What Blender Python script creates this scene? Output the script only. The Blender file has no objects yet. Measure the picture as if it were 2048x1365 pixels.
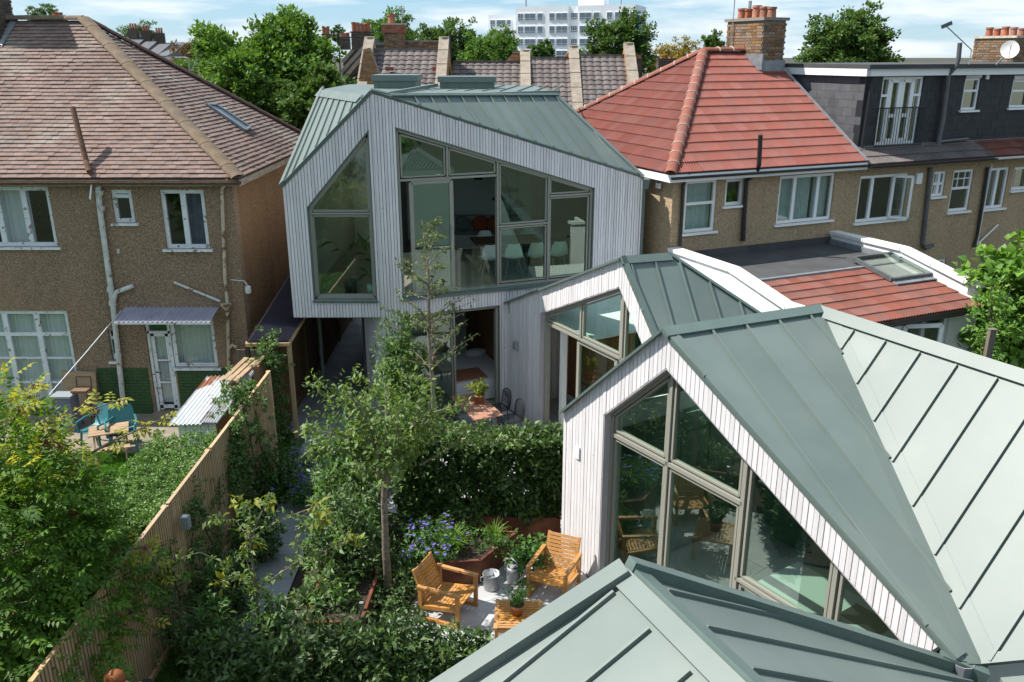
import bpy, math, random
import numpy as np
from mathutils import Vector, Matrix, geometry

random.seed(7)
rng = np.random.default_rng(7)
SC = bpy.context.scene
COL = SC.collection
V = Vector

# ------------------------------------------------------------------ camera
FPX, CAM_H, HORIZON = 1700.0, 7.8, 110.0          # focal length in pixels of a 2048 wide frame, height in m
PITCH = math.atan((682.5 - HORIZON) / FPX)
cam_data = bpy.data.cameras.new('camera')
cam = bpy.data.objects.new('camera', cam_data)
COL.objects.link(cam)
cam.location = (0, 0, CAM_H)
cam.rotation_euler = (math.pi / 2 - PITCH, 0, 0)
cam_data.sensor_width = 36
cam_data.lens = 36 * FPX / 2048
cam_data.clip_start = 0.1
cam_data.clip_end = 3000
SC.camera = cam

# ------------------------------------------------------------------ light
SUN_EL, SUN_AZ = 52.0, math.degrees(math.atan2(0.10, -0.99))
s_dir = V((math.cos(math.radians(SUN_AZ)) * math.cos(math.radians(SUN_EL)),
           math.sin(math.radians(SUN_AZ)) * math.cos(math.radians(SUN_EL)),
           math.sin(math.radians(SUN_EL))))
world = bpy.data.worlds.new('World')
SC.world = world
world.use_nodes = True
wn, wl = world.node_tree.nodes, world.node_tree.links
wn.clear()
w_out = wn.new('ShaderNodeOutputWorld')
sky = wn.new('ShaderNodeTexSky')
sky.sky_type = 'NISHITA'
sky.sun_disc = False
sky.sun_elevation = math.radians(SUN_EL)
sky.sun_rotation = math.atan2(s_dir.x, s_dir.y)
sky.air_density = 1.0
sky.dust_density = 0.0
sky.ozone_density = 4.0
w_sky = wn.new('ShaderNodeBackground')
w_sky.inputs[1].default_value = 0.115
wl.new(sky.outputs[0], w_sky.inputs[0])
w_cl = wn.new('ShaderNodeBackground')
w_cl.inputs[0].default_value = (0.88, 0.95, 1.0, 1)
w_cl.inputs[1].default_value = 0.66
tc = wn.new('ShaderNodeTexCoord')
mp = wn.new('ShaderNodeMapping')
mp.inputs['Scale'].default_value = (3.0, 3.0, 22.0)
mp.inputs['Location'].default_value = (1.3, 0.4, 0.2)
wl.new(tc.outputs['Generated'], mp.inputs[0])
nz = wn.new('ShaderNodeTexNoise')
nz.inputs['Scale'].default_value = 1.7
nz.inputs['Detail'].default_value = 9
nz.inputs['Roughness'].default_value = 0.58
wl.new(mp.outputs[0], nz.inputs['Vector'])
rp = wn.new('ShaderNodeValToRGB')
rp.color_ramp.elements[0].position = 0.41
rp.color_ramp.elements[0].color = (0, 0, 0, 1)
rp.color_ramp.elements[1].position = 0.60
rp.color_ramp.elements[1].color = (0.95, 0.95, 0.95, 1)
wl.new(nz.outputs[0], rp.inputs[0])
w_veil = wn.new('ShaderNodeBackground')                 # thin high haze over the whole sky
w_veil.inputs[0].default_value = (0.36, 0.69, 1.0, 1)
w_veil.inputs[1].default_value = 0.46
w_mv = wn.new('ShaderNodeMixShader')
w_mv.inputs[0].default_value = 0.72
wl.new(w_sky.outputs[0], w_mv.inputs[1])
wl.new(w_veil.outputs[0], w_mv.inputs[2])
w_mix = wn.new('ShaderNodeMixShader')
wl.new(rp.outputs[0], w_mix.inputs[0])
wl.new(w_mv.outputs[0], w_mix.inputs[1])
wl.new(w_cl.outputs[0], w_mix.inputs[2])
wl.new(w_mix.outputs[0], w_out.inputs[0])

sun_data = bpy.data.lights.new('sun', 'SUN')
sun_data.energy = 4.6
sun_data.angle = math.radians(0.55)
sun_data.color = (1.0, 0.955, 0.88)
sun = bpy.data.objects.new('sun', sun_data)
COL.objects.link(sun)
sun.rotation_euler = s_dir.to_track_quat('Z', 'Y').to_euler()
sun.location = (-30, 10, 40)

SC.view_settings.view_transform = 'Standard'
SC.view_settings.look = 'None'
SC.view_settings.gamma = 1.0
SC.view_settings.use_curve_mapping = False
SC.view_settings.exposure = 0.74
SC.render.engine = 'CYCLES'
SC.cycles.max_bounces = 6
SC.cycles.diffuse_bounces = 3
SC.cycles.glossy_bounces = 3
SC.cycles.transmission_bounces = 4
SC.cycles.transparent_max_bounces = 10
SC.cycles.use_denoising = True
SC.cycles.caustics_reflective = False
SC.cycles.caustics_refractive = False
SC.cycles.sample_clamp_indirect = 4.0

# ------------------------------------------------------------------ survey: sight lines from the camera onto real planes
_c, _s = math.cos(PITCH), math.sin(PITCH)
EYE = V((0, 0, CAM_H))
def ray(x, y):
    return V(((x - 1024) / FPX, _c + _s * (682.5 - y) / FPX, -_s + _c * (682.5 - y) / FPX))
def at_z(x, y, z):
    d = ray(x, y); return EYE + d * ((z - CAM_H) / d.z)
def at_y(x, y, Y):
    d = ray(x, y); return EYE + d * (Y / d.y)
def on_plane(x, y, p, n):
    d = ray(x, y); return EYE + d * ((V(p) - EYE).dot(n) / d.dot(n))

# ------------------------------------------------------------------ objects
WM = {}
def tag(o, label=None, cat=None, group=None, kind=None):
    if label: o['label'] = label
    if cat: o['category'] = cat
    if group: o['group'] = group
    if kind: o['kind'] = kind
    return o
def thing(name, label, cat, loc=(0, 0, 0), rotz=0.0, group=None):
    o = bpy.data.objects.new(name, None)
    o.empty_display_size = 0.2
    COL.objects.link(o)
    o.location = loc
    o.rotation_euler = (0, 0, rotz)
    WM[o.name] = Matrix.Translation(V(loc)) @ Matrix.Rotation(rotz, 4, 'Z')
    return tag(o, label, cat, group)
def dup(root, loc, rotz=0.0, label=None, group=None, scale=None):
    def cp(o, parent):
        c = o.copy(); COL.objects.link(c); c.parent = parent
        for ch in o.children: cp(ch, c)
        return c
    r = cp(root, None)
    r.location = loc; r.rotation_euler = (0, 0, rotz)
    if scale: r.scale = (scale,) * 3 if not hasattr(scale, '__len__') else scale
    WM[r.name] = Matrix.Translation(V(loc)) @ Matrix.Rotation(rotz, 4, 'Z')
    if label: r['label'] = label
    if group: r['group'] = group
    return r
def link_mesh(name, me, parent=None, loc=(0, 0, 0), kind=None, matrix=None):
    o = bpy.data.objects.new(name, me)
    COL.objects.link(o)
    if parent is not None:
        o.parent = parent
        WM[o.name] = WM.get(parent.name, Matrix.Identity(4))
    else:
        o.location = loc
        WM[o.name] = Matrix.Translation(V(loc))
    if matrix is not None: o.matrix_basis = matrix
    if kind: o['kind'] = kind
    return o

class MB:
    """collects shapes for one mesh"""
    def __init__(self):
        self.v, self.f, self.r, self.cur = [], [], [], 0.0
    def add(self, verts, faces):
        b = len(self.v)
        self.v += [tuple(p) for p in verts]
        self.f += [tuple(i + b for i in f) for f in faces]
        self.r += [self.cur] * len(verts)
        return self
    def obox(self, o, a, b, c):
        o, a, b, c = V(o), V(a), V(b), V(c)
        p = [o, o + a, o + a + b, o + b, o + c, o + a + c, o + a + b + c, o + b + c]
        return self.add(p, [(0, 3, 2, 1), (4, 5, 6, 7), (0, 1, 5, 4), (1, 2, 6, 5), (2, 3, 7, 6), (3, 0, 4, 7)])
    def box(self, cx, cy, cz, sx, sy, sz, rot=0.0, tilt=None):
        R = Matrix.Rotation(rot, 3, 'Z')
        if tilt: R = R @ Matrix.Rotation(tilt[0], 3, tilt[1])
        a, b, c = R @ V((sx, 0, 0)), R @ V((0, sy, 0)), R @ V((0, 0, sz))
        return self.obox(V((cx, cy, cz)) - (a + b + c) / 2, a, b, c)
    def bar(self, p, q, w, h, up=(0, 0, 1)):
        p, q = V(p), V(q); d = (q - p); L = d.length
        if L < 1e-6: return self
        d.normalize(); s = d.cross(V(up))
        if s.length < 1e-4: s = d.cross(V((0, 1, 0)))
        s.normalize(); n = s.cross(d)
        return self.obox(p - s * w / 2 - n * h / 2, d * L, s * w, n * h)
    def poly(self, pts):
        return self.add(pts, [tuple(range(len(pts)))])
    def prism(self, pts, vec):
        n = len(pts); vec = V(vec)
        pts = [V(p) for p in pts]
        nn = V((0, 0, 0))
        for i in range(n): nn += pts[i].cross(pts[(i + 1) % n])
        if nn.dot(vec) > 0: pts.reverse()
        return self.add(pts + [p + vec for p in pts],
                        [tuple(range(n)), tuple(range(2 * n - 1, n - 1, -1))] +
                        [((i + 1) % n, i, n + i, n + (i + 1) % n) for i in range(n)])
    def tube(self, pts, r, n=8, cap=True):
        pts = [V(p) for p in pts]; m = len(pts)
        rs = [r] * m if not hasattr(r, '__len__') else list(r)
        vs, fs, prev = [], [], None
        for i, p in enumerate(pts):
            d = (pts[min(i + 1, m - 1)] - pts[max(i - 1, 0)]).normalized()
            if prev is None:
                s = d.cross(V((0, 0, 1)))
                if s.length < 1e-3: s = d.cross(V((1, 0, 0)))
            else:
                s = prev - d * prev.dot(d)
            s.normalize(); prev = s; t = d.cross(s)
            for k in range(n):
                a = 2 * math.pi * k / n
                vs.append(p + (s * math.cos(a) + t * math.sin(a)) * rs[i])
        for i in range(m - 1):
            for k in range(n):
                fs.append((i * n + k, i * n + (k + 1) % n, (i + 1) * n + (k + 1) % n, (i + 1) * n + k))
        if cap:
            fs.append(tuple(range(n - 1, -1, -1)))
            fs.append(tuple((m - 1) * n + k for k in range(n)))
        return self.add(vs, fs)
    def lathe(self, prof, c=(0, 0, 0), n=16, sx=1, sy=1):
        c = V(c); vs, fs = [], []
        for (r, z) in prof:
            for k in range(n):
                a = 2 * math.pi * k / n
                vs.append(c + V((r * math.cos(a) * sx, r * math.sin(a) * sy, z)))
        for i in range(len(prof) - 1):
            for k in range(n):
                fs.append((i * n + k, i * n + (k + 1) % n, (i + 1) * n + (k + 1) % n, (i + 1) * n + k))
        if prof[0][0] > 1e-4: fs.append(tuple(range(n - 1, -1, -1)))
        if prof[-1][0] > 1e-4: fs.append(tuple((len(prof) - 1) * n + k for k in range(n)))
        return self.add(vs, fs)
    def blob(self, c, r, n=10, m=7, jitter=0.0):
        c = V(c); r = V((r, r, r)) if not hasattr(r, '__len__') else V(r)
        vs, fs = [c + V((0, 0, -r.z))], []
        for i in range(1, m):
            a = -math.pi / 2 + math.pi * i / m
            for k in range(n):
                b = 2 * math.pi * k / n
                j = 1 + random.uniform(-jitter, jitter)
                vs.append(c + V((math.cos(a) * math.cos(b) * r.x, math.cos(a) * math.sin(b) * r.y, math.sin(a) * r.z)) * j)
        vs.append(c + V((0, 0, r.z)))
        for k in range(n):
            fs.append((0, 1 + (k + 1) % n, 1 + k))
            fs.append((len(vs) - 1, len(vs) - 1 - n + k, len(vs) - 1 - n + (k + 1) % n))
        for i in range(m - 2):
            for k in range(n):
                a, b = 1 + i * n + k, 1 + i * n + (k + 1) % n
                fs.append((a, b, b + n, a + n))
        return self.add(vs, fs)
    def mesh(self, name, mats, inv=None, smooth=False):
        me = bpy.data.meshes.new(name)
        vs = self.v
        if inv is not None and len(vs):
            A = np.array(vs, float); M = np.array(inv)
            vs = (A @ M[:3, :3].T + M[:3, 3]).tolist()
        me.from_pydata(vs, [], self.f)
        if any(self.r):
            at = me.attributes.new('rnd', 'FLOAT', 'POINT')
            at.data.foreach_set('value', np.array(self.r, np.float32))
        if mats: me.materials.append(mats)
        if smooth:
            me.polygons.foreach_set('use_smooth', [True] * len(me.polygons))
        me.update()
        return me
    def build(self, name, mat, parent=None, smooth=False, world=True, loc=None, kind=None):
        inv = None
        if parent is not None:
            if world: inv = WM.get(parent.name, Matrix.Identity(4)).inverted()
        elif loc is not None:
            inv = Matrix.Translation(-V(loc))
        me = self.mesh(name, mat, inv, smooth)
        return link_mesh(name, me, parent, loc or (0, 0, 0), kind)

# ------------------------------------------------------------------ materials
MATS = {}
def mat(name, col, rough=0.75, col2=None, scale=6.0, stretch=(1, 1, 1), lo=0.35, hi=0.65, rnd=0.0, bump=0.0, bscale=40.0,
        bstretch=(1, 1, 1), metallic=0.0, spec=0.4, col3=None, scale3=2.0, lo3=0.5, hi3=0.7, coat=0.0, speckle=None):
    m = bpy.data.materials.new(name); m.use_nodes = True
    N, L = m.node_tree.nodes, m.node_tree.links
    b = N['Principled BSDF']
    b.inputs['Roughness'].default_value = rough
    b.inputs['Metallic'].default_value = metallic
    b.inputs['Specular IOR Level'].default_value = spec
    if coat: b.inputs['Coat Weight'].default_value = coat
    tcn = N.new('ShaderNodeTexCoord')
    def noise(sc, st, det=5):
        mpn = N.new('ShaderNodeMapping'); mpn.inputs['Scale'].default_value = st
        L.new(tcn.outputs['Object'], mpn.inputs[0])
        n = N.new('ShaderNodeTexNoise'); n.inputs['Scale'].default_value = sc; n.inputs['Detail'].default_value = det
        L.new(mpn.outputs[0], n.inputs['Vector']); return n
    def ramp(src, lo_, hi_):
        r = N.new('ShaderNodeMapRange'); r.inputs[1].default_value = lo_; r.inputs[2].default_value = hi_
        L.new(src, r.inputs[0]); return r.outputs[0]
    def mixc(fac, a, bb):
        x = N.new('ShaderNodeMix'); x.data_type = 'RGBA'
        L.new(fac, x.inputs[0])
        for k, q in ((6, a), (7, bb)):
            if isinstance(q, (tuple, list)): x.inputs[k].default_value = (*q, 1)
            else: L.new(q, x.inputs[k])
        return x.outputs[2]
    out = None
    if col2 is not None:
        out = mixc(ramp(noise(scale, stretch).outputs[0], lo, hi), col, col2)
    if col3 is not None:
        out = mixc(ramp(noise(scale3, (1, 1, 1)).outputs[0], lo3, hi3), out if out else col, col3)
    if speckle is not None:
        vo = N.new('ShaderNodeTexVoronoi'); vo.inputs['Scale'].default_value = speckle[0]
        L.new(tcn.outputs['Object'], vo.inputs['Vector'])
        sp = N.new('ShaderNodeSeparateColor'); L.new(vo.outputs['Color'], sp.inputs[0])
        out = mixc(ramp(sp.outputs[0], speckle[1], speckle[2]), out if out else col, speckle[3])
    if rnd:
        oi = N.new('ShaderNodeObjectInfo'); an = N.new('ShaderNodeAttribute'); an.attribute_name = 'rnd'
        ad = N.new('ShaderNodeMath'); ad.operation = 'ADD'
        L.new(oi.outputs['Random'], ad.inputs[0]); L.new(an.outputs['Fac'], ad.inputs[1])
        fr = N.new('ShaderNodeMath'); fr.operation = 'FRACT'; L.new(ad.outputs[0], fr.inputs[0])
        hs = N.new('ShaderNodeHueSaturation')
        mr = N.new('ShaderNodeMapRange'); mr.inputs[3].default_value = 1 - rnd; mr.inputs[4].default_value = 1 + rnd
        L.new(fr.outputs[0], mr.inputs[0]); L.new(mr.outputs[0], hs.inputs['Value'])
        m2 = N.new('ShaderNodeMath'); m2.operation = 'MULTIPLY'; m2.inputs[1].default_value = 7.31
        L.new(fr.outputs[0], m2.inputs[0])
        f2 = N.new('ShaderNodeMath'); f2.operation = 'FRACT'; L.new(m2.outputs[0], f2.inputs[0])
        mr2 = N.new('ShaderNodeMapRange'); mr2.inputs[3].default_value = 1 - rnd; mr2.inputs[4].default_value = 1 + rnd * 0.6
        L.new(f2.outputs[0], mr2.inputs[0]); L.new(mr2.outputs[0], hs.inputs['Saturation'])
        if out: L.new(out, hs.inputs['Color'])
        else: hs.inputs['Color'].default_value = (*col, 1)
        out = hs.outputs[0]
    if out: L.new(out, b.inputs['Base Color'])
    else: b.inputs['Base Color'].default_value = (*col, 1)
    if bump:
        n = noise(bscale, bstretch, 3)
        bp = N.new('ShaderNodeBump'); bp.inputs['Strength'].default_value = min(bump, 1.0); bp.inputs['Distance'].default_value = 0.02 * max(1, bump)
        L.new(n.outputs[0], bp.inputs['Height']); L.new(bp.outputs[0], b.inputs['Normal'])
    MATS[name] = m
    return m

def glass_mat(name, tint=(0.8, 0.9, 0.86), r0=0.1, rough=0.0):
    """thin architectural glazing: clear transmission plus a mirror reflection that grows at grazing angles"""
    m = bpy.data.materials.new(name); m.use_nodes = True
    N, L = m.node_tree.nodes, m.node_tree.links
    N.clear()
    o = N.new('ShaderNodeOutputMaterial')
    tr = N.new('ShaderNodeBsdfTransparent'); tr.inputs[0].default_value = (*tint, 1)
    gl = N.new('ShaderNodeBsdfGlossy'); gl.inputs['Roughness'].default_value = rough
    gl.inputs['Color'].default_value = (0.80, 1.0, 0.87, 1)  # green put into the reflection colour to strengthen the mirrored foliage
    lw = N.new('ShaderNodeLayerWeight'); lw.inputs[0].default_value = 0.5
    pw = N.new('ShaderNodeMath'); pw.operation = 'POWER'; pw.inputs[1].default_value = 4.0
    L.new(lw.outputs['Facing'], pw.inputs[0])
    mr = N.new('ShaderNodeMapRange'); mr.inputs[3].default_value = r0; mr.inputs[4].default_value = 1.0
    L.new(pw.outputs[0], mr.inputs[0])
    mx = N.new('ShaderNodeMixShader')
    L.new(mr.outputs[0], mx.inputs[0]); L.new(tr.outputs[0], mx.inputs[1]); L.new(gl.outputs[0], mx.inputs[2])
    L.new(mx.outputs[0], o.inputs[0])
    MATS[name] = m
    return m

def leaf_mat(name, dark, light, trans=0.35, gloss=0.12, rough=0.35):
    m = bpy.data.materials.new(name); m.use_nodes = True
    N, L = m.node_tree.nodes, m.node_tree.links
    N.clear()
    o = N.new('ShaderNodeOutputMaterial')
    an = N.new('ShaderNodeAttribute'); an.attribute_name = 'rnd'
    mx = N.new('ShaderNodeMix'); mx.data_type = 'RGBA'
    mx.inputs[6].default_value = (*dark, 1); mx.inputs[7].default_value = (*light, 1)
    L.new(an.outputs['Fac'], mx.inputs[0])
    d = N.new('ShaderNodeBsdfDiffuse'); L.new(mx.outputs[2], d.inputs[0])
    t = N.new('ShaderNodeBsdfTranslucent')
    br = N.new('ShaderNodeMix'); br.data_type = 'RGBA'; br.inputs[0].default_value = 0.5
    L.new(mx.outputs[2], br.inputs[6]); br.inputs[7].default_value = (light[0] * 1.6, light[1] * 1.5, light[2] * 0.6, 1)
    L.new(br.outputs[2], t.inputs[0])
    m1 = N.new('ShaderNodeMixShader'); m1.inputs[0].default_value = trans
    L.new(d.outputs[0], m1.inputs[1]); L.new(t.outputs[0], m1.inputs[2])
    g = N.new('ShaderNodeBsdfGlossy'); g.inputs['Roughness'].default_value = rough + 0.22
    m2 = N.new('ShaderNodeMixShader'); m2.inputs[0].default_value = gloss * 0.33
    L.new(m1.outputs[0], m2.inputs[1]); L.new(g.outputs[0], m2.inputs[2])
    L.new(m2.outputs[0], o.inputs[0])
    MATS[name] = m
    return m

def corrugated_clear(name, tint, r0=0.12):
    return glass_mat(name, tint, r0, 0.25)

CLAD = mat('bleached_timber', (0.735, 0.705, 0.715), 0.8, (0.61, 0.585, 0.60), 9, (3, 3, 0.25), 0.3, 0.7, rnd=0.10, bump=0.15, bscale=60, bstretch=(3, 3, 0.15),
           col3=(0.33, 0.31, 0.32), scale3=13, lo3=0.68, hi3=0.78)
CLADBACK = mat('cladding_membrane', (0.06, 0.06, 0.065), 0.9)
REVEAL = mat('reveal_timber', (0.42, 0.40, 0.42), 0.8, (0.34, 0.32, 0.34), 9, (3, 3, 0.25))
METAL = mat('sage_zinc', (0.136, 0.172, 0.159), 0.48, (0.116, 0.150, 0.138), 1.8, (1, 1, 1), 0.3, 0.7, rnd=0.07, bump=0.14, bscale=1.6, spec=0.5, col3=(0.155, 0.188, 0.173), scale3=0.9)
METALD = mat('sage_trim', (0.110, 0.152, 0.138), 0.45, (0.098, 0.137, 0.124), 4, spec=0.5)
FRAME = mat('olive_frame', (0.27, 0.265, 0.225), 0.5, spec=0.5)
GLASS = glass_mat('tinted_glazing', (0.68, 0.88, 0.77), 0.17)
GLASSC = glass_mat('clear_glazing', (0.86, 0.92, 0.90), 0.07)
GLASSD = glass_mat('old_window_glass', (0.80, 0.83, 0.84), 0.09, 0.03)
WHITEP = mat('white_upvc', (0.80, 0.81, 0.82), 0.4)
PEEL = mat('peeling_white_paint', (0.72, 0.75, 0.78), 0.65, (0.62, 0.65, 0.68), 5, (1, 1, 1), 0.4, 0.7, bump=0.3, bscale=25, col3=(0.26, 0.22, 0.18), scale3=9, lo3=0.60, hi3=0.67)
PEBBLE = mat('pebbledash', (0.245, 0.162, 0.105), 0.95, (0.155, 0.103, 0.068), 0.9, (1, 1, 0.35), 0.35, 0.7, bump=0.9, bscale=55, speckle=(60, 0.4, 1.0, (0.41, 0.30, 0.21)))
PEBBLE2 = mat('pebbledash_warm', (0.35, 0.245, 0.15), 0.95, (0.25, 0.175, 0.105), 0.8, (1, 1, 0.3), 0.35, 0.7, bump=0.9, bscale=55, speckle=(60, 0.35, 0.95, (0.52, 0.40, 0.26)))
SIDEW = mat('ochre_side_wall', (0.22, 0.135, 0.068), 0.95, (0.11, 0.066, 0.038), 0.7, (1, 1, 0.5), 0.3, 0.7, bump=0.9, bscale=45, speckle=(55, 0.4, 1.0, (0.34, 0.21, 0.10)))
TILEL = mat('weathered_clay_tile', (0.235, 0.158, 0.132), 0.9, (0.175, 0.12, 0.102), 1.0, (1, 1, 1), 0.35, 0.65, rnd=0.15, bump=0.3, bscale=30, col3=(0.27, 0.225, 0.19), scale3=0.8, lo3=0.50, hi3=0.70)
TILER = mat('red_concrete_tile', (0.235, 0.073, 0.056), 0.8, (0.185, 0.060, 0.046), 3, (1, 1, 1), 0.35, 0.7, rnd=0.09, bump=0.2, bscale=50)
TILEX = mat('worn_red_tile', (0.19, 0.066, 0.048), 0.85, (0.145, 0.053, 0.04), 3, (1, 1, 1), 0.35, 0.7, rnd=0.15, bump=0.2, bscale=50, col3=(0.30, 0.2, 0.13), scale3=2.2, lo3=0.6, hi3=0.72)
HIPL = mat('mossy_hip_tile', (0.20, 0.145, 0.095), 0.9, (0.155, 0.105, 0.07), 5, rnd=0.12, bump=0.4, bscale=30, col3=(0.13, 0.10, 0.065), scale3=4)
HIPR = mat('terracotta_hip_tile', (0.28, 0.10, 0.07), 0.8, (0.23, 0.08, 0.055), 5, rnd=0.1, bump=0.2, bscale=30)
MORTAR = mat('mortar', (0.58, 0.50, 0.42), 0.95, (0.4, 0.35, 0.28), 8, bump=0.3)
RIDGED = mat('dark_ridge_tile', (0.13, 0.075, 0.055), 0.9, (0.09, 0.055, 0.045), 6, bump=0.3)
GREYT = mat('grey_concrete_tile', (0.145, 0.12, 0.115), 0.9, (0.105, 0.088, 0.085), 3, rnd=0.18, bump=0.3, bscale=40, col3=(0.21, 0.19, 0.175), scale3=5, lo3=0.55, hi3=0.75)
SLATE = mat('grey_slate', (0.12, 0.12, 0.13), 0.6, (0.09, 0.09, 0.10), 4, rnd=0.15)
DSLATE = mat('black_slate', (0.024, 0.025, 0.031), 0.55, (0.019, 0.020, 0.026), 4, rnd=0.2, bump=0.1)
BRICKY = mat('yellow_stock_brick', (0.25, 0.155, 0.08), 0.9, (0.15, 0.088, 0.052), 8, rnd=0.38, bump=0.4, bscale=60)
BRICKO = mat('orange_brick', (0.45, 0.25, 0.11), 0.9, (0.36, 0.18, 0.08), 8, rnd=0.25, bump=0.4, bscale=60)
BRICKR = mat('red_brick', (0.34, 0.105, 0.05), 0.9, (0.26, 0.08, 0.04), 8, rnd=0.25, bump=0.4, bscale=60)
BRICKD = mat('soot_brick', (0.10, 0.07, 0.055), 0.95, (0.07, 0.05, 0.04), 8, rnd=0.3, bump=0.4, bscale=60)
MORTARD = mat('grey_mortar', (0.27, 0.24, 0.20), 0.95, (0.2, 0.18, 0.15), 9, bump=0.3)
LEADF = mat('lead_flashing', (0.25, 0.265, 0.285), 0.5, (0.18, 0.19, 0.21), 6, metallic=0.2)
POT = mat('chimney_pot', (0.40, 0.15, 0.08), 0.85, (0.28, 0.10, 0.06), 8, rnd=0.15)
COPING = mat('stone_coping', (0.33, 0.28, 0.22), 0.9, (0.24, 0.20, 0.16), 4, bump=0.3, bscale=25)
RENDERW = mat('white_render', (0.76, 0.77, 0.78), 0.85, (0.70, 0.71, 0.72), 1.5, bump=0.15, bscale=60)
COPEW = mat('white_coping', (0.72, 0.71, 0.69), 0.85, (0.6, 0.57, 0.53), 4, lo=0.45, hi=0.75)
FELT = mat('roofing_felt', (0.075, 0.075, 0.078), 0.85, (0.055, 0.055, 0.058), 2, bump=0.2, bscale=80)
BLACKP = mat('black_plastic', (0.025, 0.025, 0.027), 0.4)
GREYP = mat('grey_plastic_pipe', (0.12, 0.125, 0.13), 0.5, (0.09, 0.095, 0.1), 6)
PIPEW = mat('flaking_pipe_paint', (0.62, 0.63, 0.62), 0.7, (0.5, 0.5, 0.47), 6, col3=(0.24, 0.17, 0.11), scale3=7, lo3=0.6, hi3=0.68, bump=0.2)
PIPEC = mat('cream_pipe_paint', (0.55, 0.48, 0.36), 0.7, (0.45, 0.38, 0.28), 6, col3=(0.17, 0.09, 0.05), scale3=5, lo3=0.53, hi3=0.62, bump=0.2)
RUST = mat('rusty_iron', (0.17, 0.085, 0.05), 0.9, (0.09, 0.05, 0.035), 9, bump=0.4)
FASCIA = mat('old_fascia', (0.36, 0.33, 0.26), 0.8, (0.2, 0.15, 0.11), 5, stretch=(0.4, 1, 3), lo=0.4, hi=0.7)
GREENB = mat('green_painted_brick', (0.045, 0.10, 0.035), 0.8, (0.035, 0.075, 0.03), 4, bump=0.2)
PLY = mat('plywood', (0.40, 0.28, 0.17), 0.8, (0.30, 0.20, 0.12), 3, (1, 1, 4))
CURT = mat('net_curtain', (0.72, 0.74, 0.76), 0.9)
CURTD = mat('blue_curtain', (0.13, 0.15, 0.22), 0.9, (0.20, 0.19, 0.24), 6)
CURTG = mat('green_curtain', (0.46, 0.56, 0.54), 0.9, (0.38, 0.5, 0.48), 5)
CURTY = mat('yellow_curtain', (0.36, 0.33, 0.12), 0.9, (0.25, 0.25, 0.08), 6)
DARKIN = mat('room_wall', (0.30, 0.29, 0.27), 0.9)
ROOMW = mat('white_plaster', (0.72, 0.73, 0.72), 0.9)
FENCEM = mat('larch_slat', (0.52, 0.36, 0.20), 0.8, (0.42, 0.28, 0.15), 5, (6, 6, 0.5), rnd=0.16, bump=0.15, bscale=40, bstretch=(4, 4, 0.2))
FENCEO = mat('old_fence_board', (0.22, 0.18, 0.135), 0.9, (0.15, 0.12, 0.09), 5, (6, 6, 0.5), rnd=0.15)
FENCEB = mat('brown_passage_panel', (0.20, 0.12, 0.065), 0.85, (0.15, 0.09, 0.05), 4, (5, 5, 0.4), rnd=0.1)
CORTEN = mat('corten_steel', (0.150, 0.048, 0.024), 0.8, (0.10, 0.034, 0.02), 4, (1, 1, 0.5), bump=0.15, bscale=50, col3=(0.22, 0.085, 0.04), scale3=3, lo3=0.5, hi3=0.7)
SOIL = mat('soil', (0.055, 0.038, 0.026), 0.95, (0.035, 0.025, 0.018), 8, bump=0.6, bscale=25)
GROUND = mat('earth', (0.06, 0.055, 0.035), 0.95, (0.04, 0.045, 0.025), 0.8, bump=0.5, bscale=10)
LAWN = mat('lawn_soil', (0.05, 0.12, 0.02), 0.95, (0.035, 0.085, 0.015), 8)
CONCR = mat('old_concrete', (0.29, 0.245, 0.19), 0.9, (0.21, 0.18, 0.14), 3, bump=0.3)
PAVE = mat('pale_porcelain_slab', (0.45, 0.445, 0.45), 0.6, (0.36, 0.36, 0.37), 1.6, rnd=0.06, bump=0.06, bscale=30, col3=(0.52, 0.52, 0.52), scale3=3)
PATH = mat('grey_path_slab', (0.31, 0.32, 0.34), 0.6, (0.25, 0.26, 0.285), 2.0, rnd=0.07, bump=0.06, bscale=30)
JOINT = mat('paving_joint', (0.085, 0.085, 0.085), 0.9)
TEAK = mat('oiled_teak', (0.52, 0.255, 0.070), 0.5, (0.43, 0.195, 0.05), 5, (8, 8, 1), rnd=0.10, bump=0.08, bscale=60)
TABLE = mat('red_teak', (0.44, 0.235, 0.165), 0.6, (0.36, 0.18, 0.12), 5, (8, 1, 8), rnd=0.08)
BLACKM = mat('black_wire', (0.018, 0.018, 0.02), 0.45)
GALV = mat('galvanised_steel', (0.40, 0.415, 0.43), 0.5, (0.29, 0.30, 0.31), 9, metallic=0.55, col3=(0.50, 0.5, 0.49), scale3=5)
TERRA = mat('terracotta_pot', (0.42, 0.20, 0.11), 0.85, (0.33, 0.15, 0.085), 7)
TINR = mat('rusty_corrugated_iron', (0.50, 0.53, 0.56), 0.5, (0.62, 0.63, 0.64), 2, metallic=0.25, col3=(0.27, 0.115, 0.06), scale3=1.9, lo3=0.52, hi3=0.60)
TINW = mat('white_shed_board', (0.78, 0.81, 0.81), 0.7, (0.68, 0.72, 0.73), 5, (3, 3, 0.5))
TURQ = mat('turquoise_plastic', (0.04, 0.17, 0.19), 0.45)
BARK = mat('pale_bark', (0.24, 0.20, 0.155), 0.9, (0.14, 0.115, 0.09), 10, (1, 1, 2), bump=0.4, bscale=30)
BARKD = mat('dark_bark', (0.09, 0.07, 0.05), 0.95, (0.055, 0.045, 0.035), 10, bump=0.4)
OAK = mat('oak_panel', (0.30, 0.145, 0.06), 0.55, (0.24, 0.11, 0.045), 4, (6, 6, 0.5))
FLOORC = mat('stone_floor_tile', (0.40, 0.38, 0.35), 0.35, (0.34, 0.32, 0.295), 2)
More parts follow.
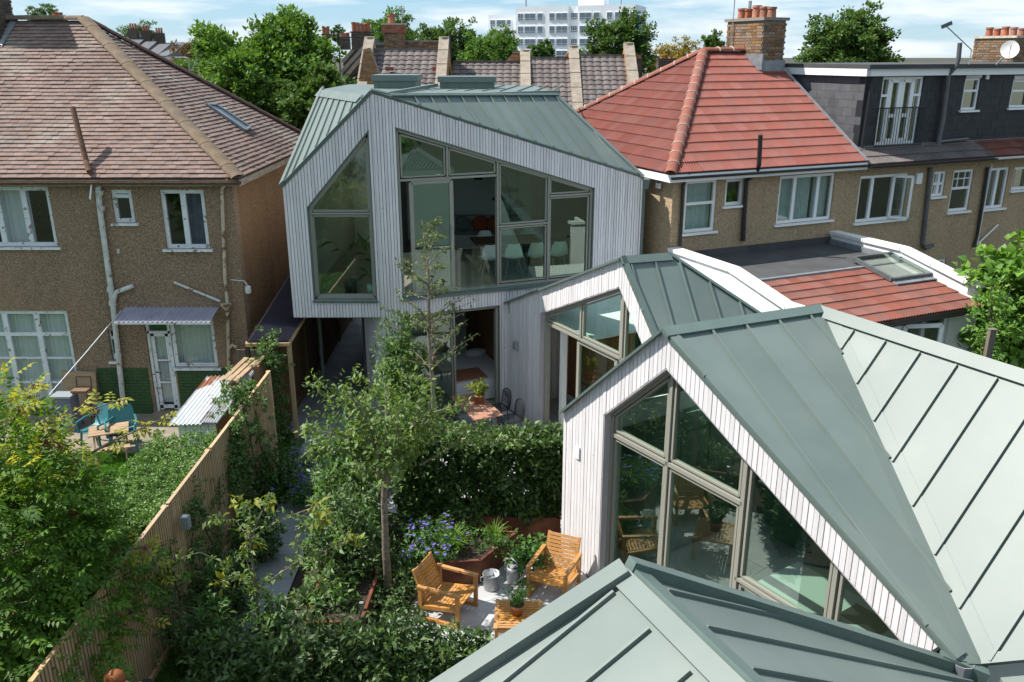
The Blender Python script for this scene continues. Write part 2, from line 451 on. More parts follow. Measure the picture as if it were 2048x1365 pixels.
FLOORW = mat('timber_floor', (0.26, 0.22, 0.18), 0.4, (0.2, 0.17, 0.14), 4, (1, 8, 1))
MINT = mat('mint_island', (0.50, 0.66, 0.60), 0.5)
CABG = mat('green_cabinet', (0.10, 0.16, 0.12), 0.5)
WORK = mat('grey_worktop', (0.46, 0.465, 0.46), 0.35)
BROWNP = mat('walnut_panel', (0.085, 0.045, 0.03), 0.5)
SOFA = mat('grey_sofa', (0.42, 0.42, 0.40), 0.9)
RUSTC = mat('rust_cushion', (0.30, 0.075, 0.035), 0.9)
GREYC = mat('grey_cushion', (0.16, 0.17, 0.17), 0.9)
WHITEC = mat('white_shell', (0.56, 0.57, 0.56), 0.45)
WOODL = mat('beech_leg', (0.30, 0.2, 0.12), 0.6)
BEDW = mat('white_bedding', (0.74, 0.75, 0.77), 0.9)
BEDT = mat('terracotta_throw', (0.36, 0.15, 0.08), 0.9)
FARW = mat('white_tower_panel', (0.86, 0.88, 0.90), 0.8, (0.82, 0.84, 0.87), 0.3)
FARG = mat('tower_glass', (0.12, 0.15, 0.19), 0.15, spec=0.7)
FARB = mat('tower_blue_panel', (0.08, 0.22, 0.45), 0.6)
CANOPYP = mat('clouded_corrugated_plastic', (0.36, 0.35, 0.42), 0.35, (0.29, 0.28, 0.35), 4, spec=0.6)
LEANP = mat('purple_tinted_plastic', (0.075, 0.07, 0.10), 0.3, (0.05, 0.047, 0.07), 4, spec=0.7)
GREYL = mat('grey_light_fitting', (0.27, 0.29, 0.31), 0.5)

L_LAUREL = leaf_mat('laurel_leaf', (0.015, 0.044, 0.009), (0.095, 0.175, 0.028), 0.22, 0.16, 0.32)
L_LAURELY = leaf_mat('young_laurel_leaf', (0.03, 0.085, 0.02), (0.13, 0.25, 0.035), 0.3, 0.14, 0.35)
L_AMEL = leaf_mat('garden_tree_leaf', (0.055, 0.115, 0.028), (0.19, 0.28, 0.055), 0.35, 0.12)
L_SLIM = leaf_mat('slim_tree_leaf', (0.05, 0.085, 0.03), (0.16, 0.21, 0.065), 0.35, 0.12)
L_MAG = leaf_mat('yellowing_leaf', (0.09, 0.14, 0.02), (0.36, 0.36, 0.035), 0.4, 0.1)
L_ELDER = leaf_mat('elder_leaf', (0.025, 0.08, 0.008), (0.125, 0.245, 0.016), 0.4, 0.08)
L_ELDERY = leaf_mat('elder_leaf_yellow', (0.17, 0.24, 0.03), (0.48, 0.44, 0.05), 0.45, 0.07)
L_IVY = leaf_mat('climber_leaf', (0.035, 0.085, 0.02), (0.12, 0.22, 0.04), 0.3, 0.14)
L_HEDGE = leaf_mat('privet_leaf', (0.055, 0.13, 0.025), (0.17, 0.31, 0.05), 0.3, 0.16)
L_GRASS = leaf_mat('grass_blade', (0.04, 0.13, 0.012), (0.12, 0.30, 0.025), 0.35, 0.05)
L_HAKO = leaf_mat('hakone_grass', (0.08, 0.20, 0.03), (0.30, 0.47, 0.06), 0.4, 0.08)
L_FERN = leaf_mat('bed_plant_leaf', (0.03, 0.085, 0.02), (0.11, 0.24, 0.045), 0.35, 0.08)
L_STRAP = leaf_mat('strap_leaf', (0.04, 0.08, 0.03), (0.15, 0.19, 0.06), 0.3, 0.12)
L_PURP = leaf_mat('purple_petal', (0.12, 0.08, 0.42), (0.30, 0.24, 0.72), 0.3, 0.02)
L_BERRY = leaf_mat('berry', (0.08, 0.012, 0.02), (0.32, 0.04, 0.05), 0.05, 0.1)
L_FIG = leaf_mat('fig_leaf', (0.05, 0.14, 0.025), (0.20, 0.36, 0.05), 0.35, 0.08)
L_TREE = leaf_mat('background_leaf', (0.04, 0.105, 0.02), (0.14, 0.26, 0.035), 0.3, 0.06)
L_TREED = leaf_mat('dark_background_leaf', (0.032, 0.08, 0.02), (0.11, 0.19, 0.035), 0.3, 0.06)
L_TREEY = leaf_mat('turning_leaf', (0.13, 0.13, 0.025), (0.36, 0.26, 0.04), 0.35, 0.05)
L_TREER = leaf_mat('bronze_leaf', (0.06, 0.05, 0.025), (0.20, 0.12, 0.05), 0.3, 0.05)
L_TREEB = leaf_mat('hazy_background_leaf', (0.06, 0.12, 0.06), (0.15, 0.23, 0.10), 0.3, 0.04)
L_POTP = leaf_mat('potted_leaf', (0.10, 0.16, 0.03), (0.30, 0.34, 0.06), 0.35, 0.05)
L_INDOOR = leaf_mat('houseplant_leaf', (0.02, 0.06, 0.02), (0.05, 0.12, 0.03), 0.2, 0.15)

# ------------------------------------------------------------------ builders
class Face:
    """vertical plane: origin, horizontal direction t, outward normal n"""
    def __init__(self, o, t, n):
        self.o, self.t, self.n = V((o[0], o[1], 0)), V((t[0], t[1], 0)).normalized(), V((n[0], n[1], 0)).normalized()
    def p(self, u, z, d=0.0):
        q = self.o + self.t * u + self.n * d
        return V((q.x, q.y, z))
    def px(self, x, y, d=0.0):
        q = on_plane(x, y, self.o + self.n * d, self.n) - self.o
        return (q.dot(self.t), q.z)

def ring_intervals(outer, holes, u):
    def cuts(poly):
        zs = []
        n = len(poly)
        for i in range(n):
            (a, za), (b, zb) = poly[i], poly[(i + 1) % n]
            if (a <= u) != (b <= u):
                zs.append(za + (zb - za) * (u - a) / (b - a))
        return sorted(zs)
    o = cuts(outer)
    iv = [(o[i], o[i + 1]) for i in range(0, len(o) - 1, 2)]
    for h in holes:
        c = cuts(h)
        for i in range(0, len(c) - 1, 2):
            nv = []
            for (a, b) in iv:
                lo, hi = c[i], c[i + 1]
                if hi <= a or lo >= b: nv.append((a, b)); continue
                if lo > a: nv.append((a, lo))
                if hi < b: nv.append((hi, b))
            iv = nv
    return iv

def strip_cells(outer, holes, u0, u1):
    """vertical strip u0..u1 of a polygon with holes, as trapezoids"""
    br = sorted({u0, u1} | {p[0] for poly in [outer] + list(holes) for p in poly if u0 < p[0] < u1})
    out = []
    for a, b in zip(br[:-1], br[1:]):
        if b - a < 1e-4: continue
        e = (b - a) * 1e-3
        i0, i1 = ring_intervals(outer, holes, a + e), ring_intervals(outer, holes, b - e)
        if len(i0) != len(i1): continue
        for (l0, h0), (l1, h1) in zip(i0, i1):
            if max(h0 - l0, h1 - l1) < 0.01: continue
            out.append([(a, l0), (b, l1), (b, h1), (a, h0)])
    return out

def wall_poly(mb, F, outer, holes, d0, d1):
    loops = [outer] + list(holes)
    flat = [q for lp in loops for q in lp]
    tris = geometry.tessellate_polygon([[V((q[0], q[1], 0)) for q in lp] for lp in loops])
    a = [F.p(q[0], q[1], d1) for q in flat]
    b = [F.p(q[0], q[1], d0) for q in flat]
    n = len(flat)
    fs = [tuple(t) for t in tris] + [tuple(reversed([i + n for i in t])) for t in tris]
    k = 0
    for lp in loops:
        m = len(lp)
        for i in range(m):
            i0, i1 = k + i, k + (i + 1) % m
            fs.append((i0, i1, i1 + n, i0 + n))
        k += m
    mb.add(a + b, fs)
    return mb

def cladding(parent, F, outer, holes, pitch=0.066, gap=0.011, u_off=0.0, d=0.0, material=None):
    us = [q[0] for q in outer]
    u = min(us) + u_off
    while u < max(us):
        a, b = u, min(u + pitch - gap, max(us))
        cells = strip_cells(outer, holes, a, b) if b - a > 0.01 else []
        groups = []
        for c in cells:                                   # board pieces that touch stay one board
            for gr in groups:
                if any(abs(o[1][0] - c[0][0]) < 1e-6 and min(o[2][1], c[3][1]) - max(o[1][1], c[0][1]) > 0.005 for o in gr):
                    gr.append(c); break
            else: groups.append([c])
        for gr in groups:
            mb = MB()
            dd = random.uniform(-0.004, 0.004)
            for c in gr:
                mb.prism([F.p(q[0], q[1], d - 0.035) for q in c], F.n * (0.035 + dd))
            mb.build('cladding_board', material or CLAD, parent)
        u += pitch

def frame_bars(mb, F, segs, w=0.07, d0=-0.16, d1=-0.04):
    for (a, b) in segs:
        A, B = F.p(a[0], a[1], (d0 + d1) / 2), F.p(b[0], b[1], (d0 + d1) / 2)
        mb.bar(A, B, w, d1 - d0, up=F.n)
    return mb

def pane(parent, F, poly, d=-0.10, m=None, name='pane'):
    mb = MB()
    pts = [F.p(q[0], q[1], d) for q in poly]
    nn = V((0, 0, 0))
    for i in range(len(pts)): nn += pts[i].cross(pts[(i + 1) % len(pts)])
    if nn.dot(F.n) < 0: pts.reverse()
    return mb.poly(pts).build(name, m or GLASS, parent)

def poly_loop(pts):
    return [(pts[i], pts[(i + 1) % len(pts)]) for i in range(len(pts))]

def curtain(parent, F, u0, u1, z0, z1, d, m, waves=8, amp=0.02, name='curtain'):
    mb = MB(); n = waves * 4
    vs, fs = [], []
    for i in range(n + 1):
        u = u0 + (u1 - u0) * i / n
        dd = d + amp * math.sin(i * math.pi / 2 + 0.4 * math.sin(i))
        vs += [F.p(u, z0, dd), F.p(u, z1, dd)]
    for i in range(n): fs.append((2 * i, 2 * i + 2, 2 * i + 3, 2 * i + 1))
    return mb.add(vs, fs).build(name, m, parent, smooth=True)

def window(house, F, u0, u1, z0, z1, cols=(1,), rows=(1,), fm=None, gm=None, fw=0.055, rec=0.07, sill=True, sillm=None,
           cut=None, name='window', label=None, cells=None, bars=None, cover=None):
    """frame with sash bars, one pane to each light, sill, optional curtains; cut = list of (col, material)"""
    fm, gm = fm or WHITEP, gm or GLASSD
    mb = MB()
    d0, d1 = -rec - 0.06, -rec
    mb_s = [((u0 + fw / 2, z0), (u0 + fw / 2, z1)), ((u1 - fw / 2, z0), (u1 - fw / 2, z1)),
            ((u0 + fw, z0 + fw / 2), (u1 - fw, z0 + fw / 2)), ((u0 + fw, z1 - fw / 2), (u1 - fw, z1 - fw / 2))]
    frame_bars(mb, F, mb_s, fw, d0, d1)
    cs = [u0 + (u1 - u0) * sum(cols[:i]) / sum(cols) for i in range(len(cols) + 1)]
    rs = [z0 + (z1 - z0) * sum(rows[:i]) / sum(rows) for i in range(len(rows) + 1)]
    for c in cs[1:-1]: frame_bars(mb, F, [((c, z0 + fw), (c, z1 - fw))], fw * 1.3, d0 + 0.004, d1 + 0.012)
    for r in rs[1:-1]: frame_bars(mb, F, [((u0 + fw, r), (u1 - fw, r))], fw * 0.9, d0 + 0.008, d1 + 0.006)
    for (a, b, w) in (bars or []): frame_bars(mb, F, [(a, b)], w, d0 + 0.01, d1 - 0.005)
    w = mb.build(name, fm, house)
    if label: w['label'] = label
    h = fw * 0.5
    for i in range(len(cols)):
        for j in range(len(rows)):
            pane(w, F, [(cs[i] + h, rs[j] + h), (cs[i + 1] - h, rs[j] + h), (cs[i + 1] - h, rs[j + 1] - h), (cs[i] + h, rs[j + 1] - h)], d0 + 0.03, gm)
    if sill:
        s = MB().obox(F.p(u0 - 0.07, z0 - 0.055, -rec - 0.02), F.t * (u1 - u0 + 0.14), F.n * (rec + 0.09), V((0, 0, 0.05)))
        s.build('sill', sillm or fm, w)
    for (a, b, m, wv) in (cut or []):
        curtain(w, F, u0 + (u1 - u0) * a, u0 + (u1 - u0) * b, z0 + 0.03, z1 - 0.03, d0 - 0.10, m, wv)
    return w

# ---- pitched planes
class Slope:
    """roof plane with eave direction e (horizontal), up-slope direction w, normal n; 2-D coords (s, w)"""
    def __init__(self, pts, e=None):
        self.pts = [V(p) for p in pts]
        n = V((0, 0, 0))
        for i in range(len(pts)): n += self.pts[i].cross(self.pts[(i + 1) % len(pts)])
        if n.z < 0: n.negate()
        self.n = n.normalized()
        if e is None: e = V((0, 0, 1)).cross(self.n)
        e = V(e); e = (e - self.n * e.dot(self.n)).normalized()
        self.e, self.w = e, self.n.cross(e)
        if self.w.z < 0: self.w.negate()
        self.o = self.pts[0]
        self.poly = [((p - self.o).dot(self.e), (p - self.o).dot(self.w)) for p in self.pts]
    def p(self, s, w, h=0.0):
        return self.o + self.e * s + self.w * w + self.n * h
    def px(self, x, y):
        q = on_plane(x, y, self.o, self.n) - self.o
        return (q.dot(self.e), q.dot(self.w))

def clip_poly(subj, clip):
    area = sum(clip[i][0] * clip[(i + 1) % len(clip)][1] - clip[(i + 1) % len(clip)][0] * clip[i][1] for i in range(len(clip)))
    cl = clip if area > 0 else clip[::-1]
    out = subj
    for i in range(len(cl)):
        a, b = cl[i], cl[(i + 1) % len(cl)]
        ins = lambda q: (b[0] - a[0]) * (q[1] - a[1]) - (b[1] - a[1]) * (q[0] - a[0]) >= -1e-9
        inp, out = out, []
        for k in range(len(inp)):
            p, q = inp[k], inp[(k + 1) % len(inp)]
            ip, iq = ins(p), ins(q)
            if ip: out.append(p)
            if ip != iq:
                d1 = (b[0] - a[0]) * (p[1] - a[1]) - (b[1] - a[1]) * (p[0] - a[0])
                d2 = (b[0] - a[0]) * (q[1] - a[1]) - (b[1] - a[1]) * (q[0] - a[0])
                t = d1 / (d1 - d2)
                out.append((p[0] + (q[0] - p[0]) * t, p[1] + (q[1] - p[1]) * t))
        if len(out) < 3: return []
    return out

def seam_roof(house, pts, e, pitch=0.52, off=0.0, name='roof', edge=None, seam_h=0.038, m=None, top_gap=0.0):
    """standing seam metal: deck, one panel per bay, one upstand seam between bays"""
    S = Slope(pts, e)
    m = m or METAL
    dk = MB().prism(S.pts, S.n * -0.05).build(name, METALD, house)
    ss = [q[0] for q in S.poly]
    s = min(ss) - pitch + off
    while s < max(ss):
        cells = strip_cells(S.poly, [], max(s, min(ss)), min(s + pitch, max(ss))) if min(s + pitch, max(ss)) - max(s, min(ss)) > 0.02 else []
        if cells:
            mb = MB()
            for c in cells: mb.prism([S.p(q[0], q[1], 0.001) for q in c], S.n * 0.006)
            mb.build('roof_panel', m, dk)
        if s > min(ss) + 0.05:
            for (a, b) in ring_intervals(S.poly, [], s):
                if b - a > 0.12:
                    MB().obox(S.p(s - 0.013, a + 0.03, 0.006), S.e * 0.026, S.w * (b - a - 0.06 - top_gap), S.n * seam_h).build('standing_seam', m, dk)
        s += pitch
    for (a, b, w, h) in (edge or []):
        edge_trim(dk, S, a, b, w, h)
    return dk, S

def edge_trim(parent, S, a, b, w, h=0.03, m=None, name='edge_trim', inset=True):
    """flat metal flashing along edge a-b, lying on the slope, w wide towards the roof's middle"""
    a, b = V(a), V(b)
    c = sum(S.pts, V((0, 0, 0))) / len(S.pts)
    d = (b - a).normalized()
    side = S.n.cross(d).normalized()
    if side.dot(c - a) < 0: side.negate()
    return MB().obox(a + S.n * 0.002, b - a, side * w, S.n * h).build(name, m or METALD, parent)

def tile_roof(house, pts, m, tw, ex, prof, thick, name='roof', tile_name='roof_tile', limit=300, jit=0.0, deckm=None, wave=0.0, lap=0.25, holes=()):
    """tiled slope; every course laid tile by tile; the tiles nearest the camera single, the rest joined"""
    S = Slope(pts)
    dk = MB().prism(S.pts, S.n * -0.08).build(name, deckm or RIDGED, house)
    ss, ws = [q[0] for q in S.poly], [q[1] for q in S.poly]
    tiles = []
    w, row = min(ws), 0
    while w < max(ws):
        s = min(ss) - (tw / 2 if row % 2 and len(prof) == 2 else 0) - random.uniform(0, 0.02)
        while s < max(ss):
            q = [(s, w), (s + tw, w), (s + tw, w + ex), (s, w + ex)]
            cx, cy = s + tw / 2, w + ex / 2
            c = clip_poly(q, S.poly)
            if c and not any(h[0] < cx < h[1] and h[2] < cy < h[3] for h in holes):
                full = len(c) == 4 and abs(sum(c[i][0] * c[(i + 1) % 4][1] - c[(i + 1) % 4][0] * c[i][1] for i in range(4))) > 1.98 * tw * ex
                tiles.append((full, s, w, c))
            s += tw
        w += ex; row += 1
    def vis(t):
        p = S.p(t[1], t[2]); return (p - EYE).length
    def inframe(t):
        q = S.p(t[1], t[2]) - EYE; dz = q.y * _c - q.z * _s
        if dz <= 0: return False
        return 0 < 1024 + FPX * q.x / dz < 2048
    tiles.sort(key=lambda t: (not (t[0] and inframe(t)), vis(t)))
    # shared mesh of a whole tile, in (s, w, n) axes
    def shape(mb, s, w, lift, poly=None, loc=None):
        cs = [i / (len(prof) - 1) for i in range(len(prof))]
        for i in range(len(prof) - 1):
            a, b, ha, hb = s + cs[i] * (tw - 0.004), s + cs[i + 1] * (tw - 0.004), prof[i], prof[i + 1]
            q = [(a, w), (b, w), (b, w + ex + ex * lap), (a, w + ex + ex * lap)]
            if poly is not None:
                q = clip_poly(q, poly)
                if not q: continue
            hh = lambda x, y: (ha + (hb - ha) * (x - a) / max(b - a, 1e-6)) + thick * 1.6 * (1 - (y - w) / (ex * (1 + lap))) + lift
            top = [loc(x, y, hh(x, y)) for x, y in q]
            mb.add(top, [tuple(range(len(top)))])
            f = [(x, y) for x, y in q if abs(y - w) < 1e-5]
            if len(f) == 2:
                (x0, y0), (x1, y1) = f
                mb.add([loc(x0, y0, hh(x0, y0)), loc(x1, y1, hh(x1, y1)), loc(x1, y1, hh(x1, y1) - thick), loc(x0, y0, hh(x0, y0) - thick)], [(0, 1, 2, 3)])
    base = MB(); shape(base, 0, 0, 0.002, None, lambda x, y, h: V((x, y, h)))
    me = base.mesh(tile_name, m)
    inv = WM[dk.name].inverted()
    rest = MB(); n_single = 0
    R = Matrix((S.e, S.w, S.n)).transposed().to_4x4()
    R3 = inv.to_3x3().to_4x4() @ R
    for (full, s, w, c) in tiles:
        lift = random.uniform(-jit, jit) + wave * math.sin(s * 1.3 + w * 0.7) * math.sin(w * 0.9)
        if full and n_single < limit and inframe((full, s, w, c)):
            o = link_mesh(tile_name, me, dk)
            o.matrix_basis = Matrix.Translation(inv @ S.p(s, w, lift + 0.004)) @ R3 @ Matrix.Rotation(random.uniform(-jit, jit) * 1.5, 4, 'Z')
            n_single += 1
        else:
            rest.cur = random.random()
            shape(rest, s, w, 0.004 + lift, S.poly, lambda x, y, h: S.p(x, y, h))
    if rest.v:
        rest.build(tile_name, m, dk, kind='stuff')
    return dk, S

def hip_tiles(parent, a, b, m, r=0.11, L=0.33, name='hip_tile', joint=None, up=(0, 0, 1), flat=.75, taper=.05):
    """half-round ridge or hip tiles laid end to end from a to b"""
    a, b = V(a), V(b); d = (b - a); T = d.length; d.normalize()
    s = d.cross(V(up)).normalized(); n = s.cross(d)
    k = max(1, round(T / L)); L = T / k
    inv = WM[parent.name].inverted()
    mb = MB(); seg = 7
    vs, fs = [], []
    for j, (y, rr) in enumerate(((0.0, r * (1 + taper)), (L * 1.04, r * (1 - taper * .6)))):
        for i in range(seg + 1):
            t = math.pi * i / seg
            vs.append(V((math.cos(t) * rr, y, math.sin(t) * rr * flat)))
        for i in range(seg + 1):
            t = math.pi * i / seg
            vs.append(V((math.cos(t) * (rr - 0.02), y, math.sin(t) * (rr - 0.02) * flat)))
    q = seg + 1
    for i in range(seg):
        fs.append((i, i + 1, 2 * q + i + 1, 2 * q + i))
        fs.append((i + 1, i, q + i, q + i + 1))
        fs.append((2 * q + i, 2 * q + i + 1, 3 * q + i + 1, 3 * q + i))
    me = mb.add(vs, fs).mesh(name, m, smooth=False)
    R = inv.to_3x3().to_4x4() @ Matrix((s, d, n)).transposed().to_4x4()
    for i in range(k):
        o = link_mesh(name, me, parent)
        o.matrix_basis = Matrix.Translation(inv @ (a + d * (i * L) + n * (0.01 + 0.004 * (i % 2)))) @ R
        if joint and i:
            jm = MB()
            pts = [a + d * (i * L) + s * math.cos(math.pi * t / 6) * (r * 1.075) + n * (math.sin(math.pi * t / 6) * r * 0.82 + 0.01) for t in range(7)]
            jm.tube(pts, 0.014, 5).build('mortar_joint', joint, parent)

def brick_stack(parent, c, sx, sy, z0, z1, rot, m, mm, name='brick', bl=0.225, bh=0.075, single=True):
    """chimney shaft: mortar core with each brick of its four faces"""
    R = Matrix.Rotation(rot, 3, 'Z')
    c = V(c)
    core = MB().box(c.x, c.y, (z0 + z1) / 2, sx - 0.016, sy - 0.016, z1 - z0, rot)
    shaft = core.build('chimney_shaft', mm, parent)
    inv = WM[parent.name].inverted()
    bm = MB().box(0, 0, 0, bl - 0.012, 0.03, bh - 0.012).mesh(name, m)
    hm = MB().box(0, 0, 0, bl / 2 - 0.012, 0.03, bh - 0.012).mesh(name, m)
    rest = MB()
    k = 0
    z = z0 + bh / 2
    while z < z1 - bh * 0.4:
        for face in range(4):
            ln, dep = (sx, sy) if face % 2 == 0 else (sy, sx)
            fr = rot + face * math.pi / 2
            FR = Matrix.Rotation(fr, 3, 'Z')
            nout = FR @ V((0, -1, 0))
            if single and nout.dot(EYE - c) < 0 : continue
            u = -ln / 2 + (0 if k % 2 else -bl / 4)
            while u < ln / 2 - 0.03:
                a, b = max(u, -ln / 2), min(u + bl, ln / 2)
                if b - a > 0.04:
                    pos = c + FR @ V(((a + b) / 2, -dep / 2 + 0.004 + random.uniform(-0.003, 0.003), 0)); pos.z = z
                    if single:
                        o = link_mesh(name, bm if b - a > bl * 0.75 else hm, shaft)
                        o.matrix_basis = inv @ Matrix.Translation(pos) @ Matrix.Rotation(fr, 4, 'Z')
                    else:
                        rest.cur = random.random()
                        rest.box(pos.x, pos.y, pos.z, b - a - 0.012, 0.03, bh - 0.012, fr)
                u += bl
        z += bh; k += 1
    if rest.v: rest.build(name, m, shaft, kind='stuff')
    return shaft

def pots(parent, pts, r=0.11, h=0.3, m=None):
    for p in pts:
        p = V(p); k = random.uniform(0.85, 1.15)
        MB().lathe([(r * 1.05, 0), (r * 0.98, h * k * 0.5), (r * 0.92, h * k * 0.8), (r * 1.12, h * k * 0.82), (r * 1.12, h * k), (r * 0.8, h * k), (r * 0.75, h * k * 0.4)], p, 14).build('chimney_pot', m or POT, parent)

# ---- foliage
def leaf_mesh(name, P, D, N, L, W, rnd, material, shape=1):
    """P base points, D leaf directions, N leaf normals, L lengths, W widths (numpy)"""
    n = len(P)
    D = D / np.maximum(np.linalg.norm(D, axis=1, keepdims=True), 1e-6)
    S = np.cross(D, N); S /= np.maximum(np.linalg.norm(S, axis=1, keepdims=True), 1e-6)
    U = np.cross(S, D)
    L = np.asarray(L)[:, None]; W = np.asarray(W)[:, None]
    if shape == 0:      # rhombus, 2 triangles
        vs = np.stack([P, P + D * L * 0.45 + S * W * 0.5, P + D * L, P + D * L * 0.45 - S * W * 0.5], 1)
        k = 4; tri = np.array([[0, 1, 2], [0, 2, 3]])
    elif shape == 1:    # folded, drooping leaf, 4 triangles
        vs = np.stack([P, P + D * L * 0.42 + S * W * 0.5 + U * W * 0.18, P + D * L * 0.97 - U * L * 0.12, P + D * L * 0.42 - S * W * 0.5 + U * W * 0.18, P + D * L * 0.5 + U * L * 0.03], 1)
        k = 5; tri = np.array([[0, 1, 4], [1, 2, 4], [0, 4, 3], [4, 2, 3]])
    else:               # arching blade, 4 triangles
        vs = np.stack([P - S * W * 0.5, P + S * W * 0.5, P + D * L * 0.55 + S * W * 0.42, P + D * L * 0.55 - S * W * 0.42, P + D * L * 0.9 - U * L * 0.3], 1)
        k = 5; tri = np.array([[0, 1, 2], [0, 2, 3], [3, 2, 4]])
    vs = vs.reshape(-1, 3)
    T = (tri[None] + (np.arange(n) * k)[:, None, None]).reshape(-1, 3)
    me = bpy.data.meshes.new(name)
    me.vertices.add(len(vs)); me.vertices.foreach_set('co', vs.astype(np.float32).ravel())
    me.loops.add(T.size); me.loops.foreach_set('vertex_index', T.astype(np.int32).ravel())
    me.polygons.add(len(T))
    me.polygons.foreach_set('loop_start', np.arange(0, T.size, 3, dtype=np.int32))
    at = me.attributes.new('rnd', 'FLOAT', 'POINT')
    at.data.foreach_set('value', np.repeat(np.asarray(rnd, np.float32), k))
    me.materials.append(material)
    me.update(calc_edges=True)
    return me

def rvec(n):
    v = rng.normal(size=(n, 3)); return v / np.linalg.norm(v, axis=1, keepdims=True)

def leaves_at(C, n, spread, size, up=0.35, outc=None, w=0.45, jit=0.35):
    """n leaves about every centre in C"""
    C = np.asarray(C, float)
    k = len(C)
    P = np.repeat(C, n, 0) + rvec(k * n) * (rng.random((k * n, 1)) ** 0.5) * np.asarray(spread)
    D = rvec(k * n)
    if outc is not None:
        o = P - np.asarray(outc); o /= np.maximum(np.linalg.norm(o, axis=1, keepdims=True), 1e-6)
        D = D + o * 0.9
    D[:, 2] += -0.1
    N = rvec(k * n) * 0.8; N[:, 2] += up * 2.5
    if outc is not None: N = N + o * 0.7
    L = size * (1 + jit * (rng.random(k * n) * 2 - 1))
    cl = np.repeat(rng.random(k), n)
    R = np.clip(0.55 * cl + 0.45 * rng.random(k * n), 0, 1)
    return P, D, N, L, L * w, R

def crown_points(c, r, nclump, hollow=0.55, seed=None, squash=1.0):
    c, r = np.asarray(c, float), np.asarray(r, float)
    v = rvec(nclump)
    rad = hollow + (1 - hollow) * rng.random((nclump, 1)) ** 0.6
    lump = 1 + 0.16 * np.sin(v[:, :1] * 5.1 + v[:, 1:2] * 3.7) + 0.12 * np.sin(v[:, 2:] * 7 + v[:, :1] * 4) + 0.10 * rng.normal(size=(nclump, 1))
    return c + v * rad * r * lump

def branch_tree(base, top_c, r, trunk_h, r0, n_limb=7, sub=3, lean=(0, 0)):
    """tapered trunk with limbs to points inside the crown; returns list of (points, radii)"""
    base, c, r = V(base), V(top_c), V(r)
    br = []
    fork = V((base.x + lean[0], base.y + lean[1], base.z + trunk_h))
    mid = (base + fork) / 2 + V((random.uniform(-.04, .04), random.uniform(-.04, .04), 0)) * trunk_h * 0.5
    br.append(([base, mid, fork, fork.lerp(c, 0.6), c + V((0, 0, r.z * 0.5))], [r0, r0 * 0.85, r0 * 0.72, r0 * 0.45, r0 * 0.12]))
    for i in range(n_limb):
        a = 2 * math.pi * (i + random.uniform(-.3, .3)) / n_limb
        el = random.uniform(-0.35, 0.8)
        e = c + V((math.cos(a) * math.cos(el) * r.x, math.sin(a) * math.cos(el) * r.y, math.sin(el) * r.z)) * random.uniform(0.7, 0.95)
        st = fork.lerp(c, random.uniform(0, 0.5))
        m = st.lerp(e, 0.5) + V((random.uniform(-.1, .1) * r.x, random.uniform(-.1, .1) * r.y, -0.08 * r.z))
        br.append(([st, m, e], [r0 * 0.42, r0 * 0.26, r0 * 0.07]))
        for _ in range(sub):
            st2 = st.lerp(m, random.uniform(.4, 1)) if random.random() < .5 else m.lerp(e, random.uniform(0, .6))
            e2 = st2 + V((random.uniform(-1, 1) * r.x, random.uniform(-1, 1) * r.y, random.uniform(-.3, 1) * r.z)) * 0.42
            br.append(([st2, st2.lerp(e2, .5) + V((0, 0, .03 * r.z)), e2], [r0 * 0.2, r0 * 0.12, r0 * 0.04]))
    return br

def make_tree(name, label, base, c, r, leafm, size, nclump, per, spread, trunk_h, r0, bark=None, group=None, cat='tree', hollow=0.5,
              n_limb=7, sub=3, shape=0, w=0.55, twig_leaves=0, lean=(0, 0), seg=7, out=True, up=0.35):
    t = thing(name, label, cat, base, 0, group)
    br = branch_tree(base, c, r, trunk_h, r0, n_limb, sub, lean)
    tm = MB(); tm.tube(*br[0], n=seg + 2); tm.build('trunk', bark or BARKD, t, smooth=True)
    lm = MB()
    for (p, rr) in br[1:]: lm.tube(p, rr, n=5, cap=False)
    if lm.v: lm.build('branches', bark or BARKD, t, smooth=True, kind='stuff')
    C = crown_points(c, r, nclump, hollow)
    if twig_leaves:
        ends = []
        for (p, rr) in br[1:]:
            for k in range(twig_leaves):
                f = random.uniform(0.35, 1.0)
                q = p[1].lerp(p[2], (f - .5) * 2) if f > .5 else p[0].lerp(p[1], f * 2)
                ends.append(tuple(q))
        C = np.concatenate([C, np.array(ends)]) if nclump else np.array(ends)
    P, D, N, L, W, R = leaves_at(C, per, spread, size, up=up, outc=c if out else None, w=w)
    inv = np.array(WM[t.name].inverted())
    P = P + inv[:3, 3]
    me = leaf_mesh('crown', P, D, N, L, W, R, leafm, shape)
    link_mesh('crown', me, t)
    return t

def leaf_volume(pts, per, spread, size, leafm, name, parent=None, loc=(0, 0, 0), outc=None, shape=1, w=0.42, up=0.3, kind=None):
    P, D, N, L, W, R = leaves_at(np.asarray(pts, float), per, spread, size, up=up, outc=outc, w=w)
    if parent is not None:
        inv = np.array(WM[parent.name].inverted()); P = P @ inv[:3, :3].T + inv[:3, 3]
        if abs(inv[0, 1]) > 1e-6: D = D @ inv[:3, :3].T; N = N @ inv[:3, :3].T
    else: P = P - np.asarray(loc, float)
    return link_mesh(name, leaf_mesh(name, P, D, N, L, W, R, leafm, shape), parent, loc, kind)

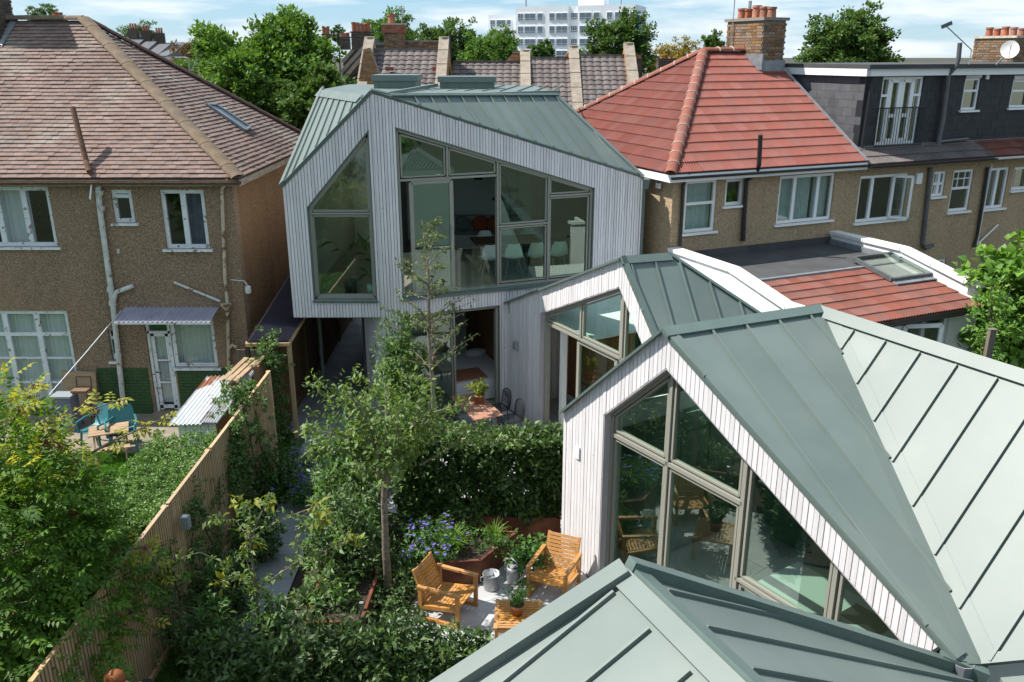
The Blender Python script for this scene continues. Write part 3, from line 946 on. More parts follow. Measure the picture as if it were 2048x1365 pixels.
def shrub(name, label, c, r, leafm, size, n, group=None, cat='shrub', per=14, spread=0.12, stems=5, hollow=0.35, w=0.36, tips=0, tipm=None):
    """upright bush: stems from the ground and leaf rosettes through an uneven volume"""
    c, r = V(c), V(r)
    t = thing(name, label, cat, (c.x, c.y, 0 if c.z - r.z < 0.3 else c.z - r.z), 0, group)
    z0 = WM[t.name].translation.z
    sm = MB()
    for i in range(stems):
        a = random.uniform(0, 6.28); q = random.uniform(.2, .8)
        sm.tube([(c.x + .15 * r.x * math.cos(a), c.y + .15 * r.y * math.sin(a), z0), (c.x + .5 * r.x * q * math.cos(a), c.y + .5 * r.y * q * math.sin(a), c.z),
                 (c.x + .8 * r.x * q * math.cos(a), c.y + .8 * r.y * q * math.sin(a), c.z + r.z * .85)], [0.022, 0.014, 0.005], 5, False)
    sm.build('stems', BARKD, t, smooth=True)
    C = crown_points(c, r, n, hollow)
    C = C[C[:, 2] > z0 + 0.06]
    leaf_volume(C, per, spread, size, leafm, 'foliage', t, outc=(c.x, c.y, c.z - r.z * .4), w=w)
    if tips:
        v = rvec(tips); v[:, 2] = np.abs(v[:, 2]) * 1.1 + 0.2
        C2 = np.array(c) + v * np.array(r) * 1.02
        leaf_volume(C2, per, spread * 0.8, size * 1.05, tipm or leafm, 'young_foliage', t, outc=tuple(c), w=w)
    return t

def blade_clump(name, label, c, n, L, w, leafm, group=None, cat='plant', spread=0.06, flop=0.9, lift=1.0):
    t = thing(name, label, cat, c, 0, group)
    a = rng.random(n) * 2 * np.pi
    rad = np.abs(rng.normal(size=n)) * spread
    P = np.stack([np.cos(a) * rad, np.sin(a) * rad, np.zeros(n)], 1)
    k = rng.random(n) * flop
    D = np.stack([np.cos(a) * k, np.sin(a) * k, np.full(n, lift)], 1)
    N = np.stack([-np.cos(a), -np.sin(a), np.full(n, 0.6)], 1)
    LL = L * (0.6 + 0.6 * rng.random(n))
    S = leaf_mesh('blades', P, D, N, LL, np.full(n, w), rng.random(n), leafm, 2)
    link_mesh('blades', S, t)
    return t

# ================================================================== ground, paving, fence
def struct(o): o['kind'] = 'structure'; return o
g = MB()
g.poly([(-1400, -300, -0.03), (1400, -300, -0.03), (1400, 2400, -0.03), (-1400, 2400, -0.03)])
struct(g.build('ground', GROUND))

def paved(name, poly, ang, sx, sy, m, z=0.012, brick=True, jw=0.008):
    base = struct(MB().prism([(x, y, -0.02) for x, y in poly], (0, 0, 0.022)).build(name, JOINT))
    c, s = math.cos(ang), math.sin(ang)
    R = [(x * c + y * s, -x * s + y * c) for x, y in poly]
    x0, x1, y0, y1 = min(p[0] for p in R), max(p[0] for p in R), min(p[1] for p in R), max(p[1] for p in R)
    y, r = y0, 0
    while y < y1:
        x = x0 - (sx / 2 if (r % 2 and brick) else 0)
        while x < x1:
            q = clip_poly([(x + jw / 2, y + jw / 2), (x + sx - jw / 2, y + jw / 2), (x + sx - jw / 2, y + sy - jw / 2), (x + jw / 2, y + sy - jw / 2)], R)
            if q:
                h = random.uniform(-0.0015, 0.0015)
                MB().prism([(a * c - b * s, a * s + b * c, 0.003) for a, b in q], (0, 0, z + h - 0.003)).build('slab', m, base)
            x += sx
        y += sy; r += 1
    return base
paved('patio', [(-1.5, 8.6), (3.1, 8.6), (1.24, 11.4), (0.66, 12.3), (-1.5, 11.25)], math.radians(27), 0.9, 0.9, PAVE)
paved('terrace', [(-2.5, 13.6), (0.8, 12.5), (2.7, 13.6), (1.9, 14.9), (0.52, 17.2), (-0.15, 18.25), (-2.55, 17.25)], math.radians(30), 0.9, 0.6, PAVE)
paved('garden_path', [(-4.1, 6.0), (-3.42, 6.0), (-3.42, 15.4), (-4.3, 15.4)], 0.0, 0.95, 0.34, PATH, brick=False)
paved('passage_path', [(-4.45, 15.42), (-3.4, 15.42), (-3.2, 18.2), (-3.2, 27.0), (-5.0, 27.0), (-5.0, 17.6)], 0.0, 2.2, 0.6, PATH, brick=False)
struct(MB().prism([(-16, 15.9, -0.02), (-4.9, 15.9, -0.02), (-4.9, 17.95, -0.02), (-16, 17.95, -0.02)], (0, 0, 0.026)).build('neighbour_patio', CONCR))
struct(MB().prism([(-16, 6, -0.025), (-4.86, 6, -0.025), (-4.86, 15.88, -0.025), (-16, 15.88, -0.025)], (0, 0, 0.012)).build('neighbour_lawn_soil', LAWN))
def lawn(name, label, x0, x1, y0, y1, n, L=0.07):
    P = np.stack([rng.uniform(x0, x1, n), rng.uniform(y0, y1, n), np.full(n, -0.015)], 1)
    D = rvec(n) * 0.5; D[:, 2] = 1
    N = rvec(n); 
    o = link_mesh(name, leaf_mesh(name, P, D, N, L * (0.6 + 0.8 * rng.random(n)), np.full(n, 0.009), rng.random(n), L_GRASS, 2))
    tag(o, label, 'grass', kind='stuff')
lawn('lawn_grass', 'bright green mown lawn beside the clipped hedge next door', -8.8, -5.6, 12.9, 15.88, 34000)
lawn('verge_grass', 'shaded strip of grass between slatted fence and path', -4.70, -4.12, 6.5, 10.6, 9000)
lawn('verge_grass', 'small patch of dark grass where the fence meets the passage', -5.0, -4.4, 14.6, 16.9, 6000)

# new slatted fence, one object per slat
fence = thing('slatted_fence', 'new larch fence of narrow upright slats along the garden path', 'fence', (-4.75, 5, 0))
y = 5.2; k = 0
sl = MB().box(0, 0, 0.97, 0.016, 0.038, 1.86).mesh('fence_slat', FENCEM)
while y < 15.5:
    o = link_mesh('fence_slat', sl, fence)
    o.location = (random.uniform(-.002, .002), y - 5, 0.06 * math.floor((y - 5.2) / 1.83) * 0.0 + random.uniform(-.004, .004))
    y += 0.0665; k += 1
for i in range(7):
    yy = 5.1 + i * 1.76
    MB().box(-4.80, yy, 0.95, 0.075, 0.09, 1.9).build('fence_post', FENCEM, fence)
    if i < 6:
        for z in (0.35, 1.0, 1.65):
            MB().box(-4.79, yy + 0.9, z, 0.045, 1.66, 0.07).build('fence_rail', FENCEM, fence)
        MB().box(-4.765, yy + 0.88, 1.918, 0.05, 1.70, 0.02).build('fence_capping', FENCEM, fence)
MB().box(-4.765, 10.3, 0.95, 0.012, 10.4, 1.84).build('backing_board', FENCEB, fence)
MB().box(-4.725, 10.3, 0.02, 0.04, 10.4, 0.14).build('gravel_board', FENCEM, fence)

pf = thing('passage_fence', 'brown close boarded fence running into the dark side passage', 'fence', (-5.02, 15.6, 0))
y = 15.6
bm_ = MB().box(0, 0, 1.0, 0.02, 0.145, 2.0).mesh('fence_board', FENCEB)
while y < 26.5:
    o = link_mesh('fence_board', bm_, pf); o.location = (random.uniform(-.004, .004), y - 15.6, 0); y += 0.155
for yy in (15.55, 17.5, 19.4, 21.3, 23.2, 25.1):
    MB().box(-4.97, yy, 1.02, 0.08, 0.09, 2.06).build('fence_post', FENCEB, pf)
MB().box(-5.01, 21.0, 2.03, 0.07, 11.0, 0.04).build('fence_capping', FENCEB, pf)
MB().box(-4.985, 21.0, 0.12, 0.03, 10.9, 0.2).build('gravel_board', FENCEB, pf)

of = thing('old_gate', 'weathered grey board gate under the purple corrugated roof', 'gate', (-5.4, 16.9, 0))
for i in range(8):
    MB().box(-5.78 + i * 0.098, 16.95, 0.95, 0.09, 0.025, 1.9 + random.uniform(-.01, .01)).build('gate_board', FENCEO, of)
for z in (0.4, 1.5): MB().box(-5.43, 16.98, z, 0.78, 0.03, 0.1).build('gate_rail', FENCEO, of)

# grey box lights on posts and walls
def box_light(name, label, p, rot, w=0.11, h=0.19, d=0.11):
    t = thing(name, label, 'light', p, rot)
    MB().box(0, -d / 2, 0, w, d, h).build('housing', GREYL, t, world=False)
    MB().box(0, -d / 2, h / 2 + 0.003, w * 0.6, d * 0.6, 0.006).build('lens', CURT, t, world=False)
    MB().box(0, -0.004, 0, w * 0.7, 0.012, h * 0.8).build('back_plate', GREYL, t, world=False)
    return t
box_light('fence_light', 'grey cube light fixed to the slatted fence', (-4.66, 10.55, 1.55), math.pi / 2)

# ================================================================== old pebbledashed house on the left
LX, LY = -5.87, 17.94
FL = Face((-15.0, LY), (1, 0), (0, -1))
def LU(x): return x + 15.0
lh = thing('pebbledash_house', 'old brown pebbledashed house with mossy clay tiled hipped roof', 'house', (LX, LY, 0))
def frect(F, x0, y0, x1, y1, d=0.0):
    a, b = F.px(x0, y0, d), F.px(x1, y1, d)
    return min(a[0], b[0]), max(a[0], b[0]), min(a[1], b[1]), max(a[1], b[1])
def hole(r): return [(r[0], r[2]), (r[1], r[2]), (r[1], r[3]), (r[0], r[3])]
wA = frect(FL, -68, 374, 116, 494); wB = frect(FL, 220, 380, 271, 446); wC = frect(FL, 318, 380, 420, 498)
wD = frect(FL, -70, 622, 164, 800); wE = frect(FL, 216, 662, 236, 722)
wF = frect(FL, 287, 642, 362, 828); wG = frect(FL, 363, 642, 437, 735)
wD = (wD[0], wD[1], 0.12, wD[3]); wF = (wF[0], wF[1], 0.06, wF[3]); wG = (wF[1] + 0.002, wG[1], wG[2], wF[3])
holes = [hole(r) for r in (wA, wB, wC, wD, wE)] + [[(wF[0], wF[2]), (wF[1], wF[2]), (wG[0], wG[2]), (wG[1], wG[2]), (wG[1], wG[3]), (wF[0], wF[3])]]
EZ = 5.36
wall = wall_poly(MB(), FL, [(0, 0), (LU(LX), 0), (LU(LX), EZ), (0, EZ)], holes, -0.28, 0.0)
wall.obox((-15, 24.7, 0), (9.13, 0, 0), (0, 0.25, 0), (0, 0, EZ)).obox((-15.25, LY + .01, 0), (0.25, 0, 0), (0, 7, 0), (0, 0, EZ))
wall.build('wall', PEBBLE, lh)
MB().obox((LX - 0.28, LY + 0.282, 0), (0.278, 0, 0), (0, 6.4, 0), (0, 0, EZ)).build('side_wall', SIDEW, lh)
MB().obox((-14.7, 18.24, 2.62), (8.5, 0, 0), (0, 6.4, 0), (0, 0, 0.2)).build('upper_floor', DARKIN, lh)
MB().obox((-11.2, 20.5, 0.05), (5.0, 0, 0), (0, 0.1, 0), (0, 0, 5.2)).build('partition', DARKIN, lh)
# windows
def sash(F, r, cols, rows, cut, nm='window', **k):
    return window(lh, F, r[0], r[1], r[2], r[3], cols, rows, PEEL, GLASSD, fw=0.085, rec=0.05, cut=cut, name=nm, **k)
sash(FL, wA, (1, 1, 1), (1,), [(0.30, 0.68, CURT, 6), (0.93, 0.99, CURT, 2)])
sash(FL, wB, (1,), (4, 1), [])
sash(FL, wC, (1, 1), (1,), [(0.52, 0.98, CURTD, 5)])
sash(FL, wD, (1.15, 1, 1), (3.2, 1), [(0.02, 0.64, CURT, 16), (0.68, 0.98, CURT, 7)], sill=False, bars=[((wD[0], wD[2] + q * (wD[3] - wD[2])), (wD[1], wD[2] + q * (wD[3] - wD[2])), 0.045) for q in (0.27, 0.52)])
sash(FL, wE, (1,), (3, 1), [])
dw = sash(FL, wG, (1,), (1,), [(0.03, 0.97, CURT, 9)], label='kitchen window with a lace net curtain')
lace = MB()
for row, (zf, n, rr) in enumerate(((0.80, 8, 0.022), (0.60, 8, 0.022), (0.42, 7, 0.034), (0.30, 7, 0.034), (0.20, 7, 0.034))):
    for i in range(n):
        c = FL.p(wG[0] + 0.1 + (wG[1] - wG[0] - 0.2) * (i + 0.5) / n, wG[2] + (wG[3] - wG[2]) * zf, -0.14)
        lace.tube([c + V((math.cos(a) * rr * 1.3, 0, math.sin(a) * rr)) for a in [j * math.pi / 4 for j in range(9)]], 0.006, 4)
lace.build('lace_trim', WHITEP, dw)
# back door
door = MB()
frame_bars(door, FL, [((wF[0] + .04, wF[2]), (wF[0] + .04, wF[3])), ((wF[1] - .04, wF[2]), (wF[1] - .04, wF[3])), ((wF[0], wF[3] - .04), (wF[1], wF[3] - .04)), ((wF[0], wF[3] - .28), (wF[1], wF[3] - .28))], 0.055, -0.14, -0.03)
a0, a1, b0, b1 = wF[0] + .07, wF[1] - .07, wF[2] + .02, wF[3] - .31
frame_bars(door, FL, [((a0 + .045, b0), (a0 + .045, b1)), ((a1 - .045, b0), (a1 - .045, b1)), ((a0, b1 - .035), (a1, b1 - .035)), ((a0, b0 + .07), (a1, b0 + .07))], 0.075, -0.12, -0.062)
for q in (0.36, 0.65): frame_bars(door, FL, [((a0, b0 + (b1 - b0) * q), (a1, b0 + (b1 - b0) * q))], 0.04, -0.11, -0.07)
dr = door.build('door', PEEL, lh)
pane(dr, FL, [(a0 + .09, b0 + .15), (a1 - .09, b0 + .15), (a1 - .09, b1 - .1), (a0 + .09, b1 - .1)], -0.10, GLASSD)
pane(dr, FL, [(a0, wF[3] - .25), (a1, wF[3] - .25), (a1, wF[3] - .08), (a0, wF[3] - .08)], -0.10, GLASSD)
curtain(dr, FL, a0 + .08, a1 - .08, b0 + .15, b1 - .1, -0.15, CURT, 7)
MB().tube([FL.p(a0 + .06, 1.02, -.04), FL.p(a0 + .06, 1.02, 0.02), FL.p(a0 + .17, 1.0, 0.02)], 0.011, 6).build('handle', BLACKP, dr)
MB().obox(FL.p(wF[0] - .05, 0.0, 0.0), FL.t * (wF[1] - wF[0] + .1), FL.n * 0.28, V((0, 0, 0.055))).build('door_step', CONCR, lh)
# green painted brick plinth, course by course
zt = FL.px(470, 742)[1]
pl = MB(); rowz = 0.0; k = 0
while rowz < zt:
    u = LU(-9.35) - (0.11 if k % 2 else 0)
    while u < LU(LX) - 0.02:
        a, b = max(u, LU(-9.35)), min(u + 0.225, LU(LX) + 0.012)
        for (c, d) in ((a, min(b, wF[0] - .06)), (max(a, wF[1] + .04), b)):
            if d - c > 0.02: pl.obox(FL.p(c, rowz + .004, 0.001), FL.t * (d - c - 0.008), FL.n * 0.018, V((0, 0, 0.067)))
        u += 0.225
    rowz += 0.075; k += 1
pl.build('painted_brick', GREENB, lh, kind='stuff')
# roof: eaves, slopes, hips
OV = 0.22
A_ = V((LX + OV, LY - OV, 5.38)); B_ = V((LX + OV, 24.95 + OV, 5.38)); AP = V((-10.05, 21.35, 8.55)); RL = V((-16.5, 21.35, 8.55)); FLc = V((-16.5, LY - OV, 5.38)); BLc = V((-16.5, 24.95 + OV, 5.38))
rf, S1 = tile_roof(lh, [FLc, A_, AP, RL], TILEL, 0.17, 0.118, (0, 0), 0.017, 'roof', 'roof_tile', 300, 0.005, wave=0.010)
rs_, S2 = tile_roof(lh, [A_, B_, AP], TILEL, 0.17, 0.118, (0, 0), 0.017, 'side_roof', 'roof_tile', 300, 0.005, wave=0.014)
MB().prism([B_, BLc, RL, AP], (0, 0, -0.08)).build('rear_roof', TILEL, lh)
hip_tiles(rf, A_, AP + V((0, 0, .02)), HIPL, 0.17, 0.42, flat=.5, taper=.02)
hip_tiles(rf, AP + V((-.02, 0, .02)), RL + V((0, 0, .02)), HIPL, 0.13, 0.42, 'ridge_tile')
hip_tiles(rs_, B_, AP + V((0.03, 0.05, .0)), RIDGED, 0.12, 0.4)
# eaves board and gutter
MB().obox(A_ + V((0.0, 0.03, -0.17)), (-10, 0, 0), (0, 0.03, 0), (0, 0, 0.15)).build('fascia', FASCIA, lh)
MB().obox(A_ + V((-0.03, 0.06, -0.17)), (0, 7, 0), (0.03, 0, 0), (0, 0, 0.13)).build('side_fascia', FASCIA, lh)
gt = MB()
def gutter(mb, a, b, r=0.06):
    a, b = V(a), V(b); d = (b - a).normalized(); s = d.cross(V((0, 0, 1))).normalized(); vs = []
    for p in (a, b):
        for rr in (r, r - 0.008):
            for i in range(7):
                t = math.pi + math.pi * i / 6
                vs.append(p + s * math.cos(t) * rr + V((0, 0, math.sin(t) * rr)))
    fs = []
    for i in range(6):
        fs += [(i, i + 1, 14 + i + 1, 14 + i), (7 + i + 1, 7 + i, 21 + i, 21 + i + 1)]
    fs += [(0, 14, 21, 7), (6, 13, 27, 20)]
    mb.add(vs, fs)
gutter(gt, A_ + V((0.05, -0.06, -0.06)), A_ + V((-10, -0.06, -0.06)))
gt.build('gutter', RUST, lh, smooth=True)
# chimney at the far left of the ridge
ch = MB(); cc = V((-12.35, 21.2, 0))
sh = brick_stack(lh, cc, 1.0, 0.8, 7.9, 10.4, 0, BRICKD, MORTARD)
MB().prism([S1.p(*S1.px(6, 95), .03), S1.p(*S1.px(0, 92), .03), S1.p(*S1.px(26, 38), .03), S1.p(*S1.px(40, 38), .03)], S1.n * 0.02).build('lead_flashing', LEADF, sh)
# roof light set into the side slope
q = [S2.px(412, 213), S2.px(430, 213), S2.px(498, 258), S2.px(488, 264)]
sk = MB(); cpt = [S2.p(*t, .05) for t in q]
for i in range(4): sk.bar(cpt[i], cpt[(i + 1) % 4], 0.06, 0.06, up=S2.n)
so = sk.build('roof_light', LEADF, lh); MB().poly([p - S2.n * .01 for p in cpt]).build('pane', FARG, so)
# pipes
def Lp(x, y, d=0.08): u, z = FL.px(x, y, d); return FL.p(u, z, d)
sp = MB().tube([Lp(196, 372), Lp(200, 420), Lp(222, 580), Lp(229, 640), Lp(246, 800), Lp(247, 812)], 0.058, 10).tube([Lp(226, 606), Lp(232, 585), Lp(266, 572)], 0.05, 10)
for (x, y) in ((199, 385), (202, 416), (221, 578), (225, 606), (236, 712)): sp.tube([Lp(x, y - 4), Lp(x, y + 5)], 0.075, 10)
sp = sp.build('soil_pipe', PIPEW, lh, smooth=False)
MB().tube([Lp(196, 374), Lp(186, 352, .12), Lp(178, 342, .2), (S1.p(*S1.px(177, 330), 0.12)), S1.p(*S1.px(171, 258), 0.62)], 0.056, 10).build('vent_pipe', RUST, lh)
rp_ = MB().tube([Lp(455, 352, .2), Lp(453, 362, .16), Lp(443, 380), Lp(445, 420), Lp(450, 560), Lp(455, 605)], 0.036, 8).tube([Lp(457, 700), Lp(465, 690, .1), Lp(474, 696, .12)], 0.036, 8)
rp_.tube([Lp(455, 625), Lp(457, 700), Lp(459, 775), Lp(461, 800)], 0.04, 8).build('rainwater_pipe', PIPEC, lh)
MB().tube([Lp(348, 565, .05), Lp(440, 603, .07)], 0.028, 8).build('waste_pipe', PIPEW, lh)
hc = Lp(452, 612, .1); MB().lathe([(0.04, -.10), (0.12, 0.02), (0.12, 0.05), (0.1, 0.05)], hc, 8).build('hopper', PIPEC, lh)
lp = MB().tube([Lp(462, 560, .04), Lp(478, 562, .2), Lp(488, 562, .26), Lp(494, 570, .3)], 0.013, 6)
lp = lp.build('wall_lamp', PIPEW, lh); MB().lathe([(0.02, .07), (.06, .05), (.065, -.06), (.05, -.1)], Lp(496, 578, .3), 10).build('lamp_shade', PIPEW, lp)
MB().box(Lp(235, 504).x, LY - .03, Lp(235, 504).z, .04, .06, .09).build('overflow_stub', PIPEW, lh)
MB().tube([A_ + V((-3.05, -.02, -.12)), A_ + V((-3.1, -.08, -.42))], 0.018, 5).build('loose_strip', WHITEP, lh)
# corrugated canopy over the back door
cu0, cz0 = FL.px(253, 614); cu1, _ = FL.px(440, 612)
can = thing('door_canopy', 'small clear corrugated plastic canopy over the white back door', 'canopy', FL.p((cu0 + cu1) / 2, 2.3, 0))
vs, fs = [], []; nn = 60
for i in range(nn + 1):
    u = cu0 + (cu1 - cu0) * i / nn; h = 0.018 * math.cos(i * math.pi / 1.5)
    vs += [FL.p(u, cz0 + h, 0.02), FL.p(u - .03, cz0 - 0.16 + h, 0.62)]
for i in range(nn): fs.append((2 * i, 2 * i + 1, 2 * i + 3, 2 * i + 2))
MB().add(vs, fs).build('corrugated_sheet', CANOPYP, can)
cb = MB().obox(FL.p(cu0 - .03, cz0 - 0.215, 0.585), FL.t * (cu1 - cu0), FL.n * 0.03, V((0, 0, 0.045)))
for u in (cu0 + .05, (cu0 + cu1) / 2, cu1 - .08): cb.bar(FL.p(u, cz0 - .04, 0.02), FL.p(u, cz0 - .2, 0.6), 0.035, 0.04)
cb.build('timber_frame', PEEL, can)
ww = MB().tube([Lp(242, 622, .06), at_y(172, 705, 16.6), at_y(98, 790, 15.4)], 0.009, 5).build('washing_line', WHITEP, None, loc=None)
tag(ww, 'taut white washing line slanting from the pebbledashed wall', 'washing line')

# lean-to roof in the side passage
lt = thing('lean_to', 'purple tinted corrugated lean-to roof beside the pebbledashed house', 'lean-to', (-5.5, 17.0, 0))
P0, P1 = at_z(493, 685, 2.25), at_z(577, 684, 2.2)
P2 = V((P1.x + 0.02, 21.0, 2.62)); P3 = V((P0.x - 0.1, 21.0, 2.75))
vs, fs = [], []; nn = 30
for i in range(nn + 1):
    t = i / nn; h = V((0, 0, 0.028 * math.cos(i * math.pi)))
    vs += [P0.lerp(P1, t) + h, P3.lerp(P2, t) + h]
for i in range(nn): fs.append((2 * i, 2 * i + 2, 2 * i + 3, 2 * i + 1))
MB().add(vs, fs).build('corrugated_sheet', LEANP, lt)
lf = MB().bar(P0 + V((-.02, -.02, -.05)), P1 + V((.02, -.02, -.05)), 0.035, 0.07)
for t in (0.3, 0.62): lf.bar(P0.lerp(P3, t) + V((0, 0, -.05)), P1.lerp(P2, t) + V((0, 0, -.05)), 0.05, 0.05)
lf.bar(P0 + V((0, 0, -.05)), P3 + V((0, 0, -.05)), 0.05, 0.08).bar(P1 + V((0, 0, -.05)), P2 + V((0, 0, -.05)), 0.05, 0.06)
lf.build('rafters', FENCEM, lt)
for p in (P0, P1): MB().box(p.x, p.y + .02, 1.08, .08, .08, 2.14).build('post', BLACKP if p is P0 else FENCEM, lt)

# ================================================================== two storey timber house in the middle
CORN = V((-2.75, 17.25, 0))
F1 = Face((-4.63, 17.25), (1, 0), (0, -1))
a22 = math.radians(22)
F2 = Face((CORN.x, CORN.y), (math.cos(a22), math.sin(a22)), (math.sin(a22), -math.cos(a22)))
mh = thing('timber_house', 'two storey house of bleached timber boards with folded sage metal roof', 'house', (CORN.x, CORN.y, 0))
W1 = 1.88
LEN2 = 6.15
out1 = [(0, 2.52), (W1, 2.52), (W1, 7.10), (0, 5.27)]
h1b, h1t = 2.90, 4.72
op1 = [(0.46, h1b), (1.795, h1b), (1.795, 6.40), (0.46, 4.86)]
zr = lambda u: 7.10 + (5.15 - 7.10) * u / LEN2
out2 = [(0, 0), (LEN2, 0), (LEN2, 5.15), (0, 7.10)]
uA, uB = F2.px(797, 420)[0], F2.px(1187, 470)[0]
op2 = [(uA, 2.88), (uB, 2.88), (uB, zr(uB) - 0.55), (uA, zr(uA) - 0.52)]
gA, gB = F2.px(803, 680)[0], F2.px(1000, 680)[0]
gB = min(gB, 2.78)
op3 = [(gA, 0.02), (gB, 0.02), (gB, 2.50), (gA, 2.50)]
cl1 = wall_poly(MB(), F1, out1, [op1], -0.26, -0.036).build('wall', CLADBACK, mh)
cl2 = wall_poly(MB(), F2, out2, [op2, op3], -0.26, -0.036).build('wall', CLADBACK, mh)
cladding(cl1, F1, out1, [op1], 0.066)
cladding(cl2, F2, out2, [op2, op3], 0.066, u_off=0.006)
def reveal(parent, F, poly, d0=-0.25, d1=-0.005, t=0.02, m=None):
    mb = MB(); n = len(poly); cx = sum(p[0] for p in poly) / n; cz = sum(p[1] for p in poly) / n
    for i in range(n):
        a, b = V(poly[i] + (0,)), V(poly[(i + 1) % n] + (0,))
        s = V((b.y - a.y, a.x - b.x, 0)).normalized()
        if s.dot(V((cx, cz, 0)) - a) < 0: s.negate()
        A, B, C_, D_ = a, b, b + s * t, a + s * t
        mb.prism([F.p(q.x, q.y, d0) for q in (A, B, C_, D_)], F.n * (d1 - d0))
    return mb.build('reveal', m or METALD, parent)
def inset(poly, t):
    n = len(poly); cx = sum(p[0] for p in poly) / n; cz = sum(p[1] for p in poly) / n
    L_ = []
    for i in range(n):
        a, b = V(poly[i]), V(poly[(i + 1) % n]); d = (b - a).normalized(); s = V((-d.y, d.x))
        if s.dot(V((cx, cz)) - a) < 0: s = -s
        L_.append((a + s * t, d))
    r = []
    for i in range(n):
        (p, d), (q, e) = L_[i - 1], L_[i]
        den = d.x * e.y - d.y * e.x
        k = ((q - p).x * e.y - (q - p).y * e.x) / den
        r.append(tuple(p + d * k))
    return r
def glazed(house, F, op, bars, cells, fm=FRAME, w=0.055, d0=-0.19, d1=-0.06, name='window', gm=None, sub=0.032, rm=None):
    """window frame following the opening, mullions in bars, one pane (with its sash) to each cell"""
    reveal(house, F, op, m=rm)
    ip = inset(op, 0.021 + w / 2)
    mb = MB(); frame_bars(mb, F, poly_loop(ip), w, d0, d1)
    for b in bars: frame_bars(mb, F, [b[:2]], (b[2] if len(b) > 2 else 0.075) * 0.52, d0 + 0.003, d1 + 0.004)
    wn_ = mb.build(name, fm, house)
    for c in cells:
        sb = MB(); frame_bars(sb, F, poly_loop(inset(c, sub / 2)), sub, d0 + 0.03, d1 - 0.02)
        sb.build('sash', fm, wn_)
        pane(wn_, F, inset(c, sub * 0.4), (d0 + d1) / 2, gm or GLASS)
    return wn_
# left window
w_ = 0.04
rk1 = lambda u: 4.86 + (6.40 - 4.86) * (u - 0.46) / (1.795 - 0.46)
glazed(mh, F1, op1, [((0.48, h1t), (1.78, h1t), 0.07)],
       [[(0.53, 2.97), (1.725, 2.97), (1.725, 4.685), (0.53, 4.685)], [(0.53, 4.755), (1.725, 4.755), (1.725, rk1(1.725) - .10), (0.53, rk1(0.53) - .10)]])
MB().obox(F1.p(0.44, 2.85, -0.05), F1.t * 1.37, F1.n * 0.09, V((0, 0, 0.045))).build('sill', METALD, mh)
# big right window
m0, m1, m2 = F2.px(896, 320)[0], F2.px(998, 430)[0], F2.px(1099, 450)[0]
t0, t1, t2 = F2.px(900, 357)[1], F2.px(1050, 451)[1], F2.px(1145, 391)[1]
tp = lambda u: zr(u) - 0.535 - 0.09
e_ = 0.035
x0, x1 = uA + 0.10, uB - 0.10
bw = 2.98
gw = glazed(mh, F2, op2, [((uA, t0), (m1, t0), 0.085), ((m0, t0), (m0, tp(m0) + .05)), ((m1, 2.9), (m1, tp(m1) + .05), 0.085), ((m2, 2.9), (m2, tp(m2) + .05)), ((m1, t1), (m2, t1)), ((m2, t2), (uB, t2))],
       [[(x0, t0 + .045), (m0 - e_, t0 + .045), (m0 - e_, tp(m0 - e_)), (x0, tp(x0))],
        [(m0 + e_, t0 + .045), (m1 - .045, t0 + .045), (m1 - .045, tp(m1 - .045)), (m0 + e_, tp(m0 + e_))],
        [(m1 + .045, bw), (m2 - e_, bw), (m2 - e_, t1 - e_), (m1 + .045, t1 - e_)],
        [(m1 + .045, t1 + e_), (m2 - e_, t1 + e_), (m2 - e_, tp(m2 - e_)), (m1 + .045, tp(m1 + .045))],
        [(m2 + e_, bw), (x1, bw), (x1, t2 - e_), (m2 + e_, t2 - e_)],
        [(m2 + e_, t2 + e_), (x1, t2 + e_), (x1, tp(x1)), (m2 + e_, tp(m2 + e_))]])
# sliding door leaf, half open, in the left bay
d1_, d2_ = F2.px(826, 430)[0], F2.px(906, 430)[0]
sd = MB(); frame_bars(sd, F2, poly_loop([(d1_, bw), (d2_, bw), (d2_, t0 - .06), (d1_, t0 - .06)]), 0.085, -0.135, -0.075)
sdo = sd.build('sliding_door', FRAME, mh); pane(sdo, F2, [(d1_, bw), (d2_, bw), (d2_, t0 - .06), (d1_, t0 - .06)], -0.105, GLASS)
MB().tube([F2.p(d2_ - .02, 3.6, -.06), F2.p(d2_ - .02, 3.6, -.03), F2.p(d2_ - .02, 4.35, -.03), F2.p(d2_ - .02, 4.35, -.06)], 0.012, 6).build('pull_handle', GALV, sdo)
pane(mh, F2, [(uA + .03, 2.92), (m1 - .04, 2.92), (m1 - .04, 3.86), (uA + .03, 3.86)], -0.045, GLASSC, 'glass_balustrade')
MB().obox(F2.p(uA - .03, 2.83, -0.05), F2.t * (uB - uA + .06), F2.n * 0.10, V((0, 0, 0.05))).build('sill', METALD, mh)
# ground floor bedroom opening: one fixed pane, one slid open
gm_ = (gA + gB) / 2 + 0.08
glazed(mh, F2, op3, [((gm_, 0.05), (gm_, 2.45))], [[(gA + .1, .1), (gm_ - .035, .1), (gm_ - .035, 2.4), (gA + .1, 2.4)]], name='sliding_window')
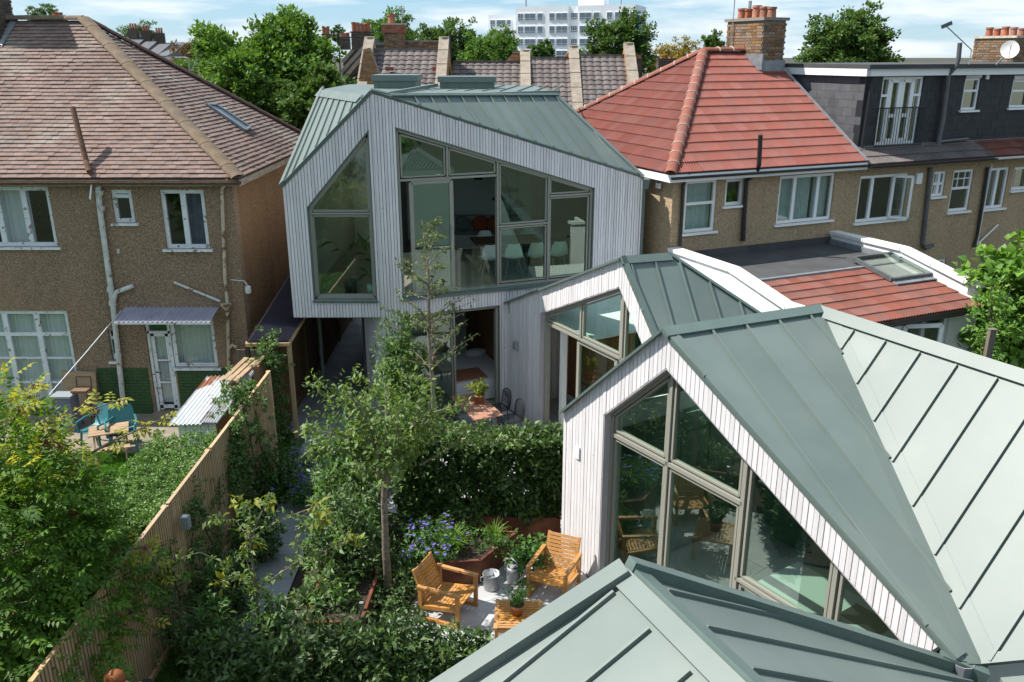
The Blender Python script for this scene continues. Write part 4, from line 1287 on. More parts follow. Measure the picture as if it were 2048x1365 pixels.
# ground floor side of the house along the passage
FS = Face((-3.32, 18.25), ((CORN.x + 3.32), (CORN.y - 18.25)), (-1.0, -0.57))
LS = math.hypot(CORN.x + 3.32, CORN.y - 18.25)
sw = wall_poly(MB(), FS, [(0, 0), (LS - .01, 0), (LS - .01, 2.5), (0, 2.5)], [], -0.2, -0.036).build('passage_wall', CLADBACK, mh)
cladding(sw, FS, [(0, 0), (LS - .01, 0), (LS - .01, 2.5), (0, 2.5)], [], 0.066)
MB().obox(FS.p(0.42, 1.25, 0.0), FS.t * 0.17, FS.n * 0.07, V((0, 0, 0.28))).build('meter_box', GREYL, mh)
MB().obox((-3.38, 18.26, 0), (0.15, 0, 0), (0, 8, 0), (0, 0, 2.5)).build('passage_rear_wall', CLADBACK, mh)
MB().prism([(-4.63, 17.28, 2.50), (-2.78, 17.28, 2.50), (-3.2, 18.2, 2.50), (-3.2, 26, 2.50), (-4.63, 26, 2.50)], (0, 0, 0.02)).build('soffit', CLADBACK, mh)
lsw = MB().obox((-4.59, 17.3, 2.5), (0.13, 0, 0), (0, 9, 0), (0, 0, 2.7)).build('side_wall', CLADBACK, mh)
cladding(lsw, Face((-4.628, 17.29), (0, 1), (-1, 0)), [(0, 2.5), (8.5, 2.5), (8.5, 5.2), (0, 5.2)], [], .094)
E2 = F2.p(LEN2, 0, 0)
bk = V((-math.sin(a22), math.cos(a22), 0))
MB().prism([E2 + F2.n * -.04, E2 + bk * 6, E2 + bk * 6 - F2.t * .2, E2 - F2.t * .2 + F2.n * -.04], (0, 0, 5.12)).build('side_wall', CLADBACK, mh)
sdF = Face((E2.x, E2.y), (bk.x, bk.y), (F2.t.x, F2.t.y))
cladding(mh.children[-1], sdF, [(0, 0), (3, 0), (3, 5.12), (0, 5.12)], [], 0.094, d=0.036)
# upstairs room
R0 = V((-4.46, 17.5, 0))
fl = [(-4.45, 17.5), (-2.7, 17.5), (2.75, 19.72), (0.6, 25.4), (-4.45, 25.4)]
MB().prism([(x, y, 2.66) for x, y in fl], (0, 0, 0.20)).build('upper_floor', FLOORW, mh)
MB().obox((-4.46, 23.6, 2.87), (5.0, 0, 0), (0, 0.12, 0), (0, 0, 3.9)).build('back_wall', ROOMW, mh)
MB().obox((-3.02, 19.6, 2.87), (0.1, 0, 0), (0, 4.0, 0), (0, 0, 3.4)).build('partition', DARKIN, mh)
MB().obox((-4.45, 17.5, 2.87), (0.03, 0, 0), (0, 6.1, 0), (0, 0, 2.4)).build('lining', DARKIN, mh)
# bedroom
MB().prism([(-2.6, 17.6, 0.0), (2.6, 19.7, 0.0), (1.2, 23.2, 0.0), (-3.1, 23.2, 0.0)], (0, 0, 0.03)).build('bedroom_floor', FLOORW, mh)
MB().obox((-3.2, 22.0, 0.03), (4.6, 0, 0), (0, 0.1, 0), (0, 0, 2.5)).build('bedroom_wall', ROOMW, mh)
MB().obox(F2.p(3.15, 0.03, -0.3), -F2.n * 3.5, F2.t * 0.1, V((0, 0, 2.5))).build('bedroom_wall', OAK, mh)
# roof
TA, TB, TE = F1.p(-0.03, 5.29, 0.03), F1.p(W1 + .0, 7.13, 0.03), F2.p(LEN2 + .04, 5.17, 0.03)
TF = at_z(1113, 190, 6.92); TD = at_z(642, 182, 6.95)
nr = (TE - TB).cross(TF - TB); nr = -nr if nr.z < 0 else nr
TC = on_plane(778, 191, TB, nr)
nl = (TA - TB).cross(TD - TB); nl = -nl if nl.z < 0 else nl
TCl = on_plane(727, 192, TB, nl)
dk, SR = seam_roof(mh, [TB, TE, TF, TC], (TF - TC), 0.40, 0.12)
edge_trim(dk, SR, TB, TE, 0.05, 0.02); edge_trim(dk, SR, TE, TF, 0.10, 0.04, METAL); edge_trim(dk, SR, TF, TC, 0.07, 0.06); edge_trim(dk, SR, TC, TB, .05, .03)
dk, SL_ = seam_roof(mh, [TA, TB, TCl, TD], (TD - TA).cross(V((0, 0, 1))), 0.33, 0.05)
sdir = (TD - TA).normalized()
edge_trim(dk, SL_, TA, TB, 0.05, 0.02); edge_trim(dk, SL_, TA, TD, 0.14, 0.05, METAL); edge_trim(dk, SL_, TD, TCl, 0.2, 0.04, METAL)
Bk1, Bk2 = V((TF.x - .4, 26, 6.95)), V((TD.x, 26, 6.98))
flat = [V((TD.x, TD.y, 6.98)), V((TCl.x, TCl.y, 6.98)), V((TB.x + .05, TB.y + 1.0, 7.0)), V((TC.x, TC.y, 6.95)), V((TF.x, TF.y, 6.95)), Bk1, Bk2]
fr_ = MB().prism(flat, (0, 0, -0.1)).build('flat_roof', METAL, mh)
for i in range(9):
    x = -2.4 + i * 0.42
    MB().obox((x, 21.3, 6.955), (0.02, 0, 0), (0.5, 4.4, 0), (0, 0, 0.03)).build('standing_seam', METAL, fr_)
MB().bar((TC.x - .1, TC.y + .12, 7.0), (TF.x + .03, TF.y + .12, 6.98), 0.16, 0.07).build('parapet_trim', METAL, fr_)
MB().bar((TB.x, TB.y + .9, 7.02), (-2.0, 23.4, 7.05), 0.1, 0.06).build('fold_trim', METALD, fr_)
MB().prism([TE, E2 + bk * 6 + V((0, 0, 5.15)), Bk1, TF], (0, 0, -0.1)).build('rear_slope', METAL, mh)
def roof_box(label, xa, xb, ytop, ybase, Y, dep):
    p0, p1 = at_y(xa, ybase, Y), at_y(xb, ybase, Y); zt_ = at_y(xa, ytop, Y).z
    t = thing('rooflight_box', label, 'rooflight', ((p0.x + p1.x) / 2, Y, 6.95), 0, 'metal boxes on the flat roof')
    MB().obox((p0.x, Y, 6.9), (p1.x - p0.x, 0, 0), (0, dep, 0), (0, 0, zt_ - 6.99)).build('upstand', METALD, t)
    MB().obox((p0.x - .05, Y - .05, zt_ - .11), (p1.x - p0.x + .1, 0, 0), (0, dep + .1, 0), (0, 0, 0.14)).build('capping', METAL, t)
    for i in range(4):
        x = p0.x + (p1.x - p0.x) * (i + .5) / 4
        MB().obox((x, Y - .012, 6.93), (0.015, 0, 0), (0, 0.012, 0), (0, 0, zt_ - 7.06)).build('panel_seam', METALD, t)
roof_box('left metal clad rooflight box on the flat roof', 748, 832, 153, 181, 22.6, 1.3)
roof_box('wider metal clad rooflight box on the flat roof', 880, 988, 156, 181, 22.9, 1.0)
MB().tube([(-4.42, 18.6, 2.5), (-4.42, 18.6, .02)], .045, 8).build('downpipe', METALD, mh)
# rainwater hopper and pipe on the right corner
hp = F2.p(LEN2 + .12, 5.0, -.1)
MB().prism([hp + V((-.12, -.1, .1)), hp + V((.14, -.1, .1)), hp + V((.1, -.1, -.12)), hp + V((-.08, -.1, -.12))], (0, .2, 0)).build('rainwater_hopper', METALD, mh)
MB().box(hp.x, hp.y, 2.45, 0.08, 0.07, 4.9, a22).build('downpipe', METALD, mh)
hq = F2.p(2.93, 2.42, .09)
MB().prism([hq + V((-.09, -.07, .13)), hq + V((.09, -.07, .13)), hq + V((.07, -.07, -.1)), hq + V((-.07, -.07, -.1))], (0, .14, 0)).build('rainwater_hopper', METALD, mh)
MB().tube([hq + V((0, 0, -.1)), (hq.x, hq.y, 0.02)], 0.042, 8).build('downpipe', METALD, mh)

# ================================================================== wing 2: small gable beside the terrace
def gable_wing(name, label, F, out, op, bars, cells, **k):
    t = thing(name, label, 'house wing', F.p(out[0][0], 0))
    cl = wall_poly(MB(), F, out, [op], -0.26, -0.036).build('wall', CLADBACK, t)
    cladding(cl, F, out, [op], 0.076)
    w = glazed(t, F, op, bars, cells, **k)
    return t, cl, w
a30 = math.radians(30)
F3 = Face((-0.13, 18.32), (math.sin(a30), -math.cos(a30)), (-math.cos(a30), -math.sin(a30)))
uap, zap = F3.px(1244, 518)
ur = uap + 1.62
out = [(0, 0), (ur, 0), (ur, 2.5), (uap, zap), (0, 2.53)]
o_l, o_a = F3.px(1080, 660)[0], F3.px(1237, 575)
rl = lambda u: 2.53 + (zap - 2.53) * u / uap - 0.50
rr_ = lambda u: zap + (2.5 - zap) * (u - uap) / (ur - uap) - 0.62
um = o_a[0] + 0.02
op = [(o_l, 0.03), (ur - 0.35, 0.03), (ur - 0.35, rr_(ur - 0.35)), (um, rl(um)), (o_l, rl(o_l))]
mA = F3.px(1153, 640)[0]; mB_ = um
tz = 2.46
w2, cl3, w2w = gable_wing('terrace_wing', 'small white boarded gable wing beside the terrace table', F3, out, op,
    [((o_l, tz), (mB_, tz), 0.10), ((mA, tz), (mA, rl(mA)), 0.07), ((mB_, 0.05), (mB_, rl(mB_)), 0.12), ((mB_, tz), (ur - .36, tz), .08)],
    [[(o_l + .10, tz + .05), (mA - .035, tz + .05), (mA - .035, rl(mA) - .10), (o_l + .10, rl(o_l) - .06)],
     [(mA + .035, tz + .05), (mB_ - .06, tz + .05), (mB_ - .06, rl(mB_) - .13), (mA + .035, rl(mA) - .10)],
     [(mB_ + .06, tz + .04), (ur - .42, tz + .04), (ur - .42, rr_(ur - .42) - .1), (mB_ + .06, rr_(mB_) - .13)],
     [(mB_ + .06, .1), (ur - .42, .1), (ur - .42, tz - .04), (mB_ + .06, tz - .04)]] if rr_(ur - .42) - .1 > tz + .1 else
    [[(o_l + .10, tz + .05), (mA - .035, tz + .05), (mA - .035, rl(mA) - .10), (o_l + .10, rl(o_l) - .06)],
     [(mA + .035, tz + .05), (mB_ - .06, tz + .05), (mB_ - .06, rl(mB_) - .13), (mA + .035, rl(mA) - .10)],
     [(mB_ + .06, .1), (ur - .42, .1), (ur - .42, rr_(ur - .42) - .1), (mB_ + .06, rr_(mB_) - .12)]], d0=-0.22, d1=-0.10, rm=REVEAL)
sA, sB = F3.px(1143, 760)[0], F3.px(1218, 760)[0]
s_ = MB(); frame_bars(s_, F3, poly_loop([(sA, .08), (sB, .08), (sB, tz - .08), (sA, tz - .08)]), 0.085, -0.20, -0.14)
so = s_.build('sliding_door', FRAME, w2); pane(so, F3, [(sA, .08), (sB, .08), (sB, tz - .08), (sA, tz - .08)], -0.17)
cx0 = F3.px(1092, 760)[0]
MB().obox(F3.p(cx0, 0.03, -0.34), F3.t * 0.10, -F3.n * 0.12, V((0, 0, 2.4))).build('door_jamb', ROOMW, w2)
# rooms behind
MB().prism([F3.p(0.1, 0.0, -.26), F3.p(ur, 0.0, -.26), F3.p(ur, 0.0, -4.2), F3.p(0.1, 0.0, -4.2)], (0, 0, 0.028)).build('room_floor', FLOORC, w2)
ow = MB().obox(F3.p(0.3, 0.03, -1.5), F3.t * 2.3, -F3.n * 0.08, V((0, 0, 2.44))).build('oak_wall', OAK, w2)
MB().obox(F3.p(0.3, 0.03, -1.475), F3.t * 2.29, F3.n * 0.02, V((0, 0, 0.13))).build('skirting', ROOMW, w2)
MB().obox(F3.p(2.9, 0.03, -3.6), F3.t * 3.0, -F3.n * 0.08, V((0, 0, 3.2))).build('plaster_wall', ROOMW, w2)
MB().obox(F3.p(0.3, 2.47, -.3), F3.t * 2.7, -F3.n * 3.2, V((0, 0, 0.05))).build('ceiling', ROOMW, w2)
A2 = F3.p(uap, zap + .03, 0.04); A2e = at_z(1340, 508, A2.z); Rk = F3.p(ur, 2.53, 0.04); L2 = F3.p(0, 2.56, 0.04)
rdir = (A2e - A2).normalized()
nn_ = (A2e - A2).cross(Rk - A2); nn_ = -nn_ if nn_.z < 0 else nn_
Hl = on_plane(1530, 634, A2, nn_)
dk, S_ = seam_roof(w2, [A2, A2e, Hl, Rk + (Hl - Rk) * 0.2 + V((0, 0, 0)), Rk], rdir, 0.47, 0.16)
edge_trim(dk, S_, A2, A2e, 0.15, 0.05); edge_trim(dk, S_, A2, Rk, 0.09, 0.05); edge_trim(dk, S_, A2e, Hl, 0.05, 0.05)
MB().prism([A2, A2e, A2e + (L2 - A2), L2], (0, 0, -.03)).build('rear_slope', METAL, w2)
MB().bar(A2 + V((0, 0, -.03)) + F3.n * .02, L2 + V((0, 0, -.03)) + F3.n * .02, 0.035, 0.03, up=F3.n).build('verge_trim', METALD, w2)
MB().prism([Hl, A2e, A2e + V((1.2, .6, -1.6)), Hl + V((.6, .3, -.9))], (0, 0, -.1)).build('side_slope', METAL, w2)
for (x, y, w, h, nm) in ((1035, 691, .12, .17, 'wall_light'), (1020, 786, .13, .14, 'socket_box')):
    u, z = F3.px(x, y)
    MB().obox(F3.p(u - w / 2, z - h / 2, 0.005), F3.t * w, F3.n * .09, V((0, 0, h))).build(nm, GREYL, w2)

# ================================================================== wing 3: big kitchen gable
a34 = math.radians(34)
F4 = Face((1.24, 11.46), (math.sin(a34), -math.cos(a34)), (-math.cos(a34), -math.sin(a34)))
ul, zl = F4.px(1128, 826)
uap, zap = F4.px(1328, 663)
uR, zR = F4.px(1915, 1322)
out = [(ul, 0), (uR, 0), (uR, zR), (uap, zap), (ul, zl)]
o_l = F4.px(1203, 950)[0]
wa = F4.px(1332, 736)
rl4 = lambda u: wa[1] + (zl - zap) / (ul - uap) * (u - wa[0])
rr4 = lambda u: wa[1] + (zR - zap) / (uR - uap) * (u - wa[0])
orr = F4.px(1805, 1296)[0]
op = [(o_l, 0.03), (orr, 0.03), (orr, rr4(orr)), wa, (o_l, rl4(o_l))]
M1, M2, M3 = wa[0], F4.px(1468, 1040)[0], F4.px(1652, 1190)[0]
TZ, SZ = 2.54, 1.48
M0 = F4.px(1307, 1040)[0]
w3, cl4, w3w = gable_wing('kitchen_wing', 'large white boarded gable wing with kitchen behind tall glazing', F4, out, op,
    [((o_l, TZ), (M2, TZ), 0.11), ((M1, 0.05), (M1, wa[1] - .03), 0.10), ((M2, 0.05), (M2, rr4(M2) - .02), 0.12), ((M3, .05), (M3, rr4(M3) - .02), 0.11), ((M2, SZ), (orr, SZ), 0.09)],
    [[(o_l + .10, TZ + .055), (M1 - .05, TZ + .055), (M1 - .05, rl4(M1 - .05) - .12), (o_l + .10, rl4(o_l + .1) - .12)],
     [(M1 + .05, TZ + .055), (M2 - .06, TZ + .055), (M2 - .06, rr4(M2 - .06) - .12), (M1 + .05, rr4(M1 + .05) - .12)],
     [(o_l + .10, .1), (M1 - .05, .1), (M1 - .05, TZ - .055), (o_l + .10, TZ - .055)],
     [(M1 + .05, .1), (M2 - .06, .1), (M2 - .06, TZ - .055), (M1 + .05, TZ - .055)],
     [(M2 + .06, SZ + .045), (M3 - .055, SZ + .045), (M3 - .055, rr4(M3 - .055) - .12), (M2 + .06, rr4(M2 + .06) - .12)],
     [(M2 + .06, .1), (M3 - .055, .1), (M3 - .055, SZ - .045), (M2 + .06, SZ - .045)],
     [(M3 + .055, SZ + .045), (orr - .1, SZ + .045), (orr - .1, max(rr4(orr - .1) - .12, SZ + .1)), (M3 + .055, rr4(M3 + .055) - .12)],
     [(M3 + .055, .1), (orr - .1, .1), (orr - .1, SZ - .045), (M3 + .055, SZ - .045)]], d0=-0.24, d1=-0.12, rm=REVEAL)
# side wall towards the terrace
FB = Face((F4.p(ul, 0).x, F4.p(ul, 0).y), (-F4.n.x, -F4.n.y), (-F4.t.x, -F4.t.y))
sw3 = wall_poly(MB(), FB, [(.05, 0), (4.5, 0), (4.5, 2.5), (.05, zl - .03)], [], -0.25, -0.036).build('side_wall', CLADBACK, w3)
cladding(sw3, FB, [(.04, 0), (3.0, 0), (3.0, 2.48), (.04, zl - .02)], [], 0.076)
for (x, y, w, h, nm, m_) in ((1156, 905, .10, .20, 'vent_cover', CLAD), (1149, 1087, .09, .14, 'socket_box', GREYL)):
    u, z = F4.px(x, y)
    MB().obox(F4.p(u - w / 2, z - h / 2, 0.005), F4.t * w, F4.n * (.02 if m_ is CLAD else .07), V((0, 0, h))).build(nm, m_, w3)
# roof
A3 = F4.p(uap, zap + .03, .05); R3 = at_z(1640, 613, A3.z); K3 = F4.p(uR, zR + .03, .05); L3 = F4.p(ul - .03, zl + .02, .05)
n3 = (R3 - A3).cross(K3 - A3); n3 = -n3 if n3.z < 0 else n3
V3 = on_plane(1965, 1330, A3, n3)
dk, S_ = seam_roof(w3, [A3, R3, V3, K3], (R3 - A3), 0.545, 0.14, top_gap=0.13)
edge_trim(dk, S_, A3, R3, 0.16, 0.05); edge_trim(dk, S_, A3, K3, 0.15, 0.035, METAL); edge_trim(dk, S_, R3.lerp(V3, .05), V3, 0.16, 0.012, METAL, 'valley_flashing')
Q3 = at_z(2048, 742, A3.z); rd2 = (Q3 - R3).normalized(); Q3 = R3 + rd2 * 6.5
n4 = (Q3 - R3).cross(V3 - R3); n4 = -n4 if n4.z < 0 else n4
B3 = on_plane(2048, 1322, R3, n4); B3 = V3 + (B3 - V3).normalized() * 4.2
dk2, S5 = seam_roof(w3, [R3, Q3, B3, V3], rd2, 0.50, 0.22, top_gap=0.16)
edge_trim(dk2, S5, R3, Q3, 0.17, 0.05, METAL); edge_trim(dk2, S5, R3.lerp(V3, .05), V3, 0.16, 0.012, METAL, 'valley_flashing'); edge_trim(dk2, S5, V3, B3, 0.10, 0.03, METAL)
MB().prism([A3, R3, R3 + (L3 - A3), L3], (0, 0, -.03)).build('rear_slope', METAL, w3)
MB().bar(A3 + V((0, 0, -.02)) + F4.n * .02, L3 + V((0, 0, -.02)) + F4.n * .02, 0.035, 0.03, up=F4.n).build('verge_trim', METALD, w3)
fo = V((-F4.n.x * 2.4, -F4.n.y * 2.4, -2.0))
MB().prism([R3, Q3, Q3 + fo, R3 + fo], (0, 0, -.1)).build('outer_slope', METAL, w3)
# box gutter end at the foot of the valley
MB().bar(K3 + V((-.10, .10, -.05)), V3 + V((.02, -.05, -.10)), 0.14, 0.16).build('gutter_end', METALD, w3)
hb = at_z(1885, 1310, 2.15)
MB().lathe([(0.10, 0), (0.11, .22), (0.095, .22), (.09, .05)], hb + V((0.12, -.15, -.18)), 10).build('downpipe_collar', LEADF, w3)
MB().box(hb.x + .02, hb.y + .05, hb.z - .02, 0.34, 0.03, 0.2, a34).build('gutter_cheek', BLACKP, w3)
# kitchen
kf = [F4.p(ul + .2, 0, -.26), F4.p(uR, 0, -.26), F4.p(uR, 0, -4.6), F4.p(ul + .2, 0, -4.6)]
MB().prism(kf, (0, 0, 0.03)).build('kitchen_floor', FLOORC, w3)
MB().obox(F4.p(ul + .26, .03, -.3), -F4.n * 4.2, F4.t * .06, V((0, 0, 2.5))).build('end_wall', ROOMW, w3)
MB().obox(F4.p(ul + .2, .03, -3.9), F4.t * (uR - ul), -F4.n * .1, V((0, 0, 3.4))).build('back_wall', ROOMW, w3)
MB().obox(F4.p(ul + 1.6, 2.05, -3.55), F4.t * 2.6, -F4.n * .34, V((0, 0, 1.0))).build('wall_units', BROWNP, w3)
tall = MB().obox(F4.p(ul + .36, .05, -.9), F4.t * .6, -F4.n * 2.6, V((0, 0, 2.15))).build('tall_cabinet', CABG, w3)
for i in range(4): MB().obox(F4.p(ul + .965, .1, -.95 - i * .64), F4.t * .018, -F4.n * .62, V((0, 0, 2.05))).build('cabinet_door', CABG, tall)
bc = MB().obox(F4.p(ul + 1.2, .05, -3.3), F4.t * 3.6, -F4.n * .58, V((0, 0, .85))).build('base_cabinet', CABG, w3)
MB().obox(F4.p(ul + 1.2, .905, -3.26), F4.t * 3.6, -F4.n * .64, V((0, 0, .04))).build('worktop', WORK, bc)
MB().obox(F4.p(ul + 2.2, .947, -3.4), F4.t * .75, -F4.n * .45, V((0, 0, .012))).build('hob', BLACKP, bc)
MB().prism([F4.p(uR - .05, 0.03, -.3), F4.p(uR - .05, .03, -4.4), F4.p(uR, .03, -4.4), F4.p(uR, .03, -.3)], (0, 0, 2.2)).build('end_wall', ROOMW, w3)

# ================================================================== wing 4: roof in the foreground
AP4 = at_z(1253, 1138, 3.85)
a16 = math.radians(16)
t4 = V((math.cos(a16), math.sin(a16), 0)); nrm4 = V((-math.sin(a16), math.cos(a16), 0))
F5 = Face((AP4.x, AP4.y), t4, nrm4)
ll = F5.px(905, 1365); rr5 = F5.px(1900, 1338)
sl_ = (3.85 - ll[1]) / -ll[0]; sr_ = (3.85 - rr5[1]) / rr5[0]
LE, RE = F5.p(-3.0, 3.85 - 3.0 * sl_), F5.p(rr5[0], rr5[1])
rq = at_z(1488, 1365, 3.85); rd4 = (rq - AP4).normalized()
EN = AP4 + rd4 * 5.5
w4 = thing('near_wing', 'sage metal roofed wing nearest the camera at the bottom edge', 'house wing', (AP4.x, AP4.y, 0))
out = [(-3.0, 0), (rr5[0], 0), (rr5[0], rr5[1] - .05), (0, 3.80), (-3.0, 3.80 - 3.0 * sl_)]
op = [(-1.7, .05), (1.6, .05), (1.6, 2.3), (0.1, 3.15), (-1.7, 2.25)]
clw = wall_poly(MB(), F5, out, [op], -0.26, -0.036).build('wall', CLADBACK, w4)
cladding(clw, F5, out, [op], 0.076)
glazed(w4, F5, op, [((0, .1), (0, 3.1))], [[(-1.6, .1), (-.04, .1), (-.04, 2.97), (-1.6, 2.2)], [(.04, .1), (1.5, .1), (1.5, 2.25), (.04, 3.0)]])
dk, S_ = seam_roof(w4, [AP4, EN, EN + (LE - AP4), LE], (EN - AP4), 0.50, 0.10, top_gap=0.18)
edge_trim(dk, S_, AP4 - rd4 * .04, LE - rd4 * .04, 0.17, 0.10, METAL, 'verge_capping'); edge_trim(dk, S_, AP4, EN, 0.17, 0.05, METAL, 'ridge_capping')
dk, S_ = seam_roof(w4, [AP4, EN, EN + (RE - AP4), RE], (EN - AP4), 0.50, 0.30, top_gap=0.18)
edge_trim(dk, S_, AP4 - rd4 * .04, RE - rd4 * .04, 0.13, 0.10, METALD, 'verge_capping'); edge_trim(dk, S_, AP4, EN, 0.15, 0.05, METALD, 'ridge_capping')
for q in ((-.10, .35), (-.08, .9)):
    p = S_.p(0, 0)
MB().prism([LE + V((0, 0, -.1)), EN + (LE - AP4) + V((0, 0, -.1)), EN + (LE - AP4) + V((.2, .05, -.1)), LE + V((.2, .05, -.1))], (0, 0, -2.2)).build('side_wall', CLADBACK, w4)
# link roof at the right bottom edge
lk = thing('link_roof', 'pale sage roof slope at the lower right corner', 'roof', V3 + V((0.3, -.3, -.2)))
MB().prism([V3 + V((.16, -.06, -.10)), B3 + V((0, -.06, -.10)), B3 + V((-.3, -1.6, -.30)), V3 + V((.05, -1.3, -.30))], (0, 0, -.05)).build('roof_panel', METAL, lk)
MB().prism([V3 + V((-.45, -.2, -.75)), V3 + V((.2, -.1, -.7)), V3 + V((.1, -1.4, -.7)), V3 + V((-.7, -1.4, -.8))], (0, 0, -.1)).build('valley_tray', CORTEN, lk)

# ================================================================== houses on the right
rr24 = math.radians(24)
RC = V((3.64, 19.3, 0)); RU = V((math.cos(rr24), math.sin(rr24), 0)); RN = V((math.sin(rr24), -math.cos(rr24), 0))
FR = Face((RC.x, RC.y), RU, RN)
def rp3(u, d, z): return RC + RU * u + RN * d + V((0, 0, z))
rh = thing('red_roof_house', 'pebbledashed house with bright red tiled hipped roof', 'house', RC, rr24)
h2 = thing('dormer_house', 'pebbledashed terraced house with black slate hung dormer', 'house', rp3(5.45, 0, 0), rr24)
h3 = thing('end_house', 'pebbledashed house cut off by the right edge of the picture', 'house', rp3(9.97, 0, 0), rr24)
wins = {
 rh: [((0.34, 1.22, 3.88, 5.08), (1,), (1.25, 1), [(0.05, .95, CURTG, 5)], {}),
      ((1.46, 1.98, 4.44, 5.06), (1,), (1,), [], {}),
      ((3.05, 4.78, 3.88, 5.04), (1, 1.5, 1), (1,), [(.02, .66, CURTG, 14), (.70, .98, CURTG, 6)], {})],
 h2: [((5.62, 7.28, 3.72, 4.90), (1, 1.6, 1), (1,), [], {}),
      ((8.20, 8.66, 4.22, 4.88), (1, 1), (1, 1), [], {}),
      ((8.93, 9.70, 3.76, 4.88), (1,), (1.25, 1), [], {})],
 h3: [((10.28, 11.10, 3.74, 4.86), (1, 1), (1,), [(.0, .4, CURT, 4)], {}),
      ((11.30, 12.0, 4.2, 4.84), (1,), (1,), [], {})]}
lim = {rh: (0, 5.45), h2: (5.452, 9.968), h3: (9.97, 15.5)}
extw = ((7.9, 9.2, 1.75, 2.45), (1, 1), (1,), [], {})
for H_, lst in wins.items():
    u0, u1 = lim[H_]
    L2_ = list(lst) + ([extw] if H_ is h2 else [])
    wall_poly(MB(), FR, [(u0, 0), (u1, 0), (u1, 5.28), (u0, 5.28)], [hole(x[0]) for x in L2_], -0.27, 0).build('wall', PEBBLE2, H_)
    for (r, cs_, rs2, ct, kk) in L2_:
        wd = window(H_, FR, r[0], r[1], r[2], r[3], cs_, rs2, WHITEP, GLASSD, fw=0.07, rec=0.04, cut=ct, **kk)
        if r[0] == 8.93 or r[0] == 8.20:
            gb = MB()
            zm = (r[2] + r[3]) / 2 + .05 if r[0] == 8.93 else r[2]
            for q in (0.33, 0.66): gb.obox(FR.p(r[0] + (r[1] - r[0]) * q - .012, zm + .03, -.075), FR.t * .024, FR.n * .02, V((0, 0, r[3] - zm - .06)))
            gb.obox(FR.p(r[0] + .05, (zm + r[3]) / 2, -.073), FR.t * (r[1] - r[0] - .1), FR.n * .016, V((0, 0, .024)))
            gb.build('glazing_bars', WHITEP, wd)
# open top-hung sash on the dormer house window
sa = MB(); FO = Face(FR.p(6.78, 0, -.04), RU * 0.75 + RN * 0.65, RN * .75 - RU * .65)
frame_bars(sa, FO, poly_loop([(0.03, 3.78), (.47, 3.78), (.47, 4.84), (.03, 4.84)]), .06, -.02, .03); sao = sa.build('open_casement', WHITEP, h2)
pane(sao, FO, [(0.05, 3.8), (.45, 3.8), (.45, 4.82), (.05, 4.82)], 0.0, GLASSD)
MB().obox(rp3(-0.0, -0.272, 0), -RN * 7.2, RU * .25, V((0, 0, 5.28))).build('side_wall', PEBBLE2, rh)
MB().obox(rp3(0, -7.5, 0), RU * 15, -RN * .2, V((0, 0, 5.28))).build('rear_wall', PEBBLE2, rh)
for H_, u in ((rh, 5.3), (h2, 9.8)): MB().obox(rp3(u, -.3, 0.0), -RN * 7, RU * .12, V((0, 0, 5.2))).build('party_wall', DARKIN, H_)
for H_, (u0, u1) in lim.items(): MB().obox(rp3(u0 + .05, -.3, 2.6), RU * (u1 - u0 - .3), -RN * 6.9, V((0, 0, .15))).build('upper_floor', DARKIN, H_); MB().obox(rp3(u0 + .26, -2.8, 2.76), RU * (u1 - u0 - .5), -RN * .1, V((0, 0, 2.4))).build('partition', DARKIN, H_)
# red roof
e0 = rp3(-.30, .30, 5.30); e1 = rp3(5.5, .30, 5.30); apx = rp3(3.3, -3.75, 7.86); rdg = rp3(5.5, -3.75, 7.86); eb = rp3(-.30, -7.8, 5.30)
WAVE = (0, .020, .023, .004) * 4 + (0,)
rf, SA = tile_roof(rh, [e0, e1, rdg, apx], TILER, 0.30, 0.34, WAVE, .018, 'roof', 'roof_tile', 300, .002, lap=.12)
rf2, SB = tile_roof(rh, [eb, e0, apx], TILER, 0.30, 0.34, WAVE, .018, 'side_roof', 'roof_tile', 300, .002, lap=.12)
MB().prism([eb, apx, rdg, rp3(5.5, -7.8, 5.3)], (0, 0, -.08)).build('rear_roof', TILER, rh)
hip_tiles(rf, e0, apx + V((0, 0, .03)), HIPR, .13, .40, joint=MORTAR)
hip_tiles(rf, apx + V((0, 0, .02)), rp3(4.66, -3.75, 7.9), HIPR, .13, .42, 'ridge_tile', joint=MORTAR)
hip_tiles(rf2, eb, apx + V((0, 0, .02)), HIPR, .13, .40, joint=MORTAR)
# verge strip of mortar and lead beside the dormer
edge_trim(rf, SA, e1, rdg, .09, .05, LEADF, 'verge_flashing')
for (a, b, H_) in ((e0, e1, rh),):
    MB().bar(a + RN * -.02 + V((0, 0, -.10)), b + RN * -.02 + V((0, 0, -.10)), .03, .17).build('fascia', WHITEP, H_)
MB().bar(e0 + RU * .03 + V((0, 0, -.10)), eb + RU * .03 + V((0, 0, -.10)), .03, .17).build('side_fascia', WHITEP, rh)
gt = MB(); gutter(gt, e0 + RN * .07 + V((0, 0, -.06)), e1 + RN * .07 + V((0, 0, -.06)), .055); gt.build('gutter', BLACKP, rh)
